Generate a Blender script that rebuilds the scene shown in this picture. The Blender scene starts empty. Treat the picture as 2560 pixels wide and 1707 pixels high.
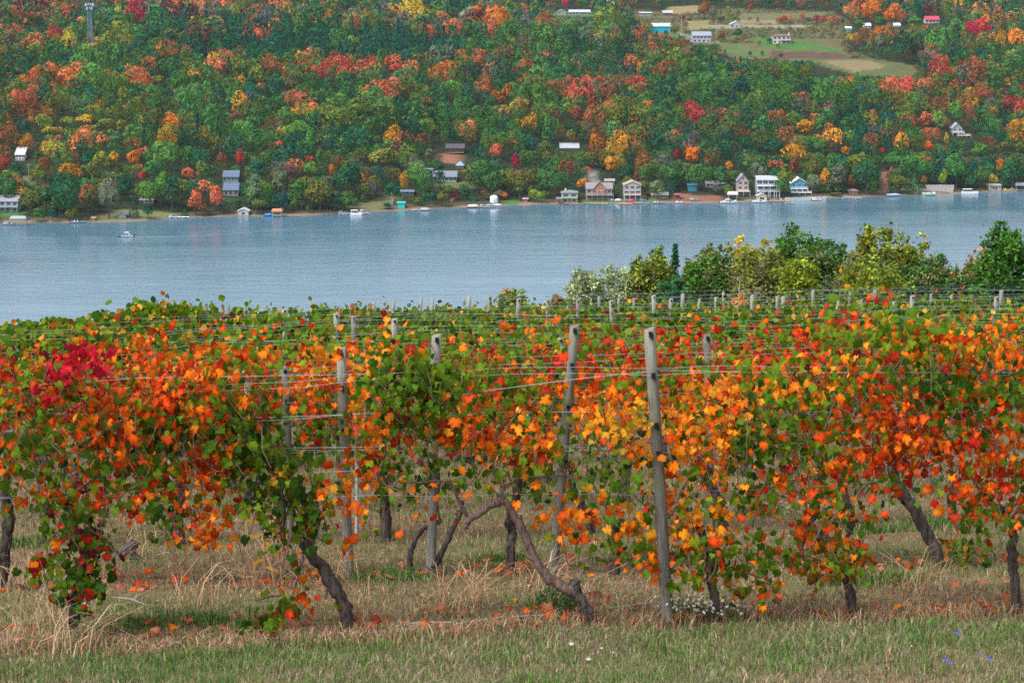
import bpy, math, random
import numpy as np
from mathutils import Vector, Matrix, Quaternion, noise as mnoise

random.seed(7)
RNG = np.random.default_rng(11)
SC = bpy.context.scene
COL = SC.collection
R_ = math.radians

# ------------------------------------------------------------------ camera
PITCH = R_(9.509)
CAMP = np.array([0.0, 0.0, 118.0])
FPX = 5615.0
CX, CY = 1280.0, 853.5
FW = np.array([0.0, math.cos(PITCH), -math.sin(PITCH)])
RT = np.array([1.0, 0.0, 0.0])
UP = np.array([0.0, math.sin(PITCH), math.cos(PITCH)])
cd = bpy.data.cameras.new('camera')
cam = bpy.data.objects.new('camera', cd)
COL.objects.link(cam)
cam.location = CAMP
cam.rotation_euler = (math.pi / 2 - PITCH, 0, 0)
cd.sensor_width = 36.0
cd.sensor_fit = 'HORIZONTAL'
cd.lens = 36.0 * FPX / 2560.0
cd.clip_start = 0.5
cd.clip_end = 8000.0
cd.dof.use_dof = True
cd.dof.focus_distance = 40.0
cd.dof.aperture_fstop = 9.0
SC.camera = cam

# ------------------------------------------------------------------ light
SUN_EL, SUN_AZ = R_(55), R_(236)          # azimuth measured clockwise from +Y
w = bpy.data.worlds.new("World")
SC.world = w
w.use_nodes = True
nt = w.node_tree
nt.nodes.clear()
sky = nt.nodes.new('ShaderNodeTexSky')
sky.sky_type = 'NISHITA'
sky.sun_disc = False
sky.sun_elevation = SUN_EL
sky.sun_rotation = SUN_AZ
sky.altitude = 250
sky.air_density = 1.0
sky.dust_density = 4.0
sky.ozone_density = 1.0
hs = nt.nodes.new('ShaderNodeHueSaturation')
hs.inputs['Saturation'].default_value = 0.48
bg = nt.nodes.new('ShaderNodeBackground')
bg.inputs['Strength'].default_value = 0.125
wo = nt.nodes.new('ShaderNodeOutputWorld')
nt.links.new(sky.outputs[0], hs.inputs['Color'])
nt.links.new(hs.outputs[0], bg.inputs['Color'])
nt.links.new(bg.outputs[0], wo.inputs['Surface'])
sd = bpy.data.lights.new('sun', 'SUN')
sd.energy = 1.5
sd.angle = R_(34)
sd.color = (1.0, 0.96, 0.90)
sun = bpy.data.objects.new('sun', sd)
COL.objects.link(sun)
sdir = Vector((math.sin(SUN_AZ) * math.cos(SUN_EL), math.cos(SUN_AZ) * math.cos(SUN_EL), math.sin(SUN_EL)))
sun.rotation_mode = 'QUATERNION'
sun.rotation_quaternion = sdir.to_track_quat('Z', 'Y')
sun.location = (0, 0, 180)
VS = SC.view_settings
VS.view_transform = 'Standard'
VS.look = 'None'
VS.gamma = 1.0
VS.use_curve_mapping = False
VS.exposure = 1.22
CY_ = SC.cycles
CY_.use_denoising = False
CY_.use_adaptive_sampling = False
CY_.max_bounces = 6
CY_.diffuse_bounces = 3
CY_.glossy_bounces = 2
CY_.transmission_bounces = 3
CY_.transparent_max_bounces = 4
CY_.volume_bounces = 0
CY_.sample_clamp_indirect = 4.0
CY_.caustics_reflective = False
CY_.caustics_refractive = False

# ------------------------------------------------------------------ projection helpers
K = 2560.0 / 2352.0


def ray(X, Y):
    return FW + RT * ((X - CX) / FPX) + UP * ((CY - Y) / FPX)


def P(X, Y, d):
    return CAMP + ray(X, Y) * d


def proj(p):
    p = np.asarray(p, float) - CAMP
    d = p @ FW
    return CX + FPX * (p @ RT) / d, CY - FPX * (p @ UP) / d, d


def sm(a, b, x):
    t = np.clip((np.asarray(x, float) - a) / (b - a), 0, 1)
    return t * t * (3 - 2 * t)


TAN_N = math.tan(R_(7.92))


def gz(x, y):
    x = np.asarray(x, float)
    y = np.asarray(y, float)
    z = 118 - 2.32 - y * TAN_N + 0.021 * np.clip(x, -40, 40)
    l = np.clip(-x - 3, 0, 25)
    z = z - 0.004 * l * l * sm(18, 38, y)
    e = np.clip(y - 62, 0, None)
    z = z - 0.138 * (np.sqrt(e * e + 100) - 10)
    z = z + 0.55 * (1 - sm(1, 9, y))
    z = z + 0.018 * np.sin(x * 2.1 + 0.7 * np.sin(y * 1.3)) * np.sin(y * 1.7 + 1) + 0.010 * np.sin(x * 5.3 + y * 3.1)
    return np.maximum(z, -6 + 0 * z)


def ghit(X, Y, y0=6, y1=120):
    r = ray(X, Y)
    t = np.linspace(y0, y1, 6000)
    p = CAMP[None] + r[None] * t[:, None]
    b = p[:, 2] < gz(p[:, 0], p[:, 1])
    i = int(np.argmax(b))
    return p[i]


def lake_hit(X, Y):
    r = ray(X, Y)
    return CAMP + r * (CAMP[2] / -r[2])


SHORE = [(-400, 560), (0, 557), (150, 557), (300, 555), (360, 552), (430, 545), (520, 543), (600, 540), (740, 541), (870, 532), (1000, 526), (1150, 519),
         (1300, 512), (1450, 510), (1600, 508), (1750, 507), (1900, 504), (2050, 496), (2200, 491), (2350, 487), (2450, 482), (2560, 477), (3000, 466)]
_sh = np.array([lake_hit(*q)[:2] for q in SHORE])
_sh = np.vstack([[-900, _sh[0][1] - 60], _sh, [900, _sh[-1][1] + 100]])
S_ = [-60, -6, 0, 3, 9, 25, 60, 150, 300, 400, 550, 750, 950, 1300, 1700]
H_ = [-5, -.7, 0, 0.5, 1.3, 3.0, 9, 26, 52, 66, 73.5, 81, 93, 128, 170]


def shore_y(x):
    return np.interp(x, _sh[:, 0], _sh[:, 1])


def hz(x, y):
    s = y - shore_y(x)
    z = np.interp(s, S_, H_)
    z = z + (3.0 * np.sin(x / 58.0 + 1.0) * np.sin(y / 83.0) + 1.5 * np.sin(x / 27.0 + y / 41.0)) * sm(70, 220, s)
    return z


def hhit(X, Y):
    r = ray(X, Y)
    t = np.arange(960, 2700, 1.0)
    p = CAMP[None] + r[None] * t[:, None]
    b = p[:, 2] < hz(p[:, 0], p[:, 1])
    if not b.any():
        return p[-1]
    i = int(np.argmax(b))
    return p[max(i, 1)]


# ------------------------------------------------------------------ object helpers
def tag(o, label=None, cat=None, group=None, kind=None):
    if label:
        o['label'] = label
    if cat:
        o['category'] = cat
    if group:
        o['group'] = group
    if kind:
        o['kind'] = kind
    return o


def empty(name, loc, label, cat, group=None):
    o = bpy.data.objects.new(name, None)
    o.empty_display_size = 0.2
    COL.objects.link(o)
    o.location = tuple(float(v) for v in loc)
    return tag(o, label, cat, group)


def link(name, me, parent=None, loc=(0, 0, 0)):
    o = bpy.data.objects.new(name, me)
    COL.objects.link(o)
    if parent is not None:
        o.parent = parent
    o.location = tuple(float(v) for v in loc)
    return o


class MB:
    """collects small pieces of geometry into one mesh"""

    def __init__(s):
        s.v = []
        s.f = []

    def add(s, v, f):
        n = len(s.v)
        s.v += [tuple(float(a) for a in q) for q in v]
        s.f += [tuple(i + n for i in q) for q in f]
        return s

    def box(s, x0, x1, y0, y1, z0, z1):
        return s.add([(x0, y0, z0), (x1, y0, z0), (x1, y1, z0), (x0, y1, z0), (x0, y0, z1), (x1, y0, z1), (x1, y1, z1), (x0, y1, z1)],
                     [(0, 3, 2, 1), (4, 5, 6, 7), (0, 1, 5, 4), (1, 2, 6, 5), (2, 3, 7, 6), (3, 0, 4, 7)])

    def bar(s, a, b, r, n=4, r2=None):
        return s.tube([a, b], [r, r if r2 is None else r2], n)

    def tube(s, pts, rad, n=6, cap=True, jit=0.0, ridge=0.0):
        pts = [Vector([float(c) for c in q]) for q in pts]
        m = len(pts)
        if not hasattr(rad, '__len__'):
            rad = [rad] * m
        v = []
        f = []
        ref = None
        rg = [1 + random.uniform(-ridge, ridge) for _ in range(n)]
        for i in range(m):
            d = (pts[min(i + 1, m - 1)] - pts[max(i - 1, 0)])
            if d.length < 1e-9:
                d = Vector((0, 0, 1))
            d.normalize()
            if ref is None:
                ref = Vector((1, 0, 0)) if abs(d.x) < 0.8 else Vector((0, 1, 0))
            u = (ref - d * ref.dot(d)).normalized()
            ref = u
            w_ = d.cross(u)
            for k in range(n):
                a = 2 * math.pi * k / n
                rr = rad[i] * rg[k] * (1 + (random.uniform(-jit, jit) if jit else 0))
                v.append(pts[i] + (u * math.cos(a) + w_ * math.sin(a)) * rr)
        for i in range(m - 1):
            for k in range(n):
                k2 = (k + 1) % n
                f.append((i * n + k, i * n + k2, (i + 1) * n + k2, (i + 1) * n + k))
        if cap:
            f.append(tuple(range(n - 1, -1, -1)))
            f.append(tuple((m - 1) * n + k for k in range(n)))
        return s.add(v, f)

    def mesh(s, name, mat, smooth=False):
        me = bpy.data.meshes.new(name)
        me.from_pydata(s.v, [], s.f)
        if mat is not None:
            me.materials.append(mat)
        if smooth:
            me.polygons.foreach_set('use_smooth', [True] * len(me.polygons))
        me.update()
        return me

    def build(s, name, mat, parent=None, loc=(0, 0, 0), smooth=False):
        return link(name, s.mesh(name, mat, smooth), parent, loc)


def np_mesh(name, V, F, mat, attrs=None, smooth=False):
    """V (n,3), F list of (m,k) index arrays, attrs {name: (n,3) colour or (n,) float}"""
    me = bpy.data.meshes.new(name)
    V = np.ascontiguousarray(V, np.float32)
    me.vertices.add(len(V))
    me.vertices.foreach_set('co', V.ravel())
    F = [np.asarray(f, np.int32) for f in F if len(f)]
    li = np.concatenate([f.ravel() for f in F])
    tot = np.concatenate([np.full(len(f), f.shape[1], np.int32) for f in F])
    st = np.concatenate([[0], np.cumsum(tot)[:-1]]).astype(np.int32)
    me.loops.add(len(li))
    me.loops.foreach_set('vertex_index', li.astype(np.int32))
    me.polygons.add(len(tot))
    me.polygons.foreach_set('loop_start', st)
    me.polygons.foreach_set('loop_total', tot)
    if smooth:
        me.polygons.foreach_set('use_smooth', np.ones(len(tot), bool))
    for k, a in (attrs or {}).items():
        a = np.asarray(a, np.float32)
        if a.ndim == 2:
            at = me.attributes.new(k, 'FLOAT_COLOR', 'POINT')
            at.data.foreach_set('color', np.concatenate([a, np.ones((len(a), 1), np.float32)], 1).ravel())
        else:
            at = me.attributes.new(k, 'FLOAT', 'POINT')
            at.data.foreach_set('value', a.ravel())
    me.materials.append(mat)
    me.update(calc_edges=True)
    return me


# ------------------------------------------------------------------ materials
def newmat(name):
    m = bpy.data.materials.new(name)
    m.use_nodes = True
    t = m.node_tree
    t.nodes.clear()
    out = t.nodes.new('ShaderNodeOutputMaterial')
    return m, t, out


def N(t, typ, **kw):
    n = t.nodes.new(typ)
    for k, v in kw.items():
        if k.startswith('i_'):
            n.inputs[k[2:].replace('_', ' ')].default_value = v
        else:
            setattr(n, k, v)
    return n


def mixc(t, fac, a, b, blend='MIX'):
    n = t.nodes.new('ShaderNodeMix')
    n.data_type = 'RGBA'
    n.blend_type = blend
    for s, v in ((n.inputs[0], fac), (n.inputs[6], a), (n.inputs[7], b)):
        if hasattr(v, 'links') or hasattr(v, 'is_output'):
            t.links.new(v, s)
        elif isinstance(v, (int, float)):
            s.default_value = v
        else:
            s.default_value = (*v, 1) if len(v) == 3 else v
    return n.outputs[2]


def math_(t, op, a, b=0.0, clamp=False):
    n = t.nodes.new('ShaderNodeMath')
    n.operation = op
    n.use_clamp = clamp
    for s, v in ((n.inputs[0], a), (n.inputs[1], b)):
        if hasattr(v, 'is_output'):
            t.links.new(v, s)
        else:
            s.default_value = v
    return n.outputs[0]


def noise_(t, scale, detail=4, vec=None, rough=0.55):
    n = t.nodes.new('ShaderNodeTexNoise')
    n.inputs['Scale'].default_value = scale
    n.inputs['Detail'].default_value = detail
    n.inputs['Roughness'].default_value = rough
    if vec is not None:
        t.links.new(vec, n.inputs['Vector'])
    return n.outputs['Fac']


def mapped(t, scale=(1, 1, 1), coord='Object', rot=(0, 0, 0)):
    tc = t.nodes.new('ShaderNodeTexCoord')
    mp = t.nodes.new('ShaderNodeMapping')
    mp.inputs['Scale'].default_value = scale
    mp.inputs['Rotation'].default_value = rot
    t.links.new(tc.outputs[coord], mp.inputs['Vector'])
    return mp.outputs[0]


def ramp(t, fac, stops):
    n = t.nodes.new('ShaderNodeValToRGB')
    e = n.color_ramp.elements
    while len(e) < len(stops):
        e.new(0.5)
    for q, (p_, c) in zip(e, stops):
        q.position = p_
        q.color = (*c, 1) if len(c) == 3 else c
    t.links.new(fac, n.inputs[0])
    return n.outputs[0]


def simple(name, col, rough=0.7, vary=0.25, scale=3.0, stretch=(1, 1, 1), bump=0.0, metal=0.0, spec=0.3):
    m, t, out = newmat(name)
    b = N(t, 'ShaderNodeBsdfPrincipled')
    v = mapped(t, stretch)
    f = noise_(t, scale, 5, v)
    lo = tuple(c * (1 - vary) for c in col)
    hi = tuple(min(1, c * (1 + vary)) for c in col)
    c = ramp(t, f, [(0.3, lo), (0.7, hi)])
    t.links.new(c, b.inputs['Base Color'])
    b.inputs['Roughness'].default_value = rough
    b.inputs['Metallic'].default_value = metal
    b.inputs['Specular IOR Level'].default_value = spec
    if bump:
        bp = N(t, 'ShaderNodeBump', i_Strength=bump, i_Distance=0.02)
        t.links.new(f, bp.inputs['Height'])
        t.links.new(bp.outputs[0], b.inputs['Normal'])
    t.links.new(b.outputs[0], out.inputs[0])
    return m


def foliage_mat(name, source, trans=0.25):
    """source 'attr' reads the Col attribute, 'object' reads the object's colour times the mesh's own variation"""
    m, t, out = newmat(name)
    if source == 'attr':
        c = N(t, 'ShaderNodeAttribute', attribute_name='Col').outputs['Color']
    else:
        oi = N(t, 'ShaderNodeObjectInfo')
        at = N(t, 'ShaderNodeAttribute', attribute_name='Col')
        c = mixc(t, 1.0, oi.outputs['Color'], at.outputs['Color'], 'MULTIPLY')
    d = N(t, 'ShaderNodeBsdfPrincipled', i_Roughness=0.75)
    d.inputs['Specular IOR Level'].default_value = 0.05
    t.links.new(c, d.inputs['Base Color'])
    tr = N(t, 'ShaderNodeBsdfTranslucent')
    t.links.new(c, tr.inputs['Color'])
    mx = N(t, 'ShaderNodeMixShader', i_Fac=trans)
    t.links.new(d.outputs[0], mx.inputs[1])
    t.links.new(tr.outputs[0], mx.inputs[2])
    t.links.new(mx.outputs[0], out.inputs[0])
    return m


def vine_leaf_mat():
    m, t, out = newmat('vine_leaf')
    c1 = N(t, 'ShaderNodeAttribute', attribute_name='Col').outputs['Color']
    c2 = N(t, 'ShaderNodeAttribute', attribute_name='Col2').outputs['Color']
    ed = N(t, 'ShaderNodeAttribute', attribute_name='edge').outputs['Fac']
    ve = N(t, 'ShaderNodeAttribute', attribute_name='vein').outputs['Fac']
    oi = N(t, 'ShaderNodeObjectInfo')
    tc = N(t, 'ShaderNodeTexCoord')
    va = N(t, 'ShaderNodeVectorMath', operation='ADD')
    t.links.new(tc.outputs['Object'], va.inputs[0])
    t.links.new(oi.outputs['Location'], va.inputs[1])
    nz = noise_(t, 38, 3, va.outputs[0])
    e = math_(t, 'ADD', ed, math_(t, 'MULTIPLY', math_(t, 'SUBTRACT', nz, 0.5), 2.2))
    mr = N(t, 'ShaderNodeMapRange', interpolation_type='SMOOTHSTEP')
    mr.inputs[1].default_value = 0.45
    mr.inputs[2].default_value = 1.05
    t.links.new(e, mr.inputs[0])
    base = mixc(t, mr.outputs[0], c1, c2)
    vp = math_(t, 'MULTIPLY', math_(t, 'POWER', ve, 9.0), 0.35)
    base = mixc(t, vp, base, (0.42, 0.36, 0.06))
    n2 = noise_(t, 110, 2, va.outputs[0])
    sp = math_(t, 'MULTIPLY', math_(t, 'SUBTRACT', n2, 0.60), 9.0, True)
    base = mixc(t, math_(t, 'MULTIPLY', sp, 0.75), base, (0.10, 0.035, 0.012))
    hsn = N(t, 'ShaderNodeHueSaturation')
    t.links.new(base, hsn.inputs['Color'])
    t.links.new(math_(t, 'ADD', 0.80, math_(t, 'MULTIPLY', oi.outputs['Random'], 0.4)), hsn.inputs['Value'])
    d = N(t, 'ShaderNodeBsdfPrincipled', i_Roughness=0.62)
    d.inputs['Specular IOR Level'].default_value = 0.06
    t.links.new(hsn.outputs[0], d.inputs['Base Color'])
    tr = N(t, 'ShaderNodeBsdfTranslucent')
    t.links.new(hsn.outputs[0], tr.inputs['Color'])
    mx = N(t, 'ShaderNodeMixShader', i_Fac=0.38)
    t.links.new(d.outputs[0], mx.inputs[1])
    t.links.new(tr.outputs[0], mx.inputs[2])
    t.links.new(mx.outputs[0], out.inputs[0])
    return m


def ground_mat():
    m, t, out = newmat('vineyard_soil')
    v = mapped(t)
    n1 = noise_(t, 0.55, 4, v)
    n2 = noise_(t, 9, 6, v, 0.7)
    n3 = noise_(t, 60, 3, v, 0.7)
    c = ramp(t, n2, [(0.25, (0.05, 0.032, 0.018)), (0.5, (0.14, 0.095, 0.055)), (0.75, (0.27, 0.185, 0.11))])
    g = ramp(t, n3, [(0.3, (0.045, 0.06, 0.02)), (0.7, (0.16, 0.15, 0.065))])
    f = math_(t, 'MULTIPLY', math_(t, 'SUBTRACT', n1, 0.42), 5, True)
    c = mixc(t, f, c, g)
    b = N(t, 'ShaderNodeBsdfPrincipled', i_Roughness=0.95)
    b.inputs['Specular IOR Level'].default_value = 0.05
    t.links.new(c, b.inputs['Base Color'])
    bp = N(t, 'ShaderNodeBump', i_Strength=0.6, i_Distance=0.03)
    t.links.new(n2, bp.inputs['Height'])
    t.links.new(bp.outputs[0], b.inputs['Normal'])
    t.links.new(b.outputs[0], out.inputs[0])
    return m


def hill_mat():
    m, t, out = newmat('hill_ground')
    v = mapped(t)
    at = N(t, 'ShaderNodeAttribute', attribute_name='Col').outputs['Color']
    n1 = noise_(t, 0.12, 6, v, 0.65)
    n2 = noise_(t, 0.9, 4, v, 0.7)
    k = ramp(t, math_(t, 'ADD', math_(t, 'MULTIPLY', n1, 0.5), math_(t, 'MULTIPLY', n2, 0.5)), [(0.3, (0.62, 0.62, 0.62)), (0.7, (1.3, 1.3, 1.3))])
    c = mixc(t, 1.0, at, k, 'MULTIPLY')
    b = N(t, 'ShaderNodeBsdfPrincipled', i_Roughness=0.95)
    b.inputs['Specular IOR Level'].default_value = 0.05
    t.links.new(c, b.inputs['Base Color'])
    t.links.new(b.outputs[0], out.inputs[0])
    return m


def water_mat():
    m, t, out = newmat('lake_water')
    b = N(t, 'ShaderNodeBsdfPrincipled')
    b.inputs['Base Color'].default_value = (0.075, 0.155, 0.220, 1)
    b.inputs['IOR'].default_value = 1.333
    v1 = mapped(t, (0.28, 0.40, 1))
    v2 = mapped(t, (0.006, 0.028, 1))
    v3 = mapped(t, (0.05, 0.14, 1))
    nb = noise_(t, 1.0, 3, v2)                      # wind streaks
    na = noise_(t, 1.0, 5, v1, 0.65)                # small waves
    nc = noise_(t, 1.0, 4, v3, 0.6)
    patch = ramp(t, nb, [(0.35, (0.45, 0.45, 0.45)), (0.62, (1, 1, 1))])
    hgt = math_(t, 'ADD', na, math_(t, 'MULTIPLY', nc, 1.6))
    bp = N(t, 'ShaderNodeBump', i_Distance=0.55)
    t.links.new(hgt, bp.inputs['Height'])
    t.links.new(math_(t, 'MULTIPLY', patch, 0.24), bp.inputs['Strength'])
    t.links.new(bp.outputs[0], b.inputs['Normal'])
    t.links.new(math_(t, 'MULTIPLY', patch, 0.15), b.inputs['Roughness'])
    t.links.new(b.outputs[0], out.inputs[0])
    return m


def bark_mat(name, lo, hi, sc=40):
    m, t, out = newmat(name)
    v = mapped(t, (1, 1, 0.18))
    f = noise_(t, sc, 6, v, 0.7)
    c = ramp(t, f, [(0.3, lo), (0.72, hi)])
    b = N(t, 'ShaderNodeBsdfPrincipled', i_Roughness=0.9)
    b.inputs['Specular IOR Level'].default_value = 0.15
    t.links.new(c, b.inputs['Base Color'])
    bp = N(t, 'ShaderNodeBump', i_Strength=0.9, i_Distance=0.012)
    t.links.new(f, bp.inputs['Height'])
    t.links.new(bp.outputs[0], b.inputs['Normal'])
    t.links.new(b.outputs[0], out.inputs[0])
    return m


def post_mat():
    m, t, out = newmat('weathered_post')
    v = mapped(t, (1, 1, 0.05))
    f = noise_(t, 95, 8, v, 0.72)
    v2 = mapped(t, (1, 1, 0.5))
    g = noise_(t, 5, 4, v2)
    oi = N(t, 'ShaderNodeObjectInfo')
    c = ramp(t, f, [(0.34, (0.05, 0.047, 0.042)), (0.44, (0.17, 0.165, 0.145)), (0.62, (0.26, 0.255, 0.23)), (0.8, (0.35, 0.345, 0.32))])
    c = mixc(t, math_(t, 'MULTIPLY', math_(t, 'SUBTRACT', g, 0.45), 2.5, True), c, (0.27, 0.29, 0.19))
    hsn = N(t, 'ShaderNodeHueSaturation')
    t.links.new(c, hsn.inputs['Color'])
    t.links.new(math_(t, 'ADD', 0.72, math_(t, 'MULTIPLY', oi.outputs['Random'], 0.5)), hsn.inputs['Value'])
    b = N(t, 'ShaderNodeBsdfPrincipled', i_Roughness=0.88)
    b.inputs['Specular IOR Level'].default_value = 0.12
    t.links.new(hsn.outputs[0], b.inputs['Base Color'])
    bp = N(t, 'ShaderNodeBump', i_Strength=0.7, i_Distance=0.006)
    t.links.new(f, bp.inputs['Height'])
    t.links.new(bp.outputs[0], b.inputs['Normal'])
    t.links.new(b.outputs[0], out.inputs[0])
    return m


_mc = {}


def paint(col, rough=0.6, vary=0.08, scale=0.8):
    k = (tuple(round(c, 3) for c in col), rough, vary)
    if k not in _mc:
        _mc[k] = simple('painted_surface', col, rough, vary, scale)
    return _mc[k]


M_GROUND = ground_mat()
M_HILL = hill_mat()
M_WATER = water_mat()
M_TREE_OBJ = foliage_mat('tree_foliage', 'object')
M_TREE_ATT = foliage_mat('forest_foliage', 'attr')
M_GRASS = foliage_mat('grass_blades', 'attr', 0.2)
M_LEAF = vine_leaf_mat()
M_BARK = bark_mat('vine_bark', (0.008, 0.006, 0.006), (0.150, 0.120, 0.105))
M_CANE = bark_mat('cane_bark', (0.05, 0.025, 0.02), (0.30, 0.21, 0.18), 60)
M_TRUNK = bark_mat('tree_bark', (0.03, 0.025, 0.02), (0.14, 0.12, 0.10), 8)
M_PALEBARK = bark_mat('pale_bark', (0.16, 0.15, 0.13), (0.42, 0.40, 0.36), 8)
M_POST = post_mat()
M_WIRE = simple('galvanised_wire', (0.36, 0.41, 0.44), 0.5, 0.2, 2, metal=0.2)
M_CLIP = simple('dark_staple', (0.012, 0.012, 0.014), 0.5, 0.2, 30)
M_STAKE = simple('galvanised_stake', (0.42, 0.43, 0.44), 0.5, 0.15, 6)
M_GLASS = simple('window_glass', (0.03, 0.05, 0.07), 0.12, 0.1, 2, spec=0.6)
M_WHITE = paint((0.60, 0.62, 0.64), 0.5)
# ------------------------------------------------------------------ setting: ground, hill, lake, haze
def grid_mesh(name, xs, ys, zf, mat, attrs=None):
    X, Y = np.meshgrid(xs, ys)
    Z = zf(X, Y)
    V = np.stack([X.ravel(), Y.ravel(), Z.ravel()], 1)
    nx, ny = len(xs), len(ys)
    i = np.arange(nx * ny).reshape(ny, nx)
    F = np.stack([i[:-1, :-1].ravel(), i[:-1, 1:].ravel(), i[1:, 1:].ravel(), i[1:, :-1].ravel()], 1)
    return np_mesh(name, V, [F], mat, attrs(V) if attrs else None, True)


def spread(lo, hi, fine_lo, fine_hi, step, grow=1.18):
    a = list(np.arange(fine_lo, fine_hi + 1e-6, step))
    s = step
    x = fine_hi
    while x < hi:
        s *= grow
        x += s
        a.append(min(x, hi))
    s = step
    x = fine_lo
    while x > lo:
        s *= grow
        x -= s
        a.insert(0, max(x, lo))
    return np.array(a)


g = link('ground', grid_mesh('ground', spread(-850, 850, -12, 12, 0.25), spread(-50, 640, 9, 32, 0.25, 1.1), gz, M_GROUND))
tag(g, kind='structure')


def inpoly(px, py, poly):
    px = np.asarray(px, float)
    py = np.asarray(py, float)
    r = np.zeros(px.shape, bool)
    n = len(poly)
    for i in range(n):
        x1, y1 = poly[i]
        x2, y2 = poly[(i + 1) % n]
        c = ((y1 > py) != (y2 > py)) & (px < (x2 - x1) * (py - y1) / ((y2 - y1) or 1e-9) + x1)
        r ^= c
    return r


CLEAR = [(1545, 34), (1600, 26), (1655, 30), (1680, 18), (1750, 13), (1770, 26), (1830, 20), (1950, 26), (2090, 30), (2125, 58), (2132, 75), (2110, 98), (2128, 128),
         (2200, 150), (2290, 165), (2325, 188), (2240, 205), (2180, 200), (2110, 180), (2030, 158), (1960, 155), (1900, 160), (1850, 150), (1800, 134), (1770, 118),
         (1690, 112), (1640, 90), (1560, 74)]
CLEAR2 = [(1340, 30), (1480, 30), (1490, 42), (1335, 42)]
FIELDS = [([(1670, 18), (1752, 14), (1745, 33), (1660, 36)], (0.215, 0.168, 0.086)),
          ([(1845, 36), (2088, 32), (2020, 48), (1845, 49)], (0.118, 0.117, 0.061)),
          ([(1850, 50), (1945, 50), (1940, 62), (1850, 62)], (0.200, 0.156, 0.086)),
          ([(1762, 63), (2030, 64), (2030, 70), (1762, 73)], (0.222, 0.203, 0.144)),
          ([(1715, 54), (1776, 52), (1762, 74), (1722, 78)], (0.207, 0.183, 0.079)),
          ([(1676, 86), (1735, 90), (1728, 104), (1680, 104)], (0.052, 0.133, 0.032)),
          ([(1684, 80), (1728, 90), (1728, 93), (1680, 83)], (0.244, 0.234, 0.180)),
          ([(1778, 104), (1800, 104), (1800, 108), (1778, 109)], (0.237, 0.234, 0.187)),
          ([(1790, 108), (1850, 110), (1925, 135), (1935, 144), (1850, 146), (1810, 130)], (0.089, 0.117, 0.043)),
          ([(1875, 98), (1930, 95), (2000, 101), (2060, 116), (2112, 128), (1990, 125), (1930, 122), (1890, 112)], (0.056, 0.133, 0.032)),
          ([(2010, 150), (2175, 146), (2300, 180), (2240, 192), (2140, 188), (2060, 165)], (0.089, 0.105, 0.043)),
          ([(2050, 153), (2170, 150), (2225, 168), (2130, 181), (2105, 168)], (0.185, 0.148, 0.079)),
          ([(1920, 128), (2100, 132), (2130, 146), (1935, 148)], (0.089, 0.058, 0.043)),
          ([(1335, 30), (1490, 30), (1490, 42), (1335, 42)], (0.074, 0.125, 0.036))]
SHORE_LAWN = [([(0, 515), (40, 520), (60, 545), (0, 548)], (0.06, 0.14, 0.035)), ([(290, 520), (430, 530), (430, 541), (300, 550), (230, 550)], (0.14, 0.15, 0.06)),
              ([(870, 520), (990, 480), (1010, 515), (930, 527)], (0.13, 0.13, 0.06)), ([(1100, 455), (1170, 455), (1180, 470), (1100, 470)], (0.10, 0.13, 0.05)),
              ([(1250, 505), (1290, 500), (1290, 512), (1250, 514)], (0.05, 0.16, 0.03)), ([(1440, 500), (1640, 498), (1650, 506), (1440, 508)], (0.10, 0.14, 0.05)),
              ([(1690, 485), (1800, 488), (1800, 504), (1690, 504)], (0.20, 0.09, 0.06)), ([(1100, 385), (1165, 385), (1165, 412), (1100, 405)], (0.22, 0.11, 0.07)),
              ([(30, 440), (85, 440), (80, 465), (35, 460)], (0.10, 0.12, 0.06)), ([(2200, 430), (2225, 430), (2220, 482), (2195, 482)], (0.16, 0.09, 0.07)),
              ([(1475, 425), (1495, 425), (1490, 458), (1470, 458)], (0.24, 0.23, 0.22))]


def hill_col(V):
    X, Y, d = proj(V)
    s = V[:, 1] - shore_y(V[:, 0])
    c = np.tile(np.array([[0.028, 0.034, 0.016]]), (len(V), 1))
    c[(s < 3.5)] = (0.19, 0.15, 0.11)
    c[(s >= 3.5) & (s < 10)] = (0.075, 0.062, 0.035)
    for q in (CLEAR, CLEAR2):
        c[inpoly(X, Y, q)] = (0.105, 0.098, 0.046)
    for q, k in FIELDS + SHORE_LAWN:
        c[inpoly(X, Y, q)] = k
    return {'Col': c}


ys_far = np.concatenate([np.arange(960, 1240, 3.5), np.arange(1240, 1420, 5.0), np.arange(1420, 2000, 5.5), np.arange(2000, 2600, 40.0)])
xs_far = np.concatenate([np.arange(-900, -330, 30.0), np.arange(-330, 60, 6.0), np.arange(60, 340, 3.0), np.arange(340, 560, 5.0), np.arange(560, 901, 20.0)])
h = link('hill', grid_mesh('hill', xs_far, ys_far, hz, M_HILL, hill_col))
tag(h, kind='structure')
lk = MB().add([(-860, 380, 0), (860, 380, 0), (860, 1400, 0), (-860, 1400, 0)], [(0, 1, 2, 3)]).build('lake', M_WATER)
tag(lk, kind='structure')
# air between here and the far hill
mz, tz, oz = newmat('haze_air')
pv = N(tz, 'ShaderNodeVolumePrincipled')
pv.inputs['Color'].default_value = (0.62, 0.84, 1.0, 1)
pv.inputs['Density'].default_value = HAZE_DENSITY = 0.000025
pv.inputs['Anisotropy'].default_value = 0.0
tz.links.new(pv.outputs[0], oz.inputs['Volume'])
if HAZE_DENSITY > 0:
    hb = MB().box(-905, 905, -60, 2650, -9, 330).build('haze', mz)
    tag(hb, kind='stuff')

# ------------------------------------------------------------------ far shore: buildings
CLEARRECT = []      # pixel rectangles (x0,x1,y0,y1,depth) that no nearer tree may cover
LANDMARK = []       # (phrase, X, Y)


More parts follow.
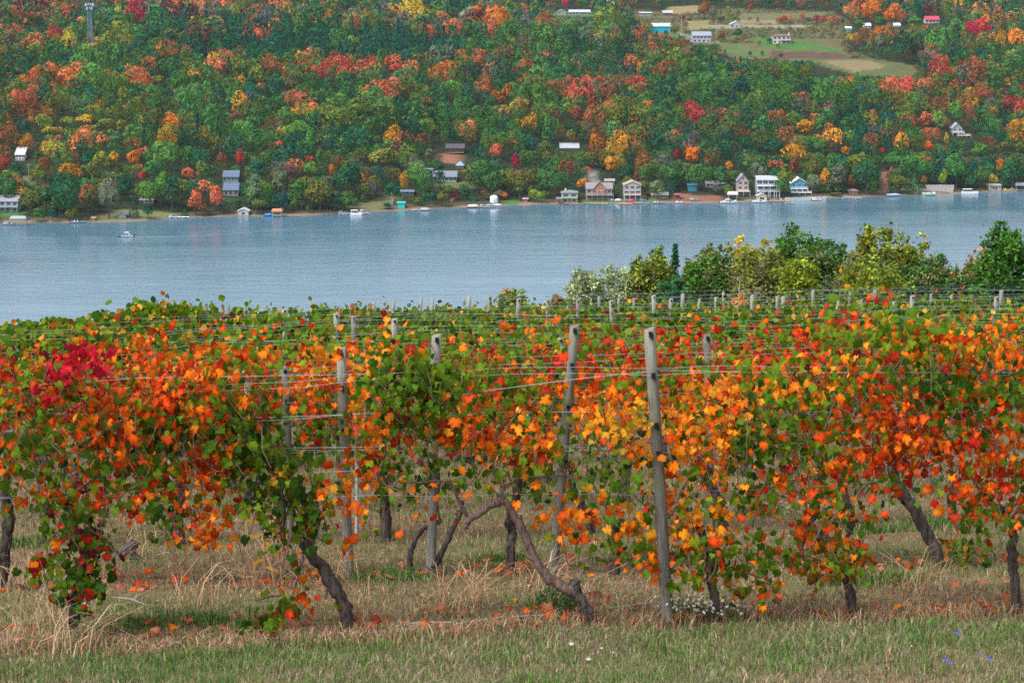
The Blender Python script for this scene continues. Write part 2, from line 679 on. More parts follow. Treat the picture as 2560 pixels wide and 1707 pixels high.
def keep(x0, x1, y0, y1, d):
    CLEARRECT.append((x0, x1, y0, y1, d))


_pane = {}


def window_mesh(w_, h_, trim):
    k = (round(w_, 2), round(h_, 2), trim)
    if k not in _pane:
        f = MB()
        t_ = 0.10
        f.box(-w_ / 2 - t_, w_ / 2 + t_, -0.07, 0, h_, h_ + t_).box(-w_ / 2 - t_, w_ / 2 + t_, -0.07, 0, -t_, 0)
        f.box(-w_ / 2 - t_, -w_ / 2, -0.07, 0, 0, h_).box(w_ / 2, w_ / 2 + t_, -0.07, 0, 0, h_).box(-0.03, 0.03, -0.06, 0, 0, h_)
        p_ = MB().add([(-w_ / 2, -0.03, 0), (w_ / 2, -0.03, 0), (w_ / 2, -0.03, h_), (-w_ / 2, -0.03, h_)], [(0, 1, 2, 3)])
        _pane[k] = (f.mesh('window', paint(trim)), p_.mesh('pane', M_GLASS))
    return _pane[k]


def add_window(root, x, y, z, w_, h_, trim=(0.75, 0.75, 0.75)):
    a, b = window_mesh(w_, h_, trim)
    o = link('window', a, root, (x, y, z))
    link('pane', b, o)
    return o


def deck_part(root, x0, x1, y0, y1, z, col, rail=True, drop=3.0):
    d_ = MB().box(x0, x1, y0, y1, z - 0.2, z)
    n = max(2, int((x1 - x0) / 2.5) + 1)
    for i in range(n):
        x = x0 + 0.1 + (x1 - x0 - 0.2) * i / (n - 1)
        d_.box(x - 0.09, x + 0.09, y0 + 0.05, y0 + 0.23, z - drop, z - 0.2)
    o = d_.build('deck', paint(col), root)
    if rail:
        r = MB().box(x0, x1, y0 + 0.003, y0 + 0.09, z + 0.92, z + 1.02)
        m = max(3, int((x1 - x0) / 0.6))
        for i in range(m + 1):
            x = x0 + 0.04 + (x1 - x0 - 0.08) * i / m
            r.box(x - 0.035, x + 0.035, y0 + 0.01, y0 + 0.08, z, z + 0.92)
        r.build('railing', paint(col), o)
    return o


def house(name, label, X, Yb, wpx, hpx, rpx, roof, wall, rcol, depth=9.0, rows=((2, 3),), trim=(0.42, 0.42, 0.43), cat='house', clear=True,
          door=None, decks=(), rot=0.0, lm=None, wing=None, chimney=None, pos=None):
    p = hhit(X, Yb) if pos is None else pos
    d = (p - CAMP) @ FW
    m = d / FPX
    W, H, RH = wpx * m, hpx * m, rpx * m
    root = empty(name, p, label, cat)
    root.rotation_euler = (0, 0, R_(rot))
    W2, D = W / 2, depth
    b = MB()
    b.box(-W2, W2, 0, D, -2.5, H)
    ov = 0.45
    rf = MB()
    if roof == 'front':                       # gable towards the lake
        b.add([(-W2, 0, H), (W2, 0, H), (0, 0, H + RH), (-W2, D, H), (W2, D, H), (0, D, H + RH)], [(0, 1, 2), (4, 3, 5)])
        sl = RH / W2
        th = 0.22
        for sg in (-1, 1):
            e = sg * (W2 + ov)
            ez = H - ov * sl
            v = [(0, -ov, H + RH), (e, -ov, ez), (e, D + ov, ez), (0, D + ov, H + RH)]
            v = [(q[0], q[1], q[2] + 0.02) for q in v] + [(q[0], q[1], q[2] + th) for q in v]
            rf.add(v, [(0, 1, 2, 3), (7, 6, 5, 4), (0, 4, 5, 1), (1, 5, 6, 2), (2, 6, 7, 3), (3, 7, 4, 0)])
    elif roof == 'side':                      # ridge parallel to the lake
        b.add([(-W2, 0, H), (-W2, D, H), (-W2, D / 2, H + RH), (W2, 0, H), (W2, D, H), (W2, D / 2, H + RH)], [(1, 0, 2), (3, 4, 5)])
        sl = RH / (D / 2)
        th = 0.22
        for y0, y1 in ((-ov, D / 2), (D + ov, D / 2)):
            v = [(-W2 - ov, y0, H - ov * sl), (W2 + ov, y0, H - ov * sl), (W2 + ov, y1, H + RH), (-W2 - ov, y1, H + RH)]
            v = [(q[0], q[1], q[2] + 0.02) for q in v] + [(q[0], q[1], q[2] + th) for q in v]
            rf.add(v, [(0, 1, 2, 3), (7, 6, 5, 4), (0, 4, 5, 1), (1, 5, 6, 2), (2, 6, 7, 3), (3, 7, 4, 0)])
    elif roof == 'hip':
        q = min(W2, D / 2) * 0.9
        v = [(-W2 - ov, -ov, H), (W2 + ov, -ov, H), (W2 + ov, D + ov, H), (-W2 - ov, D + ov, H), (-W2 + q, D / 2, H + RH), (W2 - q, D / 2, H + RH)]
        v += [(a[0], a[1], H + 0.25) for a in v[:4]]
        rf.add([v[0], v[1], v[2], v[3], v[6], v[7], v[8], v[9], (v[4][0], v[4][1], H + RH + .25), (v[5][0], v[5][1], H + RH + .25)],
               [(3, 2, 1, 0), (0, 1, 5, 4), (1, 2, 6, 5), (2, 3, 7, 6), (3, 0, 4, 7), (4, 5, 9, 8), (5, 6, 9), (6, 7, 8, 9), (7, 4, 8)])
    else:                                      # shallow shed roof sloping to the lake
        v = [(-W2 - ov, -ov, H), (W2 + ov, -ov, H), (W2 + ov, D + ov, H + RH), (-W2 - ov, D + ov, H + RH)]
        v = [(a[0], a[1], a[2] + 0.02) for a in v] + [(a[0], a[1], a[2] + 0.25) for a in v]
        rf.add(v, [(3, 2, 1, 0), (4, 5, 6, 7), (0, 1, 5, 4), (1, 2, 6, 5), (2, 3, 7, 6), (3, 0, 4, 7)])
    b.build('wall', paint(wall, 0.8), root)
    ro = rf.build('roof', paint(rcol, 0.75, 0.15, 1.5), root)
    if chimney is not None:
        cx = chimney * W2
        MB().box(cx - .4, cx + .4, D * .3, D * .3 + .8, H, H + RH + 1.1).build('chimney', paint((0.6, 0.58, 0.55)), ro)
    nr = len(rows)
    for ri, (kind, n) in enumerate(rows):
        fh = H / nr
        z = fh * ri + fh * 0.30
        wh = min(1.5, fh * 0.5)
        ww = min(1.5, W / (n * 1.7 + .5))
        for i in range(n):
            x = -W2 + W * (i + .5) / n
            if door is not None and ri == 0 and i == door:
                MB().box(x - .5, x + .5, -0.06, 0.0, 0.0, min(2.05, fh * .85)).build('door', paint((0.10, 0.09, 0.09)), root)
            else:
                add_window(root, x, -0.002, z, ww * (1.5 if kind == 3 else 1), wh, trim)
    if roof == 'front' and rpx > 12:
        add_window(root, 0, -0.002, H + RH * .22, min(1.2, W * .15), min(1.3, RH * .4), trim)
    for (x0, x1, dd, zf, c) in decks:
        deck_part(root, x0 * W2, x1 * W2, -dd, -0.02, zf * H, c, drop=zf * H + 2.5)
    if wing is not None:                       # (side, width m, height m, colour)
        sg, ww, hh = wing
        x0, x1 = (W2, W2 + ww) if sg > 0 else (-W2 - ww, -W2)
        wg = MB().box(x0, x1, 1.0, D - 1, -2, hh).build('wing', paint(wall, 0.8), root)
        MB().box(x0 - (.3 if sg < 0 else -.02), x1 + (.3 if sg > 0 else -.02), .7, D - .7, hh, hh + .4).build('wing_roof', paint(rcol, 0.75, 0.15, 1.5), wg)
        add_window(wg, (x0 + x1) / 2, 0.998, hh * .35, 1.1, 1.1, trim)
    if clear:
        keep(X - wpx / 2 - 2, X + wpx / 2 + 2, Yb - hpx - rpx - 2, Yb + 3, d)
    if lm:
        LANDMARK.append((lm, X, Yb - hpx * .5))
    return root


WH = (0.25, 0.27, 0.30)
GR = (0.24, 0.25, 0.28)
DK = (0.085, 0.09, 0.10)
house('house', 'blue grey house with white porch rails at the left edge of the shore', 14, 531, 62, 28, 12, 'side', (0.34, 0.41, 0.50), GR, 8, ((2, 4), (2, 4)), lm='the blue grey porch house', decks=((-1, 1, 2, .5, WH),))
house('shed', 'small white gable shed on the grassy beach', 305, 546, 20, 10, 6, 'front', WH, (0.32, 0.34, 0.36), 5, (), cat='shed', lm='the white beach shed')
house('boathouse', 'white boathouse with grey roof standing over the water', 608, 540, 26, 12, 6, 'front', (0.46, 0.45, 0.42), (0.45, 0.52, 0.58), 6, ((2, 1),), cat='boathouse', lm='the white boathouse')
house('house', 'dark blue cabin with gabled porch, upper of the two blue cabins', 577, 456, 38, 14, 13, 'side', (0.14, 0.17, 0.22), (0.09, 0.13, 0.19), 9, ((2, 4),), trim=(0.3, 0.38, 0.45), lm='the upper blue cabin', decks=((-1, 1, 2.2, .15, (0.2, 0.22, 0.25)),))
house('house', 'stone grey cabin with dark blue roof, lower of the two blue cabins', 577, 491, 36, 16, 15, 'side', (0.27, 0.25, 0.26), (0.09, 0.13, 0.19), 9, ((2, 3),), trim=(0.2, 0.3, 0.36), lm='the lower blue cabin')
house('camper_trailer', 'white camper half hidden by rust coloured trees on the left slope', 50, 402, 22, 14, 16, 'shed', (0.66, 0.68, 0.72), (0.5, 0.53, 0.58), 6, ((2, 3), (2, 3)), cat='camper', lm='the white camper')
house('shed', 'plain turquoise shed at the water edge', 1003, 521, 17, 13, 1, 'flat', (0.03, 0.47, 0.45), (0.05, 0.48, 0.46), 4, (), cat='shed', lm='the turquoise shore shed')
house('shed', 'small red shed with white trim by the shore', 1314, 506, 11, 8, 1, 'flat', (0.38, 0.04, 0.06), (0.5, 0.45, 0.45), 3, ((2, 1),), trim=(0.7, 0.6, 0.6), cat='shed', lm='the red trimmed shed')
house('boathouse', 'pale green boathouse with wide windows and a side deck', 1424, 507, 40, 24, 5, 'hip', (0.36, 0.42, 0.35), (0.17, 0.19, 0.20), 9, ((2, 2), (3, 2)), cat='boathouse', lm='the pale green boathouse', decks=((-1.7, -1.0, 5, .55, (0.28, 0.26, 0.24)), (-1.0, 1.0, 2.2, .52, (0.28, 0.26, 0.24))), chimney=-.5)
hg = house('house', 'wide grey lake house with a tall orange centre gable and long balcony', 1498, 500, 64, 28, 12, 'side', (0.30, 0.28, 0.27), (0.21, 0.19, 0.20), 11, ((3, 6), (2, 5)), lm='the orange gable house', decks=((-1, 1.1, 3.2, .48, (0.27, 0.22, 0.20)),), clear=True)
house('house', 'small grey cabin uphill behind the orange gable house', 1524, 463, 23, 10, 4, 'side', (0.34, 0.35, 0.34), (0.26, 0.25, 0.26), 6, ((2, 2),), door=0, lm='the small grey cabin')
house('house', 'cream three storey house with front gable and stacked porches', 1581, 500, 42, 37, 9, 'front', (0.36, 0.33, 0.31), (0.36, 0.28, 0.24), 10, ((3, 3), (3, 3), (2, 3)), lm='the cream three storey house', decks=((-1, 1, 3, .38, (0.5, 0.42, 0.38)),))
house('house', 'low yellow cottage tucked behind the round willow', 1650, 497, 40, 9, 5, 'side', (0.52, 0.36, 0.13), (0.34, 0.33, 0.28), 7, ((3, 4),), lm='the yellow cottage')
house('house', 'white cottage with grey roof on the bank, upper left of the dock stairs', 1112, 455, 58, 13, 12, 'side', (0.29, 0.31, 0.34), (0.16, 0.18, 0.23), 9, ((3, 6),), lm='the white bank cottage', wing=(-1, 5, 6))
house('gazebo', 'blue grey hip roofed gazebo above the white bank cottage', 1150, 421, 18, 6, 9, 'hip', (0.2, 0.17, 0.17), (0.22, 0.29, 0.40), 6, ((2, 2),), cat='gazebo', lm='the hip roofed gazebo')
house('house', 'dark brown cabin with a log deck among rust trees', 1138, 383, 44, 12, 9, 'side', (0.055, 0.042, 0.04), (0.07, 0.065, 0.07), 8, ((2, 3),), trim=(0.12, 0.09, 0.08), lm='the dark cabin', decks=((-1, 1, 3, .15, (0.22, 0.12, 0.08)),))
house('shed', 'white metal roofed building on the wooded slope', 1424, 373, 46, 2, 9, 'shed', (0.5, 0.52, 0.55), (0.36, 0.38, 0.42), 9, (), cat='shed', lm='the white metal roof')
house('house', 'long white ranch house with grey roof on the hilltop', 1449, 38, 52, 7, 5, 'side', (0.29, 0.31, 0.34), (0.40, 0.45, 0.48), 10, ((2, 7),), lm='the white hilltop ranch house')
house('garage', 'white garage with a front gable left of the hilltop ranch house', 1405, 38, 20, 8, 5, 'front', (0.29, 0.31, 0.34), (0.42, 0.45, 0.47), 9, (), cat='garage')
house('mobile_home', 'white mobile home at the top edge of the brush field', 1614, 40, 30, 7, 1, 'flat', (0.32, 0.34, 0.36), (0.7, 0.72, 0.74), 4, ((2, 5),), cat='mobile home', lm='the white mobile home')
house('barn', 'small red barn with green grey roof on the hilltop', 1669, 40, 24, 7, 5, 'side', (0.20, 0.055, 0.05), (0.32, 0.41, 0.38), 9, ((2, 2),), cat='barn', lm='the red barn')
house('barn', 'turquoise barn with white metal roof beside the field', 1653, 81, 46, 14, 7, 'side', (0.015, 0.34, 0.46), (0.40, 0.43, 0.48), 14, (), cat='barn', lm='the turquoise barn')
hb2 = house('house', 'two storey blue grey house with white windows above the woods', 1754, 107, 46, 17, 9, 'side', (0.36, 0.39, 0.48), (0.23, 0.26, 0.32), 10, ((2, 4), (2, 5)), lm='the blue grey two storey house', wing=(-1, 4.5, 2.6))
house('house', 'small green grey cabin with a gable porch beside the gravel drive', 1842, 71, 32, 9, 8, 'front', (0.33, 0.38, 0.36), (0.38, 0.42, 0.44), 10, ((2, 3),), door=1, lm='the gable porch cabin', decks=((-1, 1.1, 3, .12, (0.42, 0.24, 0.18)),))
house('house', 'white two storey villa with brown roof and balcony on the green lawn', 1954, 110, 45, 18, 5, 'hip', (0.52, 0.49, 0.46), (0.15, 0.09, 0.10), 11, ((2, 4), (2, 4)), lm='the white villa', chimney=.85, decks=((-.15, 1, 2.2, .48, (0.3, 0.24, 0.22)),), door=1)
house('shed', 'tiny teal shed with white roof at the far field edge', 2121, 78, 13, 7, 3, 'side', (0.05, 0.32, 0.36), (0.65, 0.68, 0.72), 4, (), cat='shed', lm='the tiny teal shed')
house('house', 'white house with a pink red roof among autumn trees', 2331, 59, 34, 9, 8, 'side', (0.45, 0.43, 0.43), (0.42, 0.05, 0.09), 9, ((2, 4),), lm='the pink roofed house')
house('house', 'white cottage with grey blue roof left of the orange tree line', 2169, 71, 16, 6, 6, 'side', (0.62, 0.66, 0.70), (0.45, 0.52, 0.60), 8, ((2, 2),), lm='the grey blue roofed cottage')
house('house', 'pale roofed cottage between the rust trees at upper right', 2243, 68, 15, 4, 5, 'side', (0.5, 0.52, 0.56), (0.50, 0.55, 0.62), 7, (), lm='the pale roofed cottage')
house('house', 'steep white chalet with terraced decks high on the right slope', 2393, 338, 24, 17, 12, 'front', (0.30, 0.33, 0.37), (0.30, 0.33, 0.36), 8, ((2, 2), (2, 2)), lm='the white chalet', decks=((-1.1, 1.3, 3, .45, (0.66, 0.68, 0.70)), (-.2, 2.6, 4, 0.02, (0.66, 0.68, 0.70))))
keep(2400, 2432, 328, 352, 1300)
house('house', 'bright blue cabin half hidden in the shore trees', 1731, 479, 21, 15, 2, 'shed', (0.03, 0.22, 0.33), (0.08, 0.26, 0.34), 6, (), lm='the bright blue cabin')
house('shed', 'dark red plank shed on the brick coloured bank', 1694, 499, 12, 11, 3, 'side', (0.16, 0.035, 0.035), (0.20, 0.08, 0.08), 4, (), cat='shed', lm='the dark red shed')
house('shed', 'little red garden shed right of the cream three storey house', 1611, 501, 9, 9, 3, 'front', (0.20, 0.045, 0.045), (0.2, 0.1, 0.09), 3, (), cat='shed')
house('house', 'tall narrow beige house with a steep gable and porch roofs', 1857, 488, 28, 36, 15, 'front', (0.36, 0.30, 0.25), (0.21, 0.21, 0.25), 9, ((2, 2), (2, 2), (2, 2)), lm='the tall beige house', decks=((-1.1, 1.2, 3, .3, (0.6, 0.55, 0.52)),))
house('house', 'white house with three tiers of porches beside the dock', 1920, 492, 56, 42, 8, 'side', (0.30, 0.33, 0.38), (0.34, 0.36, 0.40), 10, ((3, 4), (3, 4), (3, 4)), lm='the three tier white house', decks=((-1, 1.0, 3, .36, (0.68, 0.7, 0.74)), (-1, .7, 3, .68, (0.68, 0.7, 0.74))))
house('house', 'teal blue house with a sloping roof and white decks', 1998, 480, 40, 22, 12, 'front', (0.06, 0.24, 0.33), (0.55, 0.60, 0.66), 10, ((2, 3), (2, 3)), lm='the teal blue house', decks=((-1.1, 1, 3.5, .45, (0.66, 0.70, 0.75)), (-1, 1.4, 6, .05, (0.66, 0.70, 0.75))))
house('boathouse', 'cream boathouse with an open dark door at the plank dock', 1905, 502, 24, 11, 6, 'front', (0.60, 0.55, 0.46), (0.32, 0.34, 0.36), 6, ((3, 1),), cat='boathouse', trim=(0.6, 0.55, 0.45), lm='the cream boathouse')
house('shed', 'rounded crimson shed on the terrace wall', 2357, 476, 10, 8, 3, 'front', (0.36, 0.03, 0.07), (0.36, 0.03, 0.07), 3, (), cat='shed', lm='the crimson shed')
house('boathouse', 'grey open boathouse with a rooftop deck and stairs', 2487, 477, 30, 13, 1, 'flat', (0.33, 0.32, 0.32), (0.38, 0.36, 0.34), 6, ((3, 1),), cat='boathouse', lm='the grey open boathouse', decks=((-1, 1, 0.6, 1.06, (0.45, 0.43, 0.42)),))
house('house', 'low dark cottage with blue glazing behind the shore hedge', 1010, 488, 48, 8, 3, 'side', (0.10, 0.12, 0.14), (0.12, 0.16, 0.20), 7, ((3, 5),), trim=(0.2, 0.34, 0.42), lm='the blue glazed cottage')
house('house', 'white cottage glimpsed between trunks in the left shore woods', 366, 508, 34, 7, 3, 'side', (0.5, 0.52, 0.55), (0.25, 0.26, 0.27), 6, ((2, 3),), clear=False)
house('house', 'long pale house behind the dark oaks right of the blue cabin', 1790, 470, 50, 10, 5, 'side', (0.45, 0.45, 0.45), (0.2, 0.2, 0.22), 7, ((2, 5),), clear=False)
# the orange centre gable of the wide lake house is a part of it
_p = np.array(hg.location)
_m = ((_p - CAMP) @ FW) / FPX
gw, gh = 14.5 * _m, 29 * _m
gb = MB().add([(-gw, -1.2, 14 * _m), (gw, -1.2, 14 * _m), (gw, -1.2, gh), (0, -1.2, gh + 17 * _m), (-gw, -1.2, gh), (-gw, 4, 14 * _m), (gw, 4, 14 * _m), (gw, 4, gh), (0, 4, gh + 17 * _m), (-gw, 4, gh)],
              [(0, 1, 2, 3, 4), (9, 8, 7, 6, 5), (0, 5, 6, 1), (1, 6, 7, 2), (4, 9, 5, 0)]).build('gable', paint((0.42, 0.17, 0.10), 0.8), hg)
gr_ = MB()
for sg in (-1, 1):
    v = [(0, -1.8, gh + 17 * _m), (sg * (gw + .5), -1.8, gh - .6), (sg * (gw + .5), 4.5, gh - .6), (0, 4.5, gh + 17 * _m)]
    v = v + [(a[0], a[1], a[2] + .25) for a in v]
    gr_.add(v, [(0, 1, 2, 3), (7, 6, 5, 4), (0, 4, 5, 1), (1, 5, 6, 2), (2, 6, 7, 3), (3, 7, 4, 0)])
gr_.build('gable_roof', paint((0.21, 0.19, 0.20), .75), hg)
for x in (-2.2, 0, 2.2):
    add_window(gb, x, -1.202, 17 * _m, 1.2, 1.4)

keep(2045, 2285, 148, 188, 1450)
keep(1800, 1925, 110, 146, 1500)
keep(1885, 2105, 96, 127, 1600)
keep(1940, 2120, 130, 150, 1480)
# ------------------------------------------------------------------ docks, boats and shore furniture
WOODC = (0.33, 0.25, 0.19)


def on_lake(X, Y):
    return lake_hit(X, Y)


def dock(label, X, Y, length, width=1.6, col=WOODC, rot=0.0, group='docks along the far shore'):
    p = on_lake(X, Y)
    r = empty('dock', p, label, 'dock', group)
    r.rotation_euler = (0, 0, R_(rot))
    n = max(3, int(length / 0.5))
    mm = paint(col, .8, .2)
    d_ = MB()
    for i in range(n):
        x = -length / 2 + length * i / n
        d_.box(x + .01, x + length / n - .01, -width / 2, width / 2, .42, .5)
    d_.build('deck', mm, r)
    k = MB()
    for i in range(max(2, int(length / 3)) + 1):
        x = -length / 2 + .15 + (length - .3) * i / max(2, int(length / 3))
        for y in (-width / 2 + .1, width / 2 - .1):
            k.box(x - .08, x + .08, y - .08, y + .08, -1.5, .418)
    k.build('piles', mm, r)
    return r


def hull_mesh(L, B, Hh, col):
    sec = [(-.5, .86, .0), (-.25, 1.0, .0), (.05, 1.0, .0), (.3, .72, .06), (.45, .32, .16), (.5, .03, .24)]
    b = MB()
    v = []
    for (u, wd, rise) in sec:
        x = u * L
        hw = wd * B / 2
        z1 = Hh * (1 + rise)
        v += [(x, -hw, z1), (x, -hw * .92, Hh * .35), (x, 0, -.22 + rise), (x, hw * .92, Hh * .35), (x, hw, z1)]
    f = []
    for i in range(len(sec) - 1):
        for k in range(4):
            f.append((i * 5 + k, (i + 1) * 5 + k, (i + 1) * 5 + k + 1, i * 5 + k + 1))
        f.append((i * 5 + 4, (i + 1) * 5 + 4, (i + 1) * 5, i * 5))
    f.append((4, 3, 2, 1, 0))
    b.add(v, f)
    return b


def motorboat(label, X, Y, L=6.5, col=(0.29, 0.31, 0.34), stripe=None, rot=0.0, cabin=True, cover=None, p=None, z=0.0):
    p = on_lake(X, Y) if p is None else p
    r = empty('motorboat', p + np.array([0, 0, z]), label, 'boat', 'boats along the far shore')
    r.rotation_euler = (0, 0, R_(rot))
    hull_mesh(L, L * .36, .85, col).build('hull', paint(col, .3), r)
    if stripe:
        MB().box(-L * .48, L * .25, -L * .186, L * .186, .25, .55).build('stripe', paint(stripe, .3), r)
    if cover:
        MB().add([(-L * .46, -L * .17, .9), (L * .2, -L * .18, .9), (L * .46, 0, 1.05), (L * .2, L * .18, .9), (-L * .46, L * .17, .9), (-L * .4, 0, 1.25), (L * .1, 0, 1.6)],
                 [(0, 1, 6, 5), (1, 2, 6), (2, 3, 6), (3, 4, 5, 6), (4, 0, 5)]).build('cover', paint(cover, .8), r)
    else:
        MB().add([(L * .05, -L * .15, .88), (L * .16, -L * .10, .88), (L * .16, L * .10, .88), (L * .05, L * .15, .88), (L * .0, -L * .13, 1.5), (L * .05, 0, 1.55), (L * .0, L * .13, 1.5)],
                 [(0, 1, 4), (1, 2, 5, 4), (2, 3, 6, 5)]).build('windshield', M_GLASS, r)
        s_ = MB().box(-L * .3, -L * .2, -L * .13, L * .13, .88, 1.3).box(-L * .08, -L * .02, -L * .13, L * .13, .88, 1.35)
        s_.build('seat', paint((0.6, 0.6, 0.62)), r)
        if cabin:
            c_ = MB().box(-L * .2, L * .06, -L * .15, L * .15, 1.9, 2.0)
            for x in (-L * .19, L * .05):
                for y in (-L * .14, L * .14):
                    c_.bar((x, y, .86), (x, y, 1.9), .04)
            c_.build('canopy', paint((0.75, 0.77, 0.8)), r)
    MB().box(-L * .56, -L * .505, -.22, .22, .1, 1.15).build('outboard_motor', paint((0.05, 0.05, 0.06)), r)
    return r


def pontoon(label, X, Y, L=7, canopy=(0.75, 0.76, 0.78), rot=0.0):
    p = on_lake(X, Y)
    r = empty('pontoon_boat', p, label, 'boat', 'boats along the far shore')
    r.rotation_euler = (0, 0, R_(rot))
    t = MB()
    for y in (-.95, .95):
        t.tube([(-L / 2, y, .15), (L * .42, y, .15), (L / 2, y, .35)], [.32, .32, .08], 8)
    t.build('floats', paint((0.55, 0.57, 0.6), .35), r)
    MB().box(-L / 2, L * .47, -1.25, 1.25, .48, .6).build('deck', paint((0.45, 0.45, 0.45)), r)
    k = MB().box(-L * .48, L * .45, -1.22, -1.15, .6, 1.3).box(-L * .48, L * .45, 1.15, 1.22, .6, 1.3).box(L * .41, L * .45, -1.14, 1.14, .6, 1.3)
    k.build('fence_panel', paint((0.70, 0.72, 0.75), .4), r)
    MB().box(-L * .4, -L * .2, -1.1, 1.1, .603, 1.1).build('seat', paint((0.4, 0.4, 0.43)), r)
    c = MB().box(-L * .42, L * .1, -1.3, 1.3, 2.5, 2.62)
    for x in (-L * .4, L * .08):
        for y in (-1.1, 1.1):
            c.bar((x, y, 1.3), (x, y, 2.5), .04)
    c.build('canopy', paint(canopy), r)
    return r


def boat_lift(label, X, Y, W=6.5, D=3.4, H=3.6, col=(0.29, 0.31, 0.34)):
    p = on_lake(X, Y)
    r = empty('boat_lift', p, label, 'boat lift', 'boat lifts along the far shore')
    k = MB()
    for x in (-W / 2 + .2, W / 2 - .2):
        for y in (-D / 2 + .2, D / 2 - .2):
            k.box(x - .12, x + .12, y - .12, y + .12, -1.5, H)
    for y in (-D / 2 + .2, D / 2 - .2):
        k.box(-W / 2 + .33, W / 2 - .33, y - .1, y + .1, .5, .7)
    k.build('frame', paint((0.32, 0.34, 0.36)), r)
    c = MB().add([(-W / 2 - .3, -D / 2 - .3, H + .02), (W / 2 + .3, -D / 2 - .3, H + .02), (W / 2 + .3, D / 2 + .3, H + .02), (-W / 2 - .3, D / 2 + .3, H + .02),
                  (-W / 2 - .3, -D / 2 - .3, H - .6), (W / 2 + .3, -D / 2 - .3, H - .6), (W / 2 + .3, D / 2 + .3, H - .6), (-W / 2 - .3, D / 2 + .3, H - .6), (-W / 2 + .3, 0, H + .9), (W / 2 - .3, 0, H + .9)],
                 [(0, 1, 9, 8), (1, 2, 9), (2, 3, 8, 9), (3, 0, 8), (0, 4, 5, 1), (1, 5, 6, 2), (2, 6, 7, 3), (3, 7, 4, 0)])
    c.build('canopy', paint(col), r)
    return r


boat_lift('white canopied boat lift at the left end of the beach', 47, 563, 7, 3.4, 3.4)
motorboat('white open boat moored beside the canopied lift at far left', 22, 563, 6, cabin=False)
motorboat('white runabout at the beach right of the bushes, bow pointing right', 196, 558, 7, cabin=False, rot=12)
house('shed', 'tiny tan wooden hut on the gravel beach', 233, 552, 8, 6, 2, 'flat', (0.42, 0.28, 0.12), (0.4, 0.3, 0.18), 2, (), cat='shed')
dock('white floating dock right of the grassy point', 448, 545, 9.5, 2.0, (0.74, 0.76, 0.78), 8)
motorboat('small white rowing boat on the grassy point dock', 432, 545, 4.5, cabin=False)
dock('long low brown dock beside the orange canopied lift', 720, 541, 16, 1.6)
boat_lift('boat lift with orange canopy and a blue boat beneath', 693, 542, 4.6, 3, 3.0, (0.48, 0.20, 0.11))
motorboat('blue covered boat moored left of the orange canopy', 672, 541, 4.5, (0.05, 0.2, 0.42), cabin=False, cover=(0.03, 0.22, 0.5))
motorboat('white boat with blue stripe under the orange canopy', 693, 542, 5, stripe=(0.02, 0.15, 0.5), cabin=False)
motorboat('long white boat left of the turquoise shed, leftmost of three', 856, 534, 4.5, cabin=False)
dock('grey dock with boats left of the turquoise shed', 885, 536, 15, 2.0, (0.42, 0.41, 0.40), 5)
pontoon('grey pontoon boat tied to the grey dock', 891, 539, 6)
motorboat('white cuddy boat right end of the grey dock', 907, 535, 5)
dock('small grey dock right of the turquoise shed', 1050, 527, 8, 1.6, (0.40, 0.39, 0.38), -15)
motorboat('white covered boat on the small grey dock', 1063, 527, 5.5, cover=(0.32, 0.34, 0.36))
dock('long brown marina dock below the bank stairs', 1205, 520, 21, 2.2, (0.26, 0.2, 0.17))
for i, (X, cv, lb) in enumerate([(1183, (0.62, 0.66, 0.68), 'boat under pale grey cover, first from the left at the marina dock'), (1210, None, 'open white speedboat at the marina dock between covered boats'),
                                 (1222, (0.18, 0.24, 0.34), 'boat under slate blue cover at the marina dock'), (1242, (0.48, 0.50, 0.52), 'boat under dull grey cover, right end of the marina dock')]):
    motorboat(lb, X, 519 - i * .6, 6, cover=cv, cabin=False, rot=-8 if cv is None else 0)
pm = hhit(1235, 506)
rt = empty('storage_tank', pm, 'white domed tank on the bank above the marina dock', 'tank')
MB().tube([(0, 0, -1), (0, 0, 2.4), (0, 0, 3.2), (0, 0, 3.6)], [2.0, 2.0, 1.5, .5], 14).build('shell', paint((0.8, 0.82, 0.84)), rt)
MB().box(-.3, .3, -2.15, -1.9, -.5, 1.6).build('hatch', paint((0.5, 0.5, 0.52)), rt)
keep(1226, 1246, 494, 510, 1120)
dock('short orange dock in front of the red trimmed shed', 1311, 516, 6, 1.6, (0.40, 0.16, 0.09))
dock('orange brown raft dock below the pale green boathouse', 1427, 511, 8, 3.0, (0.42, 0.24, 0.14))
dock('grey plank dock left of the orange gable house front', 1485, 510, 12, 2.0, (0.30, 0.27, 0.25))
dock('brown plank dock in front of the orange gable house', 1498, 511, 9, 3.0, (0.36, 0.27, 0.21))
motorboat('blue and white kayak drawn up beside the orange gable house', 1534, 506, 4, (0.25, 0.48, 0.66), cabin=False, p=hhit(1534, 503))
motorboat('white dinghy standing on the lawn right of the orange gable house', 1545, 507, 3.5, cover=(0.8, 0.82, 0.84), p=hhit(1545, 505))
dock('orange raft with a deck chair by the cream house', 1562, 511, 7, 3.0, (0.44, 0.25, 0.15))
motorboat('pink covered jet boat beside the cream house steps', 1577, 509, 4, (0.45, 0.06, 0.14), cover=(0.5, 0.05, 0.16), p=hhit(1577, 506))
dock('tall brown dock platform in front of the cream house', 1595, 509, 6, 3.0, (0.33, 0.21, 0.16))
motorboat('blue canoe leaning on the bank right of the cream house', 1607, 505, 3.6, (0.03, 0.33, 0.55), cabin=False, p=hhit(1608, 503))
motorboat('white rowing boat at the shore below the willow', 1646, 510, 6.5, cabin=False)
motorboat('blue and white speedboat at the brick bank', 1697, 509, 4, (0.8, .82, .84), stripe=(0.02, 0.2, 0.6), cabin=False)
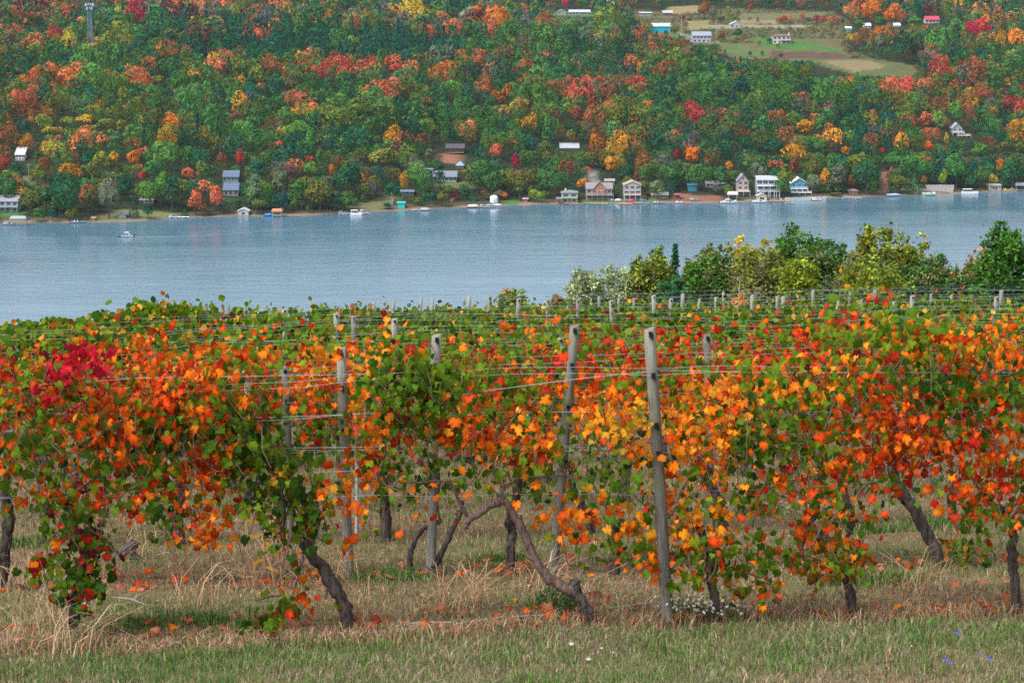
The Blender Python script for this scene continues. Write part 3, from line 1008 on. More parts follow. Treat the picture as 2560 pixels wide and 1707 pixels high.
dock('orange brick coloured dock at the brick bank', 1713, 509, 7, 2, (0.42, 0.19, 0.12))
motorboat('white canoe lying on the brick coloured bank', 1736, 505, 6, cabin=False, p=hhit(1736, 502))
boat_lift('white roofed boat lift with red flag left of the beige house', 1831, 503, 4.6, 3, 4.0, (0.66, 0.70, 0.78))
motorboat('grey and white cabin cruiser left of the beige house', 1822, 508, 9, (0.66, 0.68, 0.70))
motorboat('small white boat beside the grey cabin cruiser', 1838, 507, 4, cabin=False, rot=80)
motorboat('grey speedboat left of the cream boathouse door', 1898, 507, 8, (0.62, 0.65, 0.68), cabin=False)
dock('broad red brown plank dock right of the cream boathouse', 1938, 505, 16, 4, (0.36, 0.17, 0.12))
motorboat('white jet boat at the end of the red brown dock', 1955, 503, 3.5, cabin=False)
dock('small green edged raft floating off the red brown dock', 1974, 509, 5, 2.4, (0.2, 0.35, 0.15))
pw = empty('dock_fence', on_lake(2015, 503) + np.array([0, 2, .2]), 'long white picket fence along the water right of the plank dock', 'fence')
pw.rotation_euler = (0, 0, R_(17))
L_ = 23.0
MB().box(-L_ / 2, L_ / 2, .06, .14, .5, .65).box(-L_ / 2, L_ / 2, .06, .14, 1.2, 1.35).build('rail', M_WHITE, pw)
for i in range(34):
    x = -L_ / 2 + L_ * (i + .5) / 34
    if i == 0:
        fm = MB().add([(-.22, 0, -1), (.22, 0, -1), (.22, 0, 1.6), (0, 0, 1.9), (-.22, 0, 1.6), (-.22, .06, -1), (.22, .06, -1), (.22, .06, 1.6), (0, .06, 1.9), (-.22, .06, 1.6)],
                      [(0, 1, 2, 3, 4), (9, 8, 7, 6, 5), (0, 5, 6, 1), (1, 6, 7, 2), (2, 7, 8, 3), (3, 8, 9, 4), (4, 9, 5, 0)]).mesh('picket', M_WHITE)
    link('picket', fm, pw, (x, 0, 0))
keep(1955, 2070, 484, 500, 1130)
dock('thin grey dock below the pink playhouse', 2130, 496, 10, 1.4, (0.5, 0.5, 0.5), -6)
motorboat('white pedal boat right of the white picket fence', 2042, 502, 5, (0.6, 0.62, 0.66), stripe=(0.6, 0.3, 0.03), cabin=False)
house('playhouse', 'pink brown plank playhouse behind the thin grey dock', 2133, 485, 22, 7, 4, 'hip', (0.36, 0.20, 0.18), (0.33, 0.2, 0.2), 4, ((2, 2),), cat='playhouse')
motorboat('white sailboat hull with mast down by the bare bank', 2234, 491, 8, cover=(0.3, 0.42, 0.55))
mp = hhit(2215, 484)
mo = empty('gin_pole', mp, 'leaning brown timber pole on the bare bank above the sailboat', 'pole')
MB().bar((0, 0, -1), (-3.5, 0, 8.5), .16, 6).build('shaft', paint((0.34, 0.20, 0.13)), mo)
MB().bar((-3.5, 0, 8.4), (1.5, .5, 5.5), .05, 4).build('stay', paint((0.2, 0.2, 0.2)), mo)
keep(2195, 2226, 455, 490, 1140)
# terrace of grey retaining walls
tw = empty('retaining_wall', hhit(2320, 479), 'two tier pale grey retaining wall on the right shore', 'wall')
for j, (z, y) in enumerate(((0, 0), (1.6, 3.2))):
    for i in range(13):
        if j == 0 and i == 0:
            bm_ = MB().box(-1.02, 1.02, 0, .5, -.8, 1.5).mesh('block', paint((0.40, 0.38, 0.36), .9, .2, 2))
        link('block', bm_, tw, (-13 + i * 2.1 + j, y, z + random.uniform(-.08, .08)))
keep(2278, 2372, 462, 482, 1150)
dock('brown dock with canopy frame under the retaining wall', 2330, 485, 13, 2.6, (0.34, 0.23, 0.18))
pontoon('dark canopied pontoon boat at the retaining wall dock', 2322, 487, 7.5, (0.24, 0.15, 0.12))
motorboat('white runabout left of the dark canopied pontoon', 2296, 486, 6, cabin=False)
motorboat('green hulled boat in front of the dark canopied pontoon', 2327, 489, 5, (0.25, 0.5, 0.3), cabin=False)
pontoon('white canopied pontoon boat with dark rails right of the retaining wall', 2425, 485, 9, (0.78, 0.79, 0.80))
dock('white dock left of the white canopied pontoon', 2398, 482, 8, 1.6, (0.66, 0.68, 0.68))
motorboat('yellow and white kayak right of the grey boathouse', 2515, 478, 5, (0.62, 0.45, 0.08), cabin=False)
motorboat('white runabout near the right edge of the shore', 2533, 477, 5, cabin=False)
boat_lift('white roofed boat lift at the right edge of the shore', 2553, 477, 6, 3.4, 3.4)
# boat under way and its wake
motorboat('white and navy motorboat under way on the open lake, small red flag astern', 314, 592, 7.2, (0.10, 0.13, 0.2), rot=180, stripe=(0.7, 0.72, 0.74))
wk = MB()
m_wk = simple('wake_foam', (0.22, 0.32, 0.38), 0.25, .3, .6)
pts = [on_lake(330, 593), on_lake(420, 592), on_lake(560, 586), on_lake(700, 575), on_lake(900, 555), on_lake(1010, 545)]
wd = [.8, .5, .3, .22, .18, .12]
v = []
for (p_, q_) in zip(pts, wd):
    v += [(p_[0], p_[1] - q_, .004), (p_[0], p_[1] + q_, .004)]
wk.add(v, [(2 * i, 2 * i + 2, 2 * i + 3, 2 * i + 1) for i in range(len(pts) - 1)])
tag(wk.build('boat_wake', m_wk), kind='structure')
# stairs down the banks
def stairs(label, X0, Y0, X1, Y1, col, wdt=1.3):
    a, b = hhit(X0, Y0), hhit(X1, Y1)
    r = empty('stairs', b, label, 'stairs')
    n = 12
    dv = (a - b)
    mm = paint(col, .8)
    for i in range(n):
        q = dv * (i + .5) / n
        if i == 0:
            st = MB().box(-wdt / 2, wdt / 2, -.35, .35, -.9, .12).mesh('tread', mm)
        link('tread', st, r, (q[0], q[1], q[2] + .9))
    for sx in (-wdt / 2 - .06, wdt / 2 + .06):
        MB().bar((sx, 0, 1.9), (dv[0] + sx, dv[1], dv[2] + 1.9), .06).build('handrail', mm, r)
    return r


stairs('grey wooden stairs down the bank in the left woods', 685, 495, 708, 530, (0.30, 0.31, 0.33))
stairs('curved stone steps left of the turquoise shed', 985, 498, 976, 522, (0.30, 0.28, 0.27))
stairs('red brown timber stairs beside the maroon bush', 1145, 488, 1128, 505, (0.26, 0.10, 0.08))
keep(1120, 1156, 480, 512, 1120)
# utility poles and the lattice mast
for (X, Yb, Yt, lb) in [(73, 452, 409, 'pale wooden utility pole beside the left roadside lawn'), (1703, 92, 34, 'thin utility pole between the red tree and turquoise barn'),
                        (1989, 82, 50, 'thin utility pole in the brush field right of the cabin'), (1791, 84, 50, 'grey utility pole left of the gable porch cabin'), (1675, 96, 60, 'utility pole at the right wall of the turquoise barn')]:
    p = hhit(X, Yb)
    m = ((p - CAMP) @ FW) / FPX
    Hh = (Yb - Yt) * m
    r = empty('utility_pole', p, lb, 'pole', 'utility poles on the far hill')
    MB().bar((0, 0, -1), (0, 0, Hh), .22, 8, .15).build('shaft', paint((0.34, 0.27, 0.22), .9), r)
    MB().box(-1.2, 1.2, -.28, -.16, Hh - 1.0, Hh - .75).build('crossarm', paint((0.24, 0.20, 0.17), .9), r)
    for x in (-1.0, 1.0):
        MB().bar((x, -.22, Hh - .748), (x, -.22, Hh - .45), .07, 6).build('insulator', paint((0.4, 0.42, 0.44)), r)
    keep(X - 3, X + 3, Yt, Yb - 4, (p - CAMP) @ FW)
p = hhit(240, 146)
m = ((p - CAMP) @ FW) / FPX
Hh = 137 * m
mast = empty('lattice_mast', p, 'tall steel lattice radio mast with white panel antennas at upper left', 'mast')
m_st = paint((0.13, 0.19, 0.27), .5)
mx_ = -12 * m
legs = [(-1.6, -1), (1.6, -1), (0, 1.7)]
for (lx, ly) in legs:
    MB().bar((lx + mx_, ly, -1), (lx * .55 + mx_, ly * .55, Hh), .34, 4, .26).build('leg', m_st, mast)
br = MB()
nb_ = 22
for i in range(nb_):
    za, zb = Hh * i / nb_, Hh * (i + 1) / nb_
    for a in range(3):
        b_ = (a + 1) % 3
        sa, sb = 1 - .45 * i / nb_, 1 - .45 * (i + 1) / nb_
        br.bar((legs[a][0] * sa + mx_, legs[a][1] * sa, za), (legs[b_][0] * sb + mx_, legs[b_][1] * sb, zb), .15, 3)
tag(br.build('bracing', m_st, mast), kind='stuff')
for (dx, dz, ww, hh) in [(-8, -5, 5.5, 7), (9.5, -5, 5.5, 7), (-1, -3, 2.5, 5), (4, -3, 2.5, 5), (-5.5, -14, 4, 7), (6.5, -14, 3.5, 7), (1, -13, 2, 6)]:
    MB().box((dx - ww / 2) * m + mx_, (dx + ww / 2) * m + mx_, -2.2, -1.7, Hh + (dz - hh / 2) * m, Hh + (dz + hh / 2) * m).build('antenna_panel', paint((0.40, 0.44, 0.50)), mast)
    MB().bar((mx_ + dx * m, -1.69, Hh + dz * m), (mx_ + dx * m * .1, 0, Hh + dz * m), .09, 4).build('antenna_bracket', m_st, mast)
keep(216, 240, 5, 96, float((mast.location - Vector(CAMP.tolist())).y))
LANDMARK += [('the lattice mast', 222, 60), ('the roadside utility pole', 73, 430), ('the white picket fence', 2015, 490), ('the retaining wall', 2320, 470), ('the marina dock', 1205, 515), ('the grassy point', 380, 540),
             ('the brown crop field', 2150, 165)]
# ------------------------------------------------------------------ far forest
TC = {'green': (0.052, 0.150, 0.034), 'dark green': (0.020, 0.095, 0.040), 'bright green': (0.085, 0.200, 0.032), 'blue green': (0.016, 0.088, 0.058), 'olive': (0.115, 0.140, 0.024),
      'yellow green': (0.20, 0.24, 0.03), 'yellow': (0.44, 0.31, 0.03), 'gold': (0.55, 0.25, 0.018), 'orange': (0.60, 0.17, 0.018), 'rust': (0.25, 0.09, 0.03), 'coral': (0.52, 0.145, 0.06),
      'red': (0.38, 0.05, 0.04), 'crimson': (0.36, 0.015, 0.05), 'maroon': (0.11, 0.022, 0.03), 'brown': (0.15, 0.08, 0.045), 'grey': (0.13, 0.115, 0.105), 'sage': (0.14, 0.18, 0.10)}
TCN = {k: np.array(v) for k, v in TC.items()}


def crown_pts(kind, n, seed):
    r = np.random.default_rng(seed)
    if kind in ('conifer', 'pine'):
        z = r.random(n * 2) ** 1.25
        if kind == 'conifer':
            rad = .5 * (1 - z) ** .85 * (0.72 + 0.28 * (1 - (z * 9) % 1))
            z = .08 + .92 * z
        else:
            lay = np.sort(r.random(7) * .72 + .22)
            k = r.integers(0, 7, n * 2)
            z = lay[k] + r.normal(0, .022, n * 2)
            ex = (.5 * (1 - (lay[k] - .15) ** 2 * .95)) * r.uniform(.6, 1, 7)[k]
            rad = ex * np.sqrt(r.random(n * 2))
            z = z + .06 * (1 - rad / np.maximum(ex, .01))
        a = r.random(n * 2) * 2 * np.pi
        p = np.stack([np.cos(a) * rad, np.sin(a) * rad, z], 1)[:n]
        nr = np.stack([np.cos(a) * .7, np.sin(a) * .7, np.full(n * 2, .75)], 1)[:n]
        return p, nr
    nl = 11
    c = r.normal(0, 1, (nl, 3))
    c /= np.linalg.norm(c, axis=1)[:, None]
    c = c * np.array([.27, .27, .22]) * r.uniform(.6, 1.0, (nl, 1)) + np.array([0, 0, .56])
    rad = r.uniform(.15, .24, nl)
    c = np.vstack([c, [[0, 0, .54]]])
    rad = np.append(rad, .30)
    if kind == 'open':
        rad *= .78
    P_, Nn = [], []
    while len(P_) < n:
        k = r.choice(nl + 1, p=rad ** 2 / (rad ** 2).sum())
        d = r.normal(0, 1, 3)
        d /= np.linalg.norm(d)
        if d[2] < -.55:
            continue
        q = c[k] + d * rad[k] * np.array([1, 1, .95])
        e = np.linalg.norm((q - c) / np.array([1, 1, .95]), axis=1) < rad * .93
        e[k] = False
        if e.any():
            continue
        P_.append(q)
        Nn.append(d)
    return np.array(P_), np.array(Nn)


def crown_quads(kind, n, seed, size):
    """unit crown: width 1, height 1; returns (n,4,3) corner offsets in a mixed unit frame, the frame scale is applied later"""
    p, nr = crown_pts(kind, n, seed)
    r = np.random.default_rng(seed + 99)
    nr = nr + r.normal(0, .30, nr.shape)
    nr /= np.linalg.norm(nr, axis=1)[:, None]
    t = np.cross(nr, r.normal(0, 1, nr.shape))
    t /= np.linalg.norm(t, axis=1)[:, None]
    b = np.cross(nr, t)
    s = size * r.uniform(.55, 1.25, (n, 1))
    q = np.stack([p - t * s * .9, p - b * s * .55, p + t * s * 1.1, p + b * s * .6], 1)
    q = q + r.normal(0, size * .14, q.shape)
    return q


KINDS_T = {'round': [crown_quads('round', 195, 10 + i, .087) for i in range(5)], 'open': [crown_quads('open', 180, 20 + i, .080) for i in range(3)],
           'conifer': [crown_quads('conifer', 190, 30 + i, .092) for i in range(3)], 'pine': [crown_quads('pine', 180, 40 + i, .092) for i in range(3)]}
KINDS_F = {'round': [crown_quads('round', 84, 50 + i, .125) for i in range(4)], 'open': [crown_quads('open', 90, 60 + i, .11) for i in range(3)],
           'conifer': [crown_quads('conifer', 90, 70 + i, .12) for i in range(3)], 'pine': [crown_quads('pine', 90, 80 + i, .12) for i in range(3)]}

# coloured patches of the far woods in photograph pixels: (X, Y, rx, ry, share, {colour: weight})
PATCH = [
    (100, 192, 95, 26, .8, {'coral': 5, 'orange': 3, 'rust': 1}), (172, 200, 28, 22, .9, {'coral': 3, 'orange': 1}), (355, 192, 60, 26, .75, {'coral': 3, 'orange': 2}), (45, 245, 48, 24, .85, {'coral': 3, 'red': 1}),
    (70, 292, 66, 34, .75, {'rust': 4, 'coral': 1, 'brown': 1}), (30, 350, 42, 34, .75, {'rust': 4, 'brown': 1}), (200, 312, 120, 34, .85, {'yellow green': 3, 'yellow': 3, 'olive': 2}), (295, 330, 34, 30, .6, {'yellow green': 3, 'olive': 1}),
    (300, 10, 420, 26, .42, {'rust': 3, 'coral': 2, 'maroon': 2, 'orange': 1, 'yellow green': 1}), (60, 45, 60, 30, .4, {'coral': 2, 'rust': 2, 'crimson': 1}), (350, 35, 20, 20, .8, {'crimson': 2, 'maroon': 1}),
    (450, 25, 110, 16, .6, {'coral': 3, 'maroon': 2, 'orange': 1}), (600, 15, 90, 18, .5, {'coral': 2, 'orange': 1, 'yellow green': 1}), (185, 108, 60, 22, .6, {'yellow': 2, 'yellow green': 2, 'orange': 1}), (130, 105, 28, 16, .7, {'red': 2, 'orange': 2}),
    (310, 82, 36, 20, .85, {'yellow green': 4, 'olive': 1}), (258, 100, 25, 18, .6, {'yellow green': 3}), (630, 75, 16, 13, .95, {'orange': 2, 'rust': 1}), (685, 75, 14, 12, .95, {'orange': 1, 'gold': 2}), (650, 92, 50, 9, .6, {'coral': 1}),
    (520, 55, 35, 20, .4, {'yellow': 2, 'coral': 1}), (550, 150, 75, 26, .6, {'rust': 3, 'coral': 2, 'gold': 1}), (480, 150, 25, 16, .6, {'coral': 2}), (870, 175, 150, 20, .8, {'coral': 6, 'red': 1}), (985, 165, 22, 16, .95, {'red': 2, 'coral': 1}),
    (840, 160, 40, 14, .6, {'rust': 1, 'gold': 1}), (1105, 190, 30, 28, .7, {'coral': 2, 'orange': 2}), (1150, 145, 32, 22, .6, {'rust': 2, 'orange': 1}), (1225, 230, 32, 20, .75, {'rust': 1, 'orange': 2, 'coral': 1}), (1268, 246, 18, 18, .9, {'orange': 1, 'rust': 1}),
    (1180, 160, 45, 25, .4, {'coral': 2, 'maroon': 1}), (960, 225, 40, 25, .4, {'rust': 2, 'coral': 1}), (940, 238, 8, 8, 1, {'gold': 1}), (1440, 220, 50, 30, .7, {'coral': 4, 'red': 2, 'rust': 1}), (1500, 255, 40, 40, .6, {'rust': 3, 'brown': 1, 'coral': 1}),
    (1440, 300, 70, 40, .6, {'rust': 3, 'brown': 2}), (1300, 290, 25, 40, .7, {'rust': 2, 'gold': 2}), (1487, 312, 14, 22, .95, {'gold': 1}), (1500, 370, 26, 50, .75, {'rust': 3, 'orange': 1}), (1545, 355, 22, 38, .85, {'gold': 2, 'orange': 2}),
    (1620, 265, 15, 16, .95, {'gold': 1}), (1560, 280, 35, 22, .6, {'yellow green': 2, 'olive': 2}), (1730, 285, 18, 18, .9, {'red': 1}), (1590, 215, 22, 22, .8, {'coral': 2, 'red': 1}), (1375, 140, 20, 12, .85, {'red': 1, 'coral': 1}),
    (1630, 180, 60, 26, .45, {'coral': 2, 'red': 1, 'rust': 1}), (1640, 140, 20, 16, .7, {'coral': 1}), (1030, 32, 45, 16, .9, {'yellow': 3, 'gold': 2, 'orange': 1}), (1205, 42, 40, 15, .85, {'orange': 2, 'rust': 2}), (1255, 62, 30, 13, .85, {'yellow': 1, 'gold': 1, 'yellow green': 2}),
    (1075, 75, 25, 14, .8, {'coral': 1}), (1140, 78, 32, 14, .75, {'coral': 2, 'rust': 1}), (1228, 83, 17, 11, .95, {'coral': 1}), (1313, 38, 13, 9, .9, {'orange': 1, 'rust': 1}), (1525, 98, 24, 12, .95, {'yellow': 2, 'gold': 2}),
    (1620, 92, 70, 18, .65, {'coral': 3, 'orange': 1, 'rust': 2}), (1445, 72, 100, 18, .8, {'olive': 3, 'sage': 3, 'yellow green': 1}), (1600, 20, 35, 16, .6, {'rust': 2, 'orange': 1}), (1412, 14, 10, 12, .9, {'crimson': 1}),
    (2155, 30, 40, 22, .85, {'rust': 4, 'orange': 2, 'coral': 1}), (2385, 12, 30, 18, .95, {'yellow': 2, 'gold': 1}), (2235, 40, 25, 18, .8, {'rust': 2, 'orange': 1}), (2180, 96, 40, 26, .75, {'rust': 3, 'brown': 2, 'orange': 1}), (2260, 80, 90, 16, .65, {'orange': 2, 'rust': 3}),
    (2440, 72, 22, 20, .95, {'crimson': 1}), (2500, 60, 60, 22, .6, {'orange': 2, 'rust': 1, 'gold': 1}), (2470, 100, 90, 22, .45, {'orange': 2, 'coral': 1, 'gold': 1}), (2400, 175, 55, 26, .8, {'coral': 3, 'red': 2}), (2350, 188, 10, 14, .95, {'crimson': 1}),
    (2325, 170, 22, 26, .7, {'rust': 1, 'coral': 1}), (2250, 215, 36, 26, .85, {'coral': 3, 'red': 1}), (2120, 205, 18, 16, .85, {'orange': 1, 'gold': 1}), (2340, 235, 60, 40, .6, {'coral': 2, 'rust': 2, 'olive': 1}), (2420, 235, 40, 35, .65, {'rust': 2, 'coral': 1, 'gold': 1}),
    (2315, 310, 32, 36, .9, {'coral': 2, 'rust': 2}), (2250, 262, 26, 22, .8, {'yellow': 1, 'gold': 1, 'olive': 1}), (1985, 245, 16, 12, .9, {'orange': 1, 'rust': 1}), (2185, 298, 13, 10, .95, {'coral': 1}), (1808, 298, 14, 14, .95, {'coral': 1, 'red': 1}),
    (1765, 268, 9, 14, .9, {'red': 1}), (1840, 155, 26, 13, .9, {'rust': 2, 'orange': 1}), (1720, 110, 70, 10, .6, {'rust': 1, 'olive': 1}), (1900, 160, 22, 12, .6, {'rust': 1}), (2420, 310, 30, 25, .6, {'rust': 2, 'red': 1}),
    (2540, 260, 30, 30, .5, {'red': 1, 'maroon': 1}), (2500, 340, 40, 30, .35, {'rust': 1, 'brown': 1}), (1680, 350, 40, 30, .4, {'brown': 1, 'rust': 1}), (1700, 400, 10, 10, .9, {'coral': 1}), (1150, 320, 20, 25, .7, {'rust': 1, 'coral': 1}),
    (1040, 340, 45, 18, .7, {'orange': 1, 'rust': 2}), (980, 330, 13, 20, .9, {'gold': 1}), (430, 308, 16, 14, .9, {'orange': 1}), (480, 325, 28, 22, .75, {'gold': 2, 'yellow': 1}), (365, 290, 22, 14, .75, {'rust': 1, 'gold': 1}), (350, 330, 22, 14, .8, {'red': 1, 'coral': 1}),
    (420, 345, 25, 14, .5, {'rust': 1, 'gold': 1}), (500, 195, 14, 16, .9, {'gold': 1}), (265, 265, 8, 8, .9, {'coral': 1}), (565, 248, 20, 8, .8, {'gold': 1}), (600, 190, 32, 22, .6, {'olive': 2, 'gold': 1}), (290, 200, 30, 26, .6, {'olive': 2, 'yellow green': 1}),
    (310, 225, 26, 18, .7, {'yellow': 1, 'yellow green': 1}), (760, 245, 30, 14, .5, {'coral': 1}), (705, 310, 14, 22, .9, {'red': 1, 'maroon': 1}), (800, 320, 18, 18, .5, {'coral': 1}), (740, 170, 16, 12, .7, {'red': 1}), (2290, 130, 60, 14, .25, {'rust': 1, 'coral': 1}),
]
CONIFER = [(850, 105, 330, 36, .9), (700, 95, 80, 30, .85), (1030, 110, 130, 26, .85), (520, 90, 110, 40, .6), (2270, 30, 90, 22, .8), (1820, 180, 60, 20, .5), (2080, 190, 70, 22, .85), (700, 470, 160, 30, .0), (1500, 110, 180, 22, .6), (430, 60, 60, 30, .5), (2180, 310, 90, 60, .6),
           (150, 150, 200, 18, .5)]
BRIGHT = [(260, 150, 260, 22), (330, 215, 220, 30), (1130, 270, 420, 60), (1900, 200, 260, 70)]


def wpick(d, r):
    ks = list(d)
    ws = np.array([d[k] for k in ks], float)
    return ks[int(np.searchsorted(np.cumsum(ws) / ws.sum(), r))]


def species(X, Y, r):
    """kind and colour of a tree from the patch of wood it stands in"""
    for (px, py, rx, ry, sh, dd) in PATCH:
        q = ((X - px) / rx) ** 2 + ((Y - py) / ry) ** 2
        if q < 1.25 and r.random() < sh * (.85 if q < .5 else .5):
            return ('round' if r.random() < .75 else 'open'), wpick(dd, r.random())
    for (px, py, rx, ry, sh) in CONIFER:
        if ((X - px) / rx) ** 2 + ((Y - py) / ry) ** 2 < 1 and r.random() < sh:
            return ('conifer' if r.random() < .6 else 'pine'), wpick({'blue green': 3, 'dark green': 3}, r.random())
    br = any(((X - a) / c) ** 2 + ((Y - b) / d) ** 2 < 1 for a, b, c, d in BRIGHT)
    u = r.random()
    if Y < 60:
        dd = {'green': 5, 'dark green': 5, 'blue green': 3, 'olive': 3, 'rust': 2, 'grey': 2, 'sage': 1.5, 'coral': 1, 'maroon': .8, 'yellow green': .8}
    elif br:
        dd = {'green': 12, 'bright green': 9, 'dark green': 4, 'olive': 3, 'yellow green': 1, 'rust': .5, 'coral': .3, 'blue green': 1.5}
    else:
        dd = {'green': 12, 'dark green': 8, 'blue green': 3, 'olive': 6, 'bright green': 2.5, 'rust': 1.5, 'brown': .7, 'grey': .8, 'coral': 1.0, 'gold': .7, 'sage': .7, 'yellow green': .5}
    c = wpick(dd, u)
    kd = 'round'
    if c in ('dark green', 'blue green', 'green') and r.random() < .35:
        kd = 'pine' if r.random() < .6 else 'conifer'
    elif r.random() < .25:
        kd = 'open'
    return kd, c


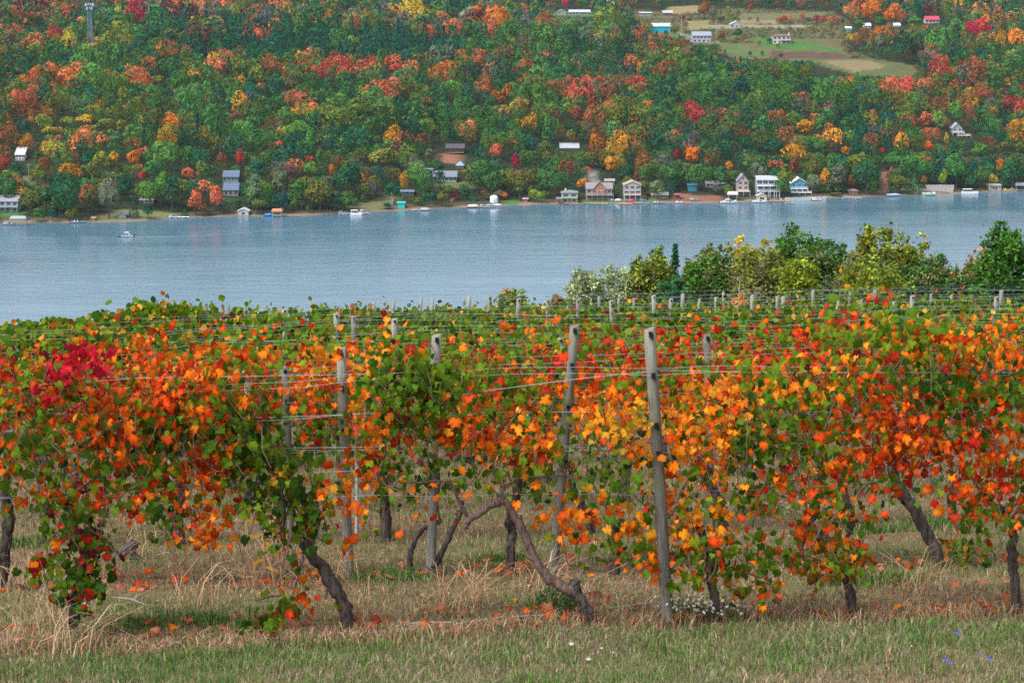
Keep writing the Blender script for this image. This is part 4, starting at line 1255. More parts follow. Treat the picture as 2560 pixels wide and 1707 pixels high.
# single trees that stand out, photograph pixels: X, Y of the crown middle, width, height, kind, colour
SPEC = [
    (490, 502, 46, 80, 'round', 'coral'), (553, 497, 0, 0, '', ''), (540, 500, 44, 80, 'tall', 'coral'), (494, 490, 34, 55, 'round', 'rust'), (172, 490, 74, 110, 'round', 'dark green'), (272, 485, 60, 110, 'tall', 'sage'), (95, 440, 60, 70, 'round', 'olive'), (80, 500, 70, 70, 'round', 'olive'),
    (20, 480, 60, 80, 'round', 'green'), (10, 410, 36, 40, 'round', 'red'), (110, 415, 36, 55, 'round', 'rust'), (40, 410, 40, 50, 'pine', 'dark green'), (75, 420, 1, 1, '', ''), (360, 440, 34, 36, 'round', 'red'), (375, 480, 60, 70, 'round', 'bright green'), (335, 520, 34, 46, 'conifer', 'blue green'),
    (230, 500, 50, 70, 'round', 'olive'), (310, 470, 50, 60, 'round', 'dark green'), (230, 425, 60, 60, 'round', 'olive'), (265, 410, 50, 50, 'round', 'olive'), (285, 395, 36, 40, 'round', 'gold'), (335, 395, 44, 50, 'round', 'orange'), (430, 480, 60, 90, 'pine', 'dark green'), (470, 435, 40, 36, 'round', 'coral'), (600, 395, 26, 60, 'tall', 'red'),
    (525, 430, 46, 50, 'round', 'green'), (640, 480, 60, 100, 'pine', 'sage'), (650, 510, 60, 50, 'round', 'olive'), (700, 455, 60, 80, 'open', 'sage'), (645, 430, 60, 60, 'pine', 'blue green'), (775, 402, 34, 36, 'round', 'red'), (775, 425, 50, 50, 'round', 'bright green'), (830, 425, 18, 40, 'tall', 'orange'), (800, 490, 80, 84, 'round', 'olive'),
    (755, 480, 50, 80, 'open', 'green'), (870, 450, 80, 90, 'round', 'dark green'), (910, 475, 44, 46, 'round', 'yellow green'), (935, 470, 30, 60, 'open', 'grey'), (960, 395, 92, 60, 'round', 'yellow green'), (985, 480, 60, 60, 'round', 'dark green'), (1010, 452, 26, 50, 'tall', 'gold'), (1060, 455, 60, 80, 'round', 'green'), (1070, 385, 30, 40, 'open', 'sage'),
    (1100, 440, 40, 74, 'pine', 'dark green'), (1105, 495, 50, 46, 'round', 'olive'), (1137, 485, 34, 26, 'round', 'maroon'), (1195, 440, 80, 80, 'round', 'green'), (1230, 455, 60, 70, 'round', 'green'), (1240, 380, 40, 50, 'round', 'coral'), (1165, 480, 36, 34, 'round', 'dark green'), (1290, 405, 24, 50, 'tall', 'crimson'), (1300, 462, 36, 76, 'pine', 'olive'),
    (1340, 490, 46, 40, 'round', 'yellow green'), (1260, 488, 26, 20, 'round', 'orange'), (1385, 455, 80, 70, 'round', 'green'), (1355, 445, 50, 60, 'round', 'bright green'), (1330, 400, 60, 60, 'round', 'green'), (1455, 460, 36, 36, 'round', 'gold'), (1530, 412, 56, 60, 'round', 'gold'), (1475, 400, 50, 50, 'round', 'olive'), (1570, 430, 40, 40, 'round', 'dark green'),
    (1590, 440, 14, 36, 'tall', 'rust'), (1644, 470, 58, 50, 'round', 'sage'), (1680, 430, 90, 76, 'round', 'green'), (1745, 440, 70, 70, 'round', 'green'), (1730, 388, 54, 60, 'round', 'orange'), (1692, 388, 20, 34, 'round', 'crimson'), (1800, 440, 56, 70, 'round', 'green'), (1823, 415, 26, 34, 'round', 'gold'), (1895, 430, 46, 60, 'round', 'sage'), (1850, 400, 20, 90, 'conifer', 'blue green'),
    (1958, 445, 64, 84, 'round', 'olive'), (1952, 470, 46, 54, 'round', 'green'), (1985, 415, 32, 56, 'tall', 'red'), (2035, 420, 50, 80, 'open', 'olive'), (2035, 455, 44, 50, 'round', 'sage'), (2062, 445, 30, 66, 'tall', 'gold'), (2095, 440, 60, 80, 'open', 'sage'), (2130, 452, 26, 44, 'tall', 'rust'), (2010, 318, 62, 46, 'round', 'gold'), (2113, 378, 30, 26, 'round', 'gold'), (2165, 440, 80, 90, 'round', 'dark green'),
    (2180, 465, 36, 50, 'tall', 'bright green'), (2245, 460, 60, 46, 'round', 'olive'), (2230, 400, 80, 50, 'round', 'green'), (2280, 420, 80, 80, 'round', 'green'), (2205, 378, 22, 26, 'round', 'red'), (2320, 365, 36, 36, 'round', 'orange'), (2357, 445, 34, 54, 'round', 'yellow green'), (2310, 450, 22, 30, 'round', 'yellow'), (2390, 420, 80, 90, 'round', 'green'), (2450, 375, 60, 50, 'round', 'bright green'),
    (2365, 347, 16, 36, 'tall', 'yellow'), (2500, 415, 20, 50, 'tall', 'orange'), (2482, 450, 26, 36, 'round', 'yellow'), (2530, 430, 70, 80, 'round', 'dark green'), (2505, 370, 46, 40, 'round', 'olive'), (2450, 440, 60, 60, 'round', 'green'), (2090, 490, 40, 20, 'round', 'olive'), (2425, 460, 40, 50, 'round', 'dark green'), (2550, 370, 40, 40, 'round', 'olive'), (2050, 365, 60, 50, 'round', 'green'), (1935, 370, 70, 50, 'round', 'dark green'),
    (1705, 45, 16, 24, 'round', 'crimson'), (1760, 24, 38, 44, 'round', 'rust'), (1782, 30, 26, 40, 'tall', 'sage'), (1820, 26, 12, 26, 'tall', 'yellow green'), (1845, 30, 14, 16, 'conifer', 'dark green'), (1877, 20, 14, 24, 'round', 'crimson'), (1894, 48, 10, 14, 'conifer', 'dark green'), (1804, 48, 20, 18, 'round', 'dark green'), (1804, 90, 24, 28, 'round', 'brown'),
    (1842, 84, 36, 28, 'round', 'dark green'), (1924, 97, 22, 22, 'pine', 'dark green'), (1875, 135, 14, 14, 'round', 'dark green'), (1905, 133, 14, 14, 'round', 'dark green'), (1952, 140, 14, 14, 'round', 'dark green'), (1812, 132, 18, 18, 'conifer', 'dark green'), (1945, 115, 12, 12, 'round', 'brown'), (1898, 108, 12, 14, 'round', 'rust'), (1665, 83, 12, 16, 'round', 'blue green'), (1688, 76, 20, 18, 'round', 'olive'), (1622, 68, 30, 24, 'round', 'yellow green'),
    (1947, 52, 20, 18, 'round', 'rust'), (1960, 48, 18, 22, 'round', 'red'), (1975, 46, 18, 26, 'round', 'coral'), (2003, 44, 20, 26, 'round', 'coral'), (2022, 52, 20, 18, 'round', 'dark green'), (2040, 48, 20, 24, 'round', 'crimson'), (2058, 50, 20, 24, 'round', 'red'), (2078, 50, 20, 24, 'round', 'coral'), (2093, 52, 16, 22, 'round', 'red'), (2106, 54, 12, 20, 'tall', 'dark green'),
    (2148, 62, 30, 22, 'round', 'green'), (2200, 54, 40, 28, 'round', 'green'), (2285, 52, 50, 28, 'round', 'bright green'), (2200, 105, 50, 40, 'open', 'sage'), (2160, 85, 30, 40, 'round', 'rust'), (2145, 105, 24, 34, 'round', 'rust'),
    (170, 305, 50, 30, 'round', 'yellow green'), (215, 300, 60, 34, 'round', 'yellow'), (265, 310, 56, 34, 'round', 'yellow green'), (305, 315, 40, 44, 'round', 'yellow green'), (125, 325, 50, 30, 'round', 'yellow'),
    (395, 200, 40, 30, 'round', 'yellow green'), (60, 318, 46, 46, 'round', 'dark green'), (1255, 252, 36, 30, 'round', 'rust'), (1440, 285, 40, 50, 'round', 'rust'), (2310, 300, 50, 50, 'round', 'coral'),
]
SPEC = [s for s in SPEC if s[2] > 2]
KN = {'round': 'broad tree', 'open': 'loose crowned tree', 'tall': 'slim tree', 'conifer': 'spruce', 'pine': 'pine'}
INSTCOL = {}


def obj_mesh(kind, k, n=520, size=.052):
    key = (kind, k)
    if key not in INSTCOL:
        q = crown_quads('round' if kind == 'tall' else kind, n, 200 + k * 7 + len(kind), size)
        V = q.reshape(-1, 3)
        F = np.arange(len(V)).reshape(-1, 4)
        r = np.random.default_rng(k)
        b = r.lognormal(0, .17, len(F))
        c = np.stack([b * r.uniform(.85, 1.2, len(F)), b, b * r.uniform(.8, 1.2, len(F))], 1)
        INSTCOL[key] = np_mesh('crown', V, [F], M_TREE_OBJ, {'Col': np.repeat(c, 4, 0)})
    return INSTCOL[key]


def trunk_mesh():
    if 'trunk' not in INSTCOL:
        b = MB().tube([(0, 0, -.06), (.01, 0, .2), (-.01, .01, .45), (0, 0, .62)], [.022, .018, .012, .006], 6)
        for a in (0.3, 1.9, 3.4, 5.0):
            b.bar((0, 0, .3 + .04 * a), (.2 * math.cos(a), .2 * math.sin(a), .5 + .03 * a), .009, 4, .003)
        INSTCOL['trunk'] = b.mesh('trunk', M_TRUNK)
    return INSTCOL['trunk']


TREES = []      # individual trees: (pos, w, h, kind, colour, X, Yc)
rs = np.random.default_rng(5)
for (X, Yc, wp, hp, kd, c) in SPEC:
    ysh = np.interp(X, [q[0] for q in SHORE], [q[1] for q in SHORE])
    Yb = min(Yc + hp * .56, ysh - 4)
    p = hhit(X, Yb)
    d = (p - CAMP) @ FW
    TREES.append([p, wp * d / FPX * 1.08, (Yb - (Yc - hp * .5)) * d / FPX, kd, c, X, Yc])
nspec = len(TREES)
# the rest of the woods, on a jittered grid
pts = []
for (s0, s1, sp) in ((4, 60, 7.2), (60, 430, 7.9), (430, 700, 9.2), (700, 1010, 10.4)):
    for xg in np.arange(-560, 600, sp):
        for sg in np.arange(s0, s1, sp):
            pts.append((xg, sg, sp))
pts = np.array(pts)
pts[:, :2] += rs.uniform(-.45, .45, (len(pts), 2)) * pts[:, 2:3]
px_, ps_ = pts[:, 0], pts[:, 1]
py_ = shore_y(px_) + ps_
pz_ = hz(px_, py_)
Pw = np.stack([px_, py_, pz_], 1)
XX, YY, DD = proj(Pw)
ok = (XX > -90) & (XX < 2650)
for q in (CLEAR, CLEAR2, [(2003, 148), (2178, 144), (2306, 180), (2240, 195), (2130, 192), (2050, 170)]):
    ok &= ~inpoly(XX, YY, q)
for q, _ in SHORE_LAWN:
    ok &= ~inpoly(XX, YY, q)
ht = 13.8 * rs.lognormal(0, .24, len(pts))
ht[ps_ > 700] *= .9
wd_ = ht * rs.uniform(.64, .95, len(pts))
wp_ = wd_ * FPX / DD
hp_ = ht * FPX / DD
for (x0, x1, y0, y1, d) in CLEARRECT:
    hit_ = (XX + wp_ * .45 > x0) & (XX - wp_ * .45 < x1) & (YY - hp_ * .95 < y1) & (YY > y0) & (DD < d + 6)
    room = (YY - y1) / np.maximum(hp_, 1)
    ok &= ~(hit_ & (room < .16))
    f_ = np.where(hit_, np.clip(room, .16, 1), 1)
    ht, hp_, wd_, wp_ = ht * f_, hp_ * f_, wd_ * np.sqrt(f_) , wp_ * np.sqrt(f_)
for t in TREES:                                # leave the singled-out trees in view
    p, w_, h_ = t[0], t[1], t[2]
    d = (p - CAMP) @ FW
    m = FPX / d
    lim_ = t[6] + h_ * m * .25
    hit_ = (np.abs(XX - t[5]) < (w_ * m * .32 + wp_ * .35)) & (YY - hp_ < lim_) & (YY > t[6]) & (DD < d)
    room = (YY - lim_) / np.maximum(hp_, 1)
    ok &= ~(hit_ & (room < .2))
    f_ = np.where(hit_, np.clip(room, .2, 1), 1)
    ht, hp_, wd_, wp_ = ht * f_, hp_ * f_, wd_ * np.sqrt(f_), wp_ * np.sqrt(f_)
    ok &= ~((np.hypot(px_ - p[0], py_ - p[1])) < 2.6)
idx = np.nonzero(ok)[0]
# the largest of the rest become single trees too
vis = [i for i in idx if ps_[i] < 34 and 0 < XX[i] < 2560]
vis.sort(key=lambda i: ps_[i] + rs.random() * 10)
solo = set(vis[:max(0, 296 - nspec)])
recs = []
for i in idx:
    kd, c = species(XX[i], YY[i] - hp_[i] * .55, rs)
    if ps_[i] < 55 and c in ('coral', 'gold', 'crimson') and rs.random() < .5:
        c = 'olive'
    if i in solo:
        TREES.append([Pw[i], wd_[i], ht[i], kd, c, XX[i], YY[i] - hp_[i] * .55])
    else:
        recs.append((i, kd, c))
# one mass of woods behind them
VV, CC = [], []
for (i, kd, c) in recs:
    T = (KINDS_T if ps_[i] < 430 else KINDS_F)[kd]
    q = T[rs.integers(len(T))][:, [0, 1, 2]]
    a = rs.random() * 6.283
    ca, sa = math.cos(a), math.sin(a)
    w_, h_ = wd_[i], ht[i] * (1.12 if kd in ('conifer',) else 1.0)
    if kd == 'conifer':
        w_ *= .62
    x = (q[..., 0] * ca - q[..., 1] * sa) * w_ + px_[i]
    y = (q[..., 0] * sa + q[..., 1] * ca) * w_ + py_[i]
    z = q[..., 2] * h_ * .97 + pz_[i]
    VV.append(np.stack([x, y, z], -1).reshape(-1, 3))
    n = len(q)
    b = rs.lognormal(rs.normal(0, .21), .11, (n, 1))
    col = TCN[c][None] * b * rs.uniform(.92, 1.08, (n, 3)) * rs.uniform(.86, 1.14, (1, 3))
    if c in ('rust', 'coral', 'orange', 'olive', 'gold') and rs.random() < .45:      # turning trees: part still another colour
        o = TCN['olive' if c != 'olive' else 'rust']
        k = (q[:, :, 2].mean(1) < rs.uniform(.35, .6))[:, None]
        col = np.where(k, o[None] * b, col)
    CC.append(np.repeat(np.clip(col, 0, .85), 3, 0))
V = np.vstack(VV)
fo = link('forest', np_mesh('forest', V, [np.arange(len(V)).reshape(-1, 3)], M_TREE_ATT, {'Col': np.vstack(CC)}))
tag(fo, 'dense mixed autumn woods of green, rust and coral crowns covering the far hillside', 'forest', kind='stuff')
# brush of the open fields
bx = []
rb = np.random.default_rng(8)
tries = np.stack([rb.uniform(1545, 2330, 9000), rb.uniform(14, 208, 9000)], 1)
good = inpoly(tries[:, 0], tries[:, 1], CLEAR)
for q, _ in FIELDS:
    good &= ~inpoly(tries[:, 0], tries[:, 1], q)
for (x0, x1, y0, y1, d) in CLEARRECT:
    good &= ~((tries[:, 0] > x0) & (tries[:, 0] < x1) & (tries[:, 1] > y0 + 3) & (tries[:, 1] < y1 + 6))
VV, CC = [], []
for (X, Y) in tries[good][:2200]:
    p = hhit(X, Y)
    q = KINDS_F['round'][rb.integers(4)][::3]
    w_ = rb.uniform(1.4, 4.4)
    h_ = w_ * rb.uniform(.5, .8)
    VV.append((q * np.array([w_, w_, h_]) + p - np.array([0, 0, .2 * h_])).reshape(-1, 3))
    c = wpick({'olive': 4, 'green': 2, 'brown': 3, 'maroon': 1.2, 'rust': .7, 'sage': 2, 'dark green': 1}, rb.random())
    CC.append(np.repeat(TCN[c][None] * rb.lognormal(0, .3, (len(q), 1)), 4, 0))
V = np.vstack(VV)
bu = link('field_brush', np_mesh('field_brush', V, [np.arange(len(V)).reshape(-1, 4)], M_TREE_ATT, {'Col': np.vstack(CC)}))
tag(bu, 'low scattered olive and maroon brush in the open hilltop fields', 'brush', kind='stuff')


def describe(rec):
    p, w_, h_, kd, c, X, Y = rec
    best, bd = None, 1e9
    for (nm, lx, ly) in LANDMARK:
        dd = math.hypot(X - lx, (Y - ly) * 1.5)
        if dd < bd:
            best, bd = (nm, lx, ly), dd
    nm, lx, ly = best
    dx, dy = X - lx, Y - ly
    if abs(dx) > abs(dy) * 1.2:
        rel = ('close ' if abs(dx) < 70 else 'well ') + ('right of ' if dx > 0 else 'left of ')
    else:
        rel = 'uphill of ' if dy < 0 else 'downhill of '
    return c + ' ' + KN[kd] + ' ' + rel + nm


buck = {}
for k, t in enumerate(TREES):
    buck.setdefault(describe(t), []).append(k)
LAB = {}
ORD = ['first', 'second', 'third', 'fourth', 'fifth', 'sixth', 'seventh', 'eighth', 'ninth', 'tenth', 'eleventh', 'twelfth', 'thirteenth', 'fourteenth']
NUM = ['one', 'two', 'three', 'four', 'five', 'six', 'seven', 'eight', 'nine', 'ten', 'eleven', 'twelve', 'thirteen', 'fourteen']
for s, ks in buck.items():
    ks.sort(key=lambda k: TREES[k][5])
    for j, k in enumerate(ks):
        if len(ks) == 1:
            LAB[k] = s
        elif len(ks) == 2:
            LAB[k] = s + (', the left one of two' if j == 0 else ', the right one of two')
        else:
            LAB[k] = (s + ', %s from the left of %s' % (ORD[min(j, 13)], NUM[min(len(ks) - 1, 13)])) if len(s.split()) <= 10 else s + ', %s from left' % ORD[min(j, 13)]
for k, (p, w_, h_, kd, c, X, Y) in enumerate(TREES):
    r = empty('tree', p, LAB[k], 'tree', 'single trees of the far shore and hillside')
    r.rotation_euler = (0, 0, rs.random() * 6.28)
    o = link('crown', obj_mesh('open' if kd == 'round' and rs.random() < .45 else kd, int(rs.integers(4))), r)
    ww = w_ * (1.0 if kd != 'conifer' else .9)
    o.scale = (ww, ww, h_)
    cc = TCN[c] * rs.uniform(.85, 1.15, 3)
    o.color = (*[float(v) for v in cc], 1)
    o2 = link('trunk', trunk_mesh(), r)
    o2.scale = (h_, h_, h_)
# ------------------------------------------------------------------ vineyard
LC = {  # centre colour, rim colour
    'orange': [((0.776, 0.173, 0.0064), (0.650, 0.073, 0.0064)), ((0.819, 0.225, 0.0090), (0.693, 0.104, 0.0064)), ((0.693, 0.130, 0.0077), (0.483, 0.039, 0.0077)), ((0.755, 0.207, 0.0128), (0.300, 0.100, 0.0096))],
    'amber': [((0.820, 0.328, 0.0192), (0.798, 0.173, 0.0077)), ((0.820, 0.285, 0.0128), (0.734, 0.121, 0.0064)), ((0.755, 0.363, 0.0256), (0.776, 0.207, 0.0096)), ((0.577, 0.328, 0.0256), (0.776, 0.190, 0.0096))],
    'yellow': [((0.693, 0.415, 0.0320), (0.650, 0.294, 0.0192)), ((0.525, 0.380, 0.0320), (0.577, 0.259, 0.0192)), ((0.755, 0.432, 0.0448), (0.472, 0.346, 0.0320))],
    'flame': [((0.693, 0.078, 0.0077), (0.483, 0.019, 0.0077)), ((0.734, 0.112, 0.0077), (0.545, 0.026, 0.0077)), ((0.577, 0.052, 0.0077), (0.378, 0.011, 0.0077)), ((0.714, 0.130, 0.0077), (0.420, 0.017, 0.0077))],
    'red': [((0.504, 0.019, 0.0096), (0.300, 0.010, 0.0112)), ((0.420, 0.026, 0.0077), (0.220, 0.010, 0.0096)), ((0.577, 0.035, 0.0128), (0.300, 0.010, 0.0120))],
    'crimson': [((0.50, 0.012, 0.024), (0.40, 0.008, 0.020)), ((0.44, 0.010, 0.030), (0.34, 0.008, 0.020))],
    'maroon': [((0.110, 0.010, 0.0128), (0.070, 0.008, 0.0112)), ((0.160, 0.012, 0.0144), (0.060, 0.008, 0.0096))],
    'green': [((0.095, 0.195, 0.0100), (0.080, 0.160, 0.0080)), ((0.120, 0.205, 0.0100), (0.095, 0.165, 0.0080)), ((0.070, 0.165, 0.0100), (0.085, 0.155, 0.0080)), ((0.150, 0.215, 0.0110), (0.170, 0.150, 0.0100))],
    'dark': [((0.034, 0.110, 0.0080), (0.026, 0.085, 0.0080)), ((0.046, 0.125, 0.0080), (0.036, 0.095, 0.0080)), ((0.026, 0.085, 0.0100), (0.030, 0.075, 0.0080))],
    'lime': [((0.116, 0.216, 0.0096), (0.095, 0.173, 0.0080)), ((0.179, 0.248, 0.0120), (0.147, 0.194, 0.0096)), ((0.089, 0.184, 0.0096), (0.074, 0.151, 0.0080))],
    'blush': [((0.126, 0.184, 0.0112), (0.420, 0.052, 0.0077)), ((0.147, 0.173, 0.0112), (0.300, 0.030, 0.0120)), ((0.200, 0.200, 0.0144), (0.545, 0.112, 0.0077))],
}
CLS = list(LC)


def leaf_outline(r, full=True):
    if full:
        an = [0, 13, 27, 46, 60, 76, 97, 116, 138, 160, 176]
        ra = [1.08, .88, .68, .96, .84, .66, .86, .76, .72, .60, .18]
    else:
        an = [0, 25, 48, 76, 100, 150]
        ra = [1.0, .80, .94, .78, .85, .66]
    L = []
    if full:
        a2 = np.linspace(0, 176, 23)
        ra = np.interp(a2, an, ra) * (1 + .055 * np.where(np.arange(23) % 2, -1, 1))
        an = a2
        ra[-1] = .18
    sk = r.uniform(-.18, .18)
    for a, q in zip(an, ra):
        L.append((a, q * r.uniform(.94, 1.06)))
    if full:
        seq = L + [(-a, q * r.uniform(.92, 1.08)) for a, q in reversed(L[1:])]
    else:
        seq = L + [(180, .25)] + [(-a, q * r.uniform(.92, 1.08)) for a, q in reversed(L[1:])]
    return np.array([(math.sin(R_(a)) * q, math.cos(R_(a)) * q) for a, q in seq])


def leaf_geo(seed, full=True):
    """leaf blade with the stalk end at the origin, tip towards +Y, about 1 across; returns V,F list,edge,vein"""
    r = np.random.default_rng(seed)
    o = leaf_outline(r, full) * .52
    n = len(o)
    o = o * np.array([r.uniform(.8, 1.05), r.uniform(.9, 1.12)])
    c = np.array([0.0, 0.03])
    rings = [c[None], c + (o - c) * .55, o] if full else [c[None], o]
    V = np.vstack(rings)
    fold, curl, tw = r.uniform(.15, .95), r.uniform(.2, 1.7), r.uniform(-.9, .9)
    x, y = V[:, 0], V[:, 1]
    z = fold * np.abs(x) - curl * (x * x * .9 + y * y * .7) + tw * x * y * 1.5
    z = z + .05 * np.sin(x * 13 + seed) * np.cos(y * 11 + seed * 2) + .18 * r.normal() * x * np.abs(y)
    V = np.stack([x, y - o[n // 2][1], z - z[0] * 0], 1)
    F = []
    if full:
        F.append(np.array([(0, 1 + (i + 1) % n, 1 + i) for i in range(n)]))
        F.append(np.array([(1 + i, 1 + (i + 1) % n, 1 + n + (i + 1) % n, 1 + n + i) for i in range(n)]))
        e = np.concatenate([[0], np.full(n, .5), np.full(n, 1.0)])
        vb = np.zeros(n)
        for k in (0, 6, 12, n - 6, n - 12):
            vb[k] = 1
        ve = np.concatenate([[1], vb, vb])
    else:
        F.append(np.array([(0, 1 + (i + 1) % n, 1 + i) for i in range(n)]))
        e = np.concatenate([[0], np.full(n, 1.0)])
        ve = np.concatenate([[.6], np.zeros(n)])
    return V, F, e, ve


_lm = {}
NSHAPE = 7


def leaf_mesh(cls, k):
    key = (cls, k)
    if key not in _lm:
        V, F, e, ve = leaf_geo(300 + (k * 13 + CLS.index(cls) * 5) % 40, True)
        c1, c2 = LC[cls][k % len(LC[cls])]
        r = np.random.default_rng(k)
        j = r.uniform(.85, 1.15)
        _lm[key] = np_mesh('leaf', V, F, M_LEAF, {'Col': np.tile(np.array(c1) * j, (len(V), 1)), 'Col2': np.tile(np.array(c2) * j, (len(V), 1)), 'edge': e, 'vein': ve}, True)
    return _lm[key]


LOW = [leaf_geo(500 + k, False) for k in range(8)]


def tiny_geo(seed):
    r = np.random.default_rng(seed)
    o = np.array([(0, 1.02), (.48, .78), (.52, .30), (.20, 0), (-.20, 0), (-.52, .30), (-.48, .78)]) * r.uniform(.85, 1.12, (7, 2))
    V = np.column_stack([o[:, 0], o[:, 1], -.5 * o[:, 0] ** 2 * r.uniform(.2, 2) - .25 * o[:, 1] ** 2 * r.uniform(0, 2) + .2 * r.normal() * o[:, 0]])
    F = [np.array([(0, 6, 1), (1, 6, 5), (1, 5, 2), (2, 5, 4), (2, 4, 3)])]
    return V, F, np.array([1., .6, .9, .3, .3, .9, .6]), np.zeros(7)


TINY = [tiny_geo(700 + k) for k in range(10)]
MID = [leaf_geo(600 + k, True) for k in range(6)]


def leaf_frame(r, front=1.0):
    """orientation of a hanging leaf: columns x,y(tip),z(face)"""
    n = np.array([r.normal(0, .75), -r.uniform(.0, 1.0) * front + r.normal(0, .45), r.uniform(-.15, 1.0)])
    n /= np.linalg.norm(n)
    t = np.array([r.normal(0, .55), -r.uniform(-.1, .5) * front, -r.uniform(.3, 1.0)])
    t = t - n * (t @ n)
    t /= np.linalg.norm(t)
    x = np.cross(t, n)
    return np.stack([x, t, n], 1)


def leaves_joined(L, geos, name):
    """L list of (pos, frame, size, cls) -> one mesh"""
    V, F3, F4, C1, C2, E, Ve = [], [], [], [], [], [], []
    n = 0
    for (p, fr, s, c, j) in L:
        v, f, e, ve = geos[int(j * 997) % len(geos)]
        V.append(v @ fr.T * s + p)
        for q in f:
            (F3 if q.shape[1] == 3 else F4).append(q + n)
        c1, c2 = LC[c][int(j * 7919) % len(LC[c])]
        k = .72 + .56 * ((j * 131.7) % 1)
        C1.append(np.tile(np.array(c1) * k, (len(v), 1)))
        C2.append(np.tile(np.array(c2) * k, (len(v), 1)))
        E.append(e)
        Ve.append(ve)
        n += len(v)
    return np_mesh(name, np.vstack(V), [np.vstack(q) for q in (F3, F4) if q], M_LEAF, {'Col': np.minimum(np.vstack(C1), .85), 'Col2': np.minimum(np.vstack(C2), .85), 'edge': np.concatenate(E), 'vein': np.concatenate(Ve)}, True)


def add_leaf_objects(root, L):
    base = np.array(root.location)
    for (p, fr, s, c, j) in L:
        o = bpy.data.objects.new('leaf', leaf_mesh(c, int(j * 7919) % NSHAPE))
        o.parent = root
        o.rotation_mode = 'QUATERNION'
        o.rotation_quaternion = Matrix(fr.tolist()).to_quaternion()
        o.location = (float(p[0] - base[0]), float(p[1] - base[1]), float(p[2] - base[2]))
        o.scale = (s, s, s)
        COL.objects.link(o)


rv = np.random.default_rng(21)
# rows ----------------------------------------------------------------
ROW_Y0 = ghit(1280, 1568)[1]
ROW_DY = 2.62
ROW_S = 0.045


def row_y(k, x):
    return ROW_Y0 + ROW_DY * (k - 1) + ROW_S * x


def on_row(k, X, Y):
    """point of the photograph (full picture pixels) on the upright plane of row k"""
    r = ray(X, Y)
    # y = row_y(k, x)
    t = (row_y(k, 0)) / (r[1] - ROW_S * r[0])
    return CAMP + r * t


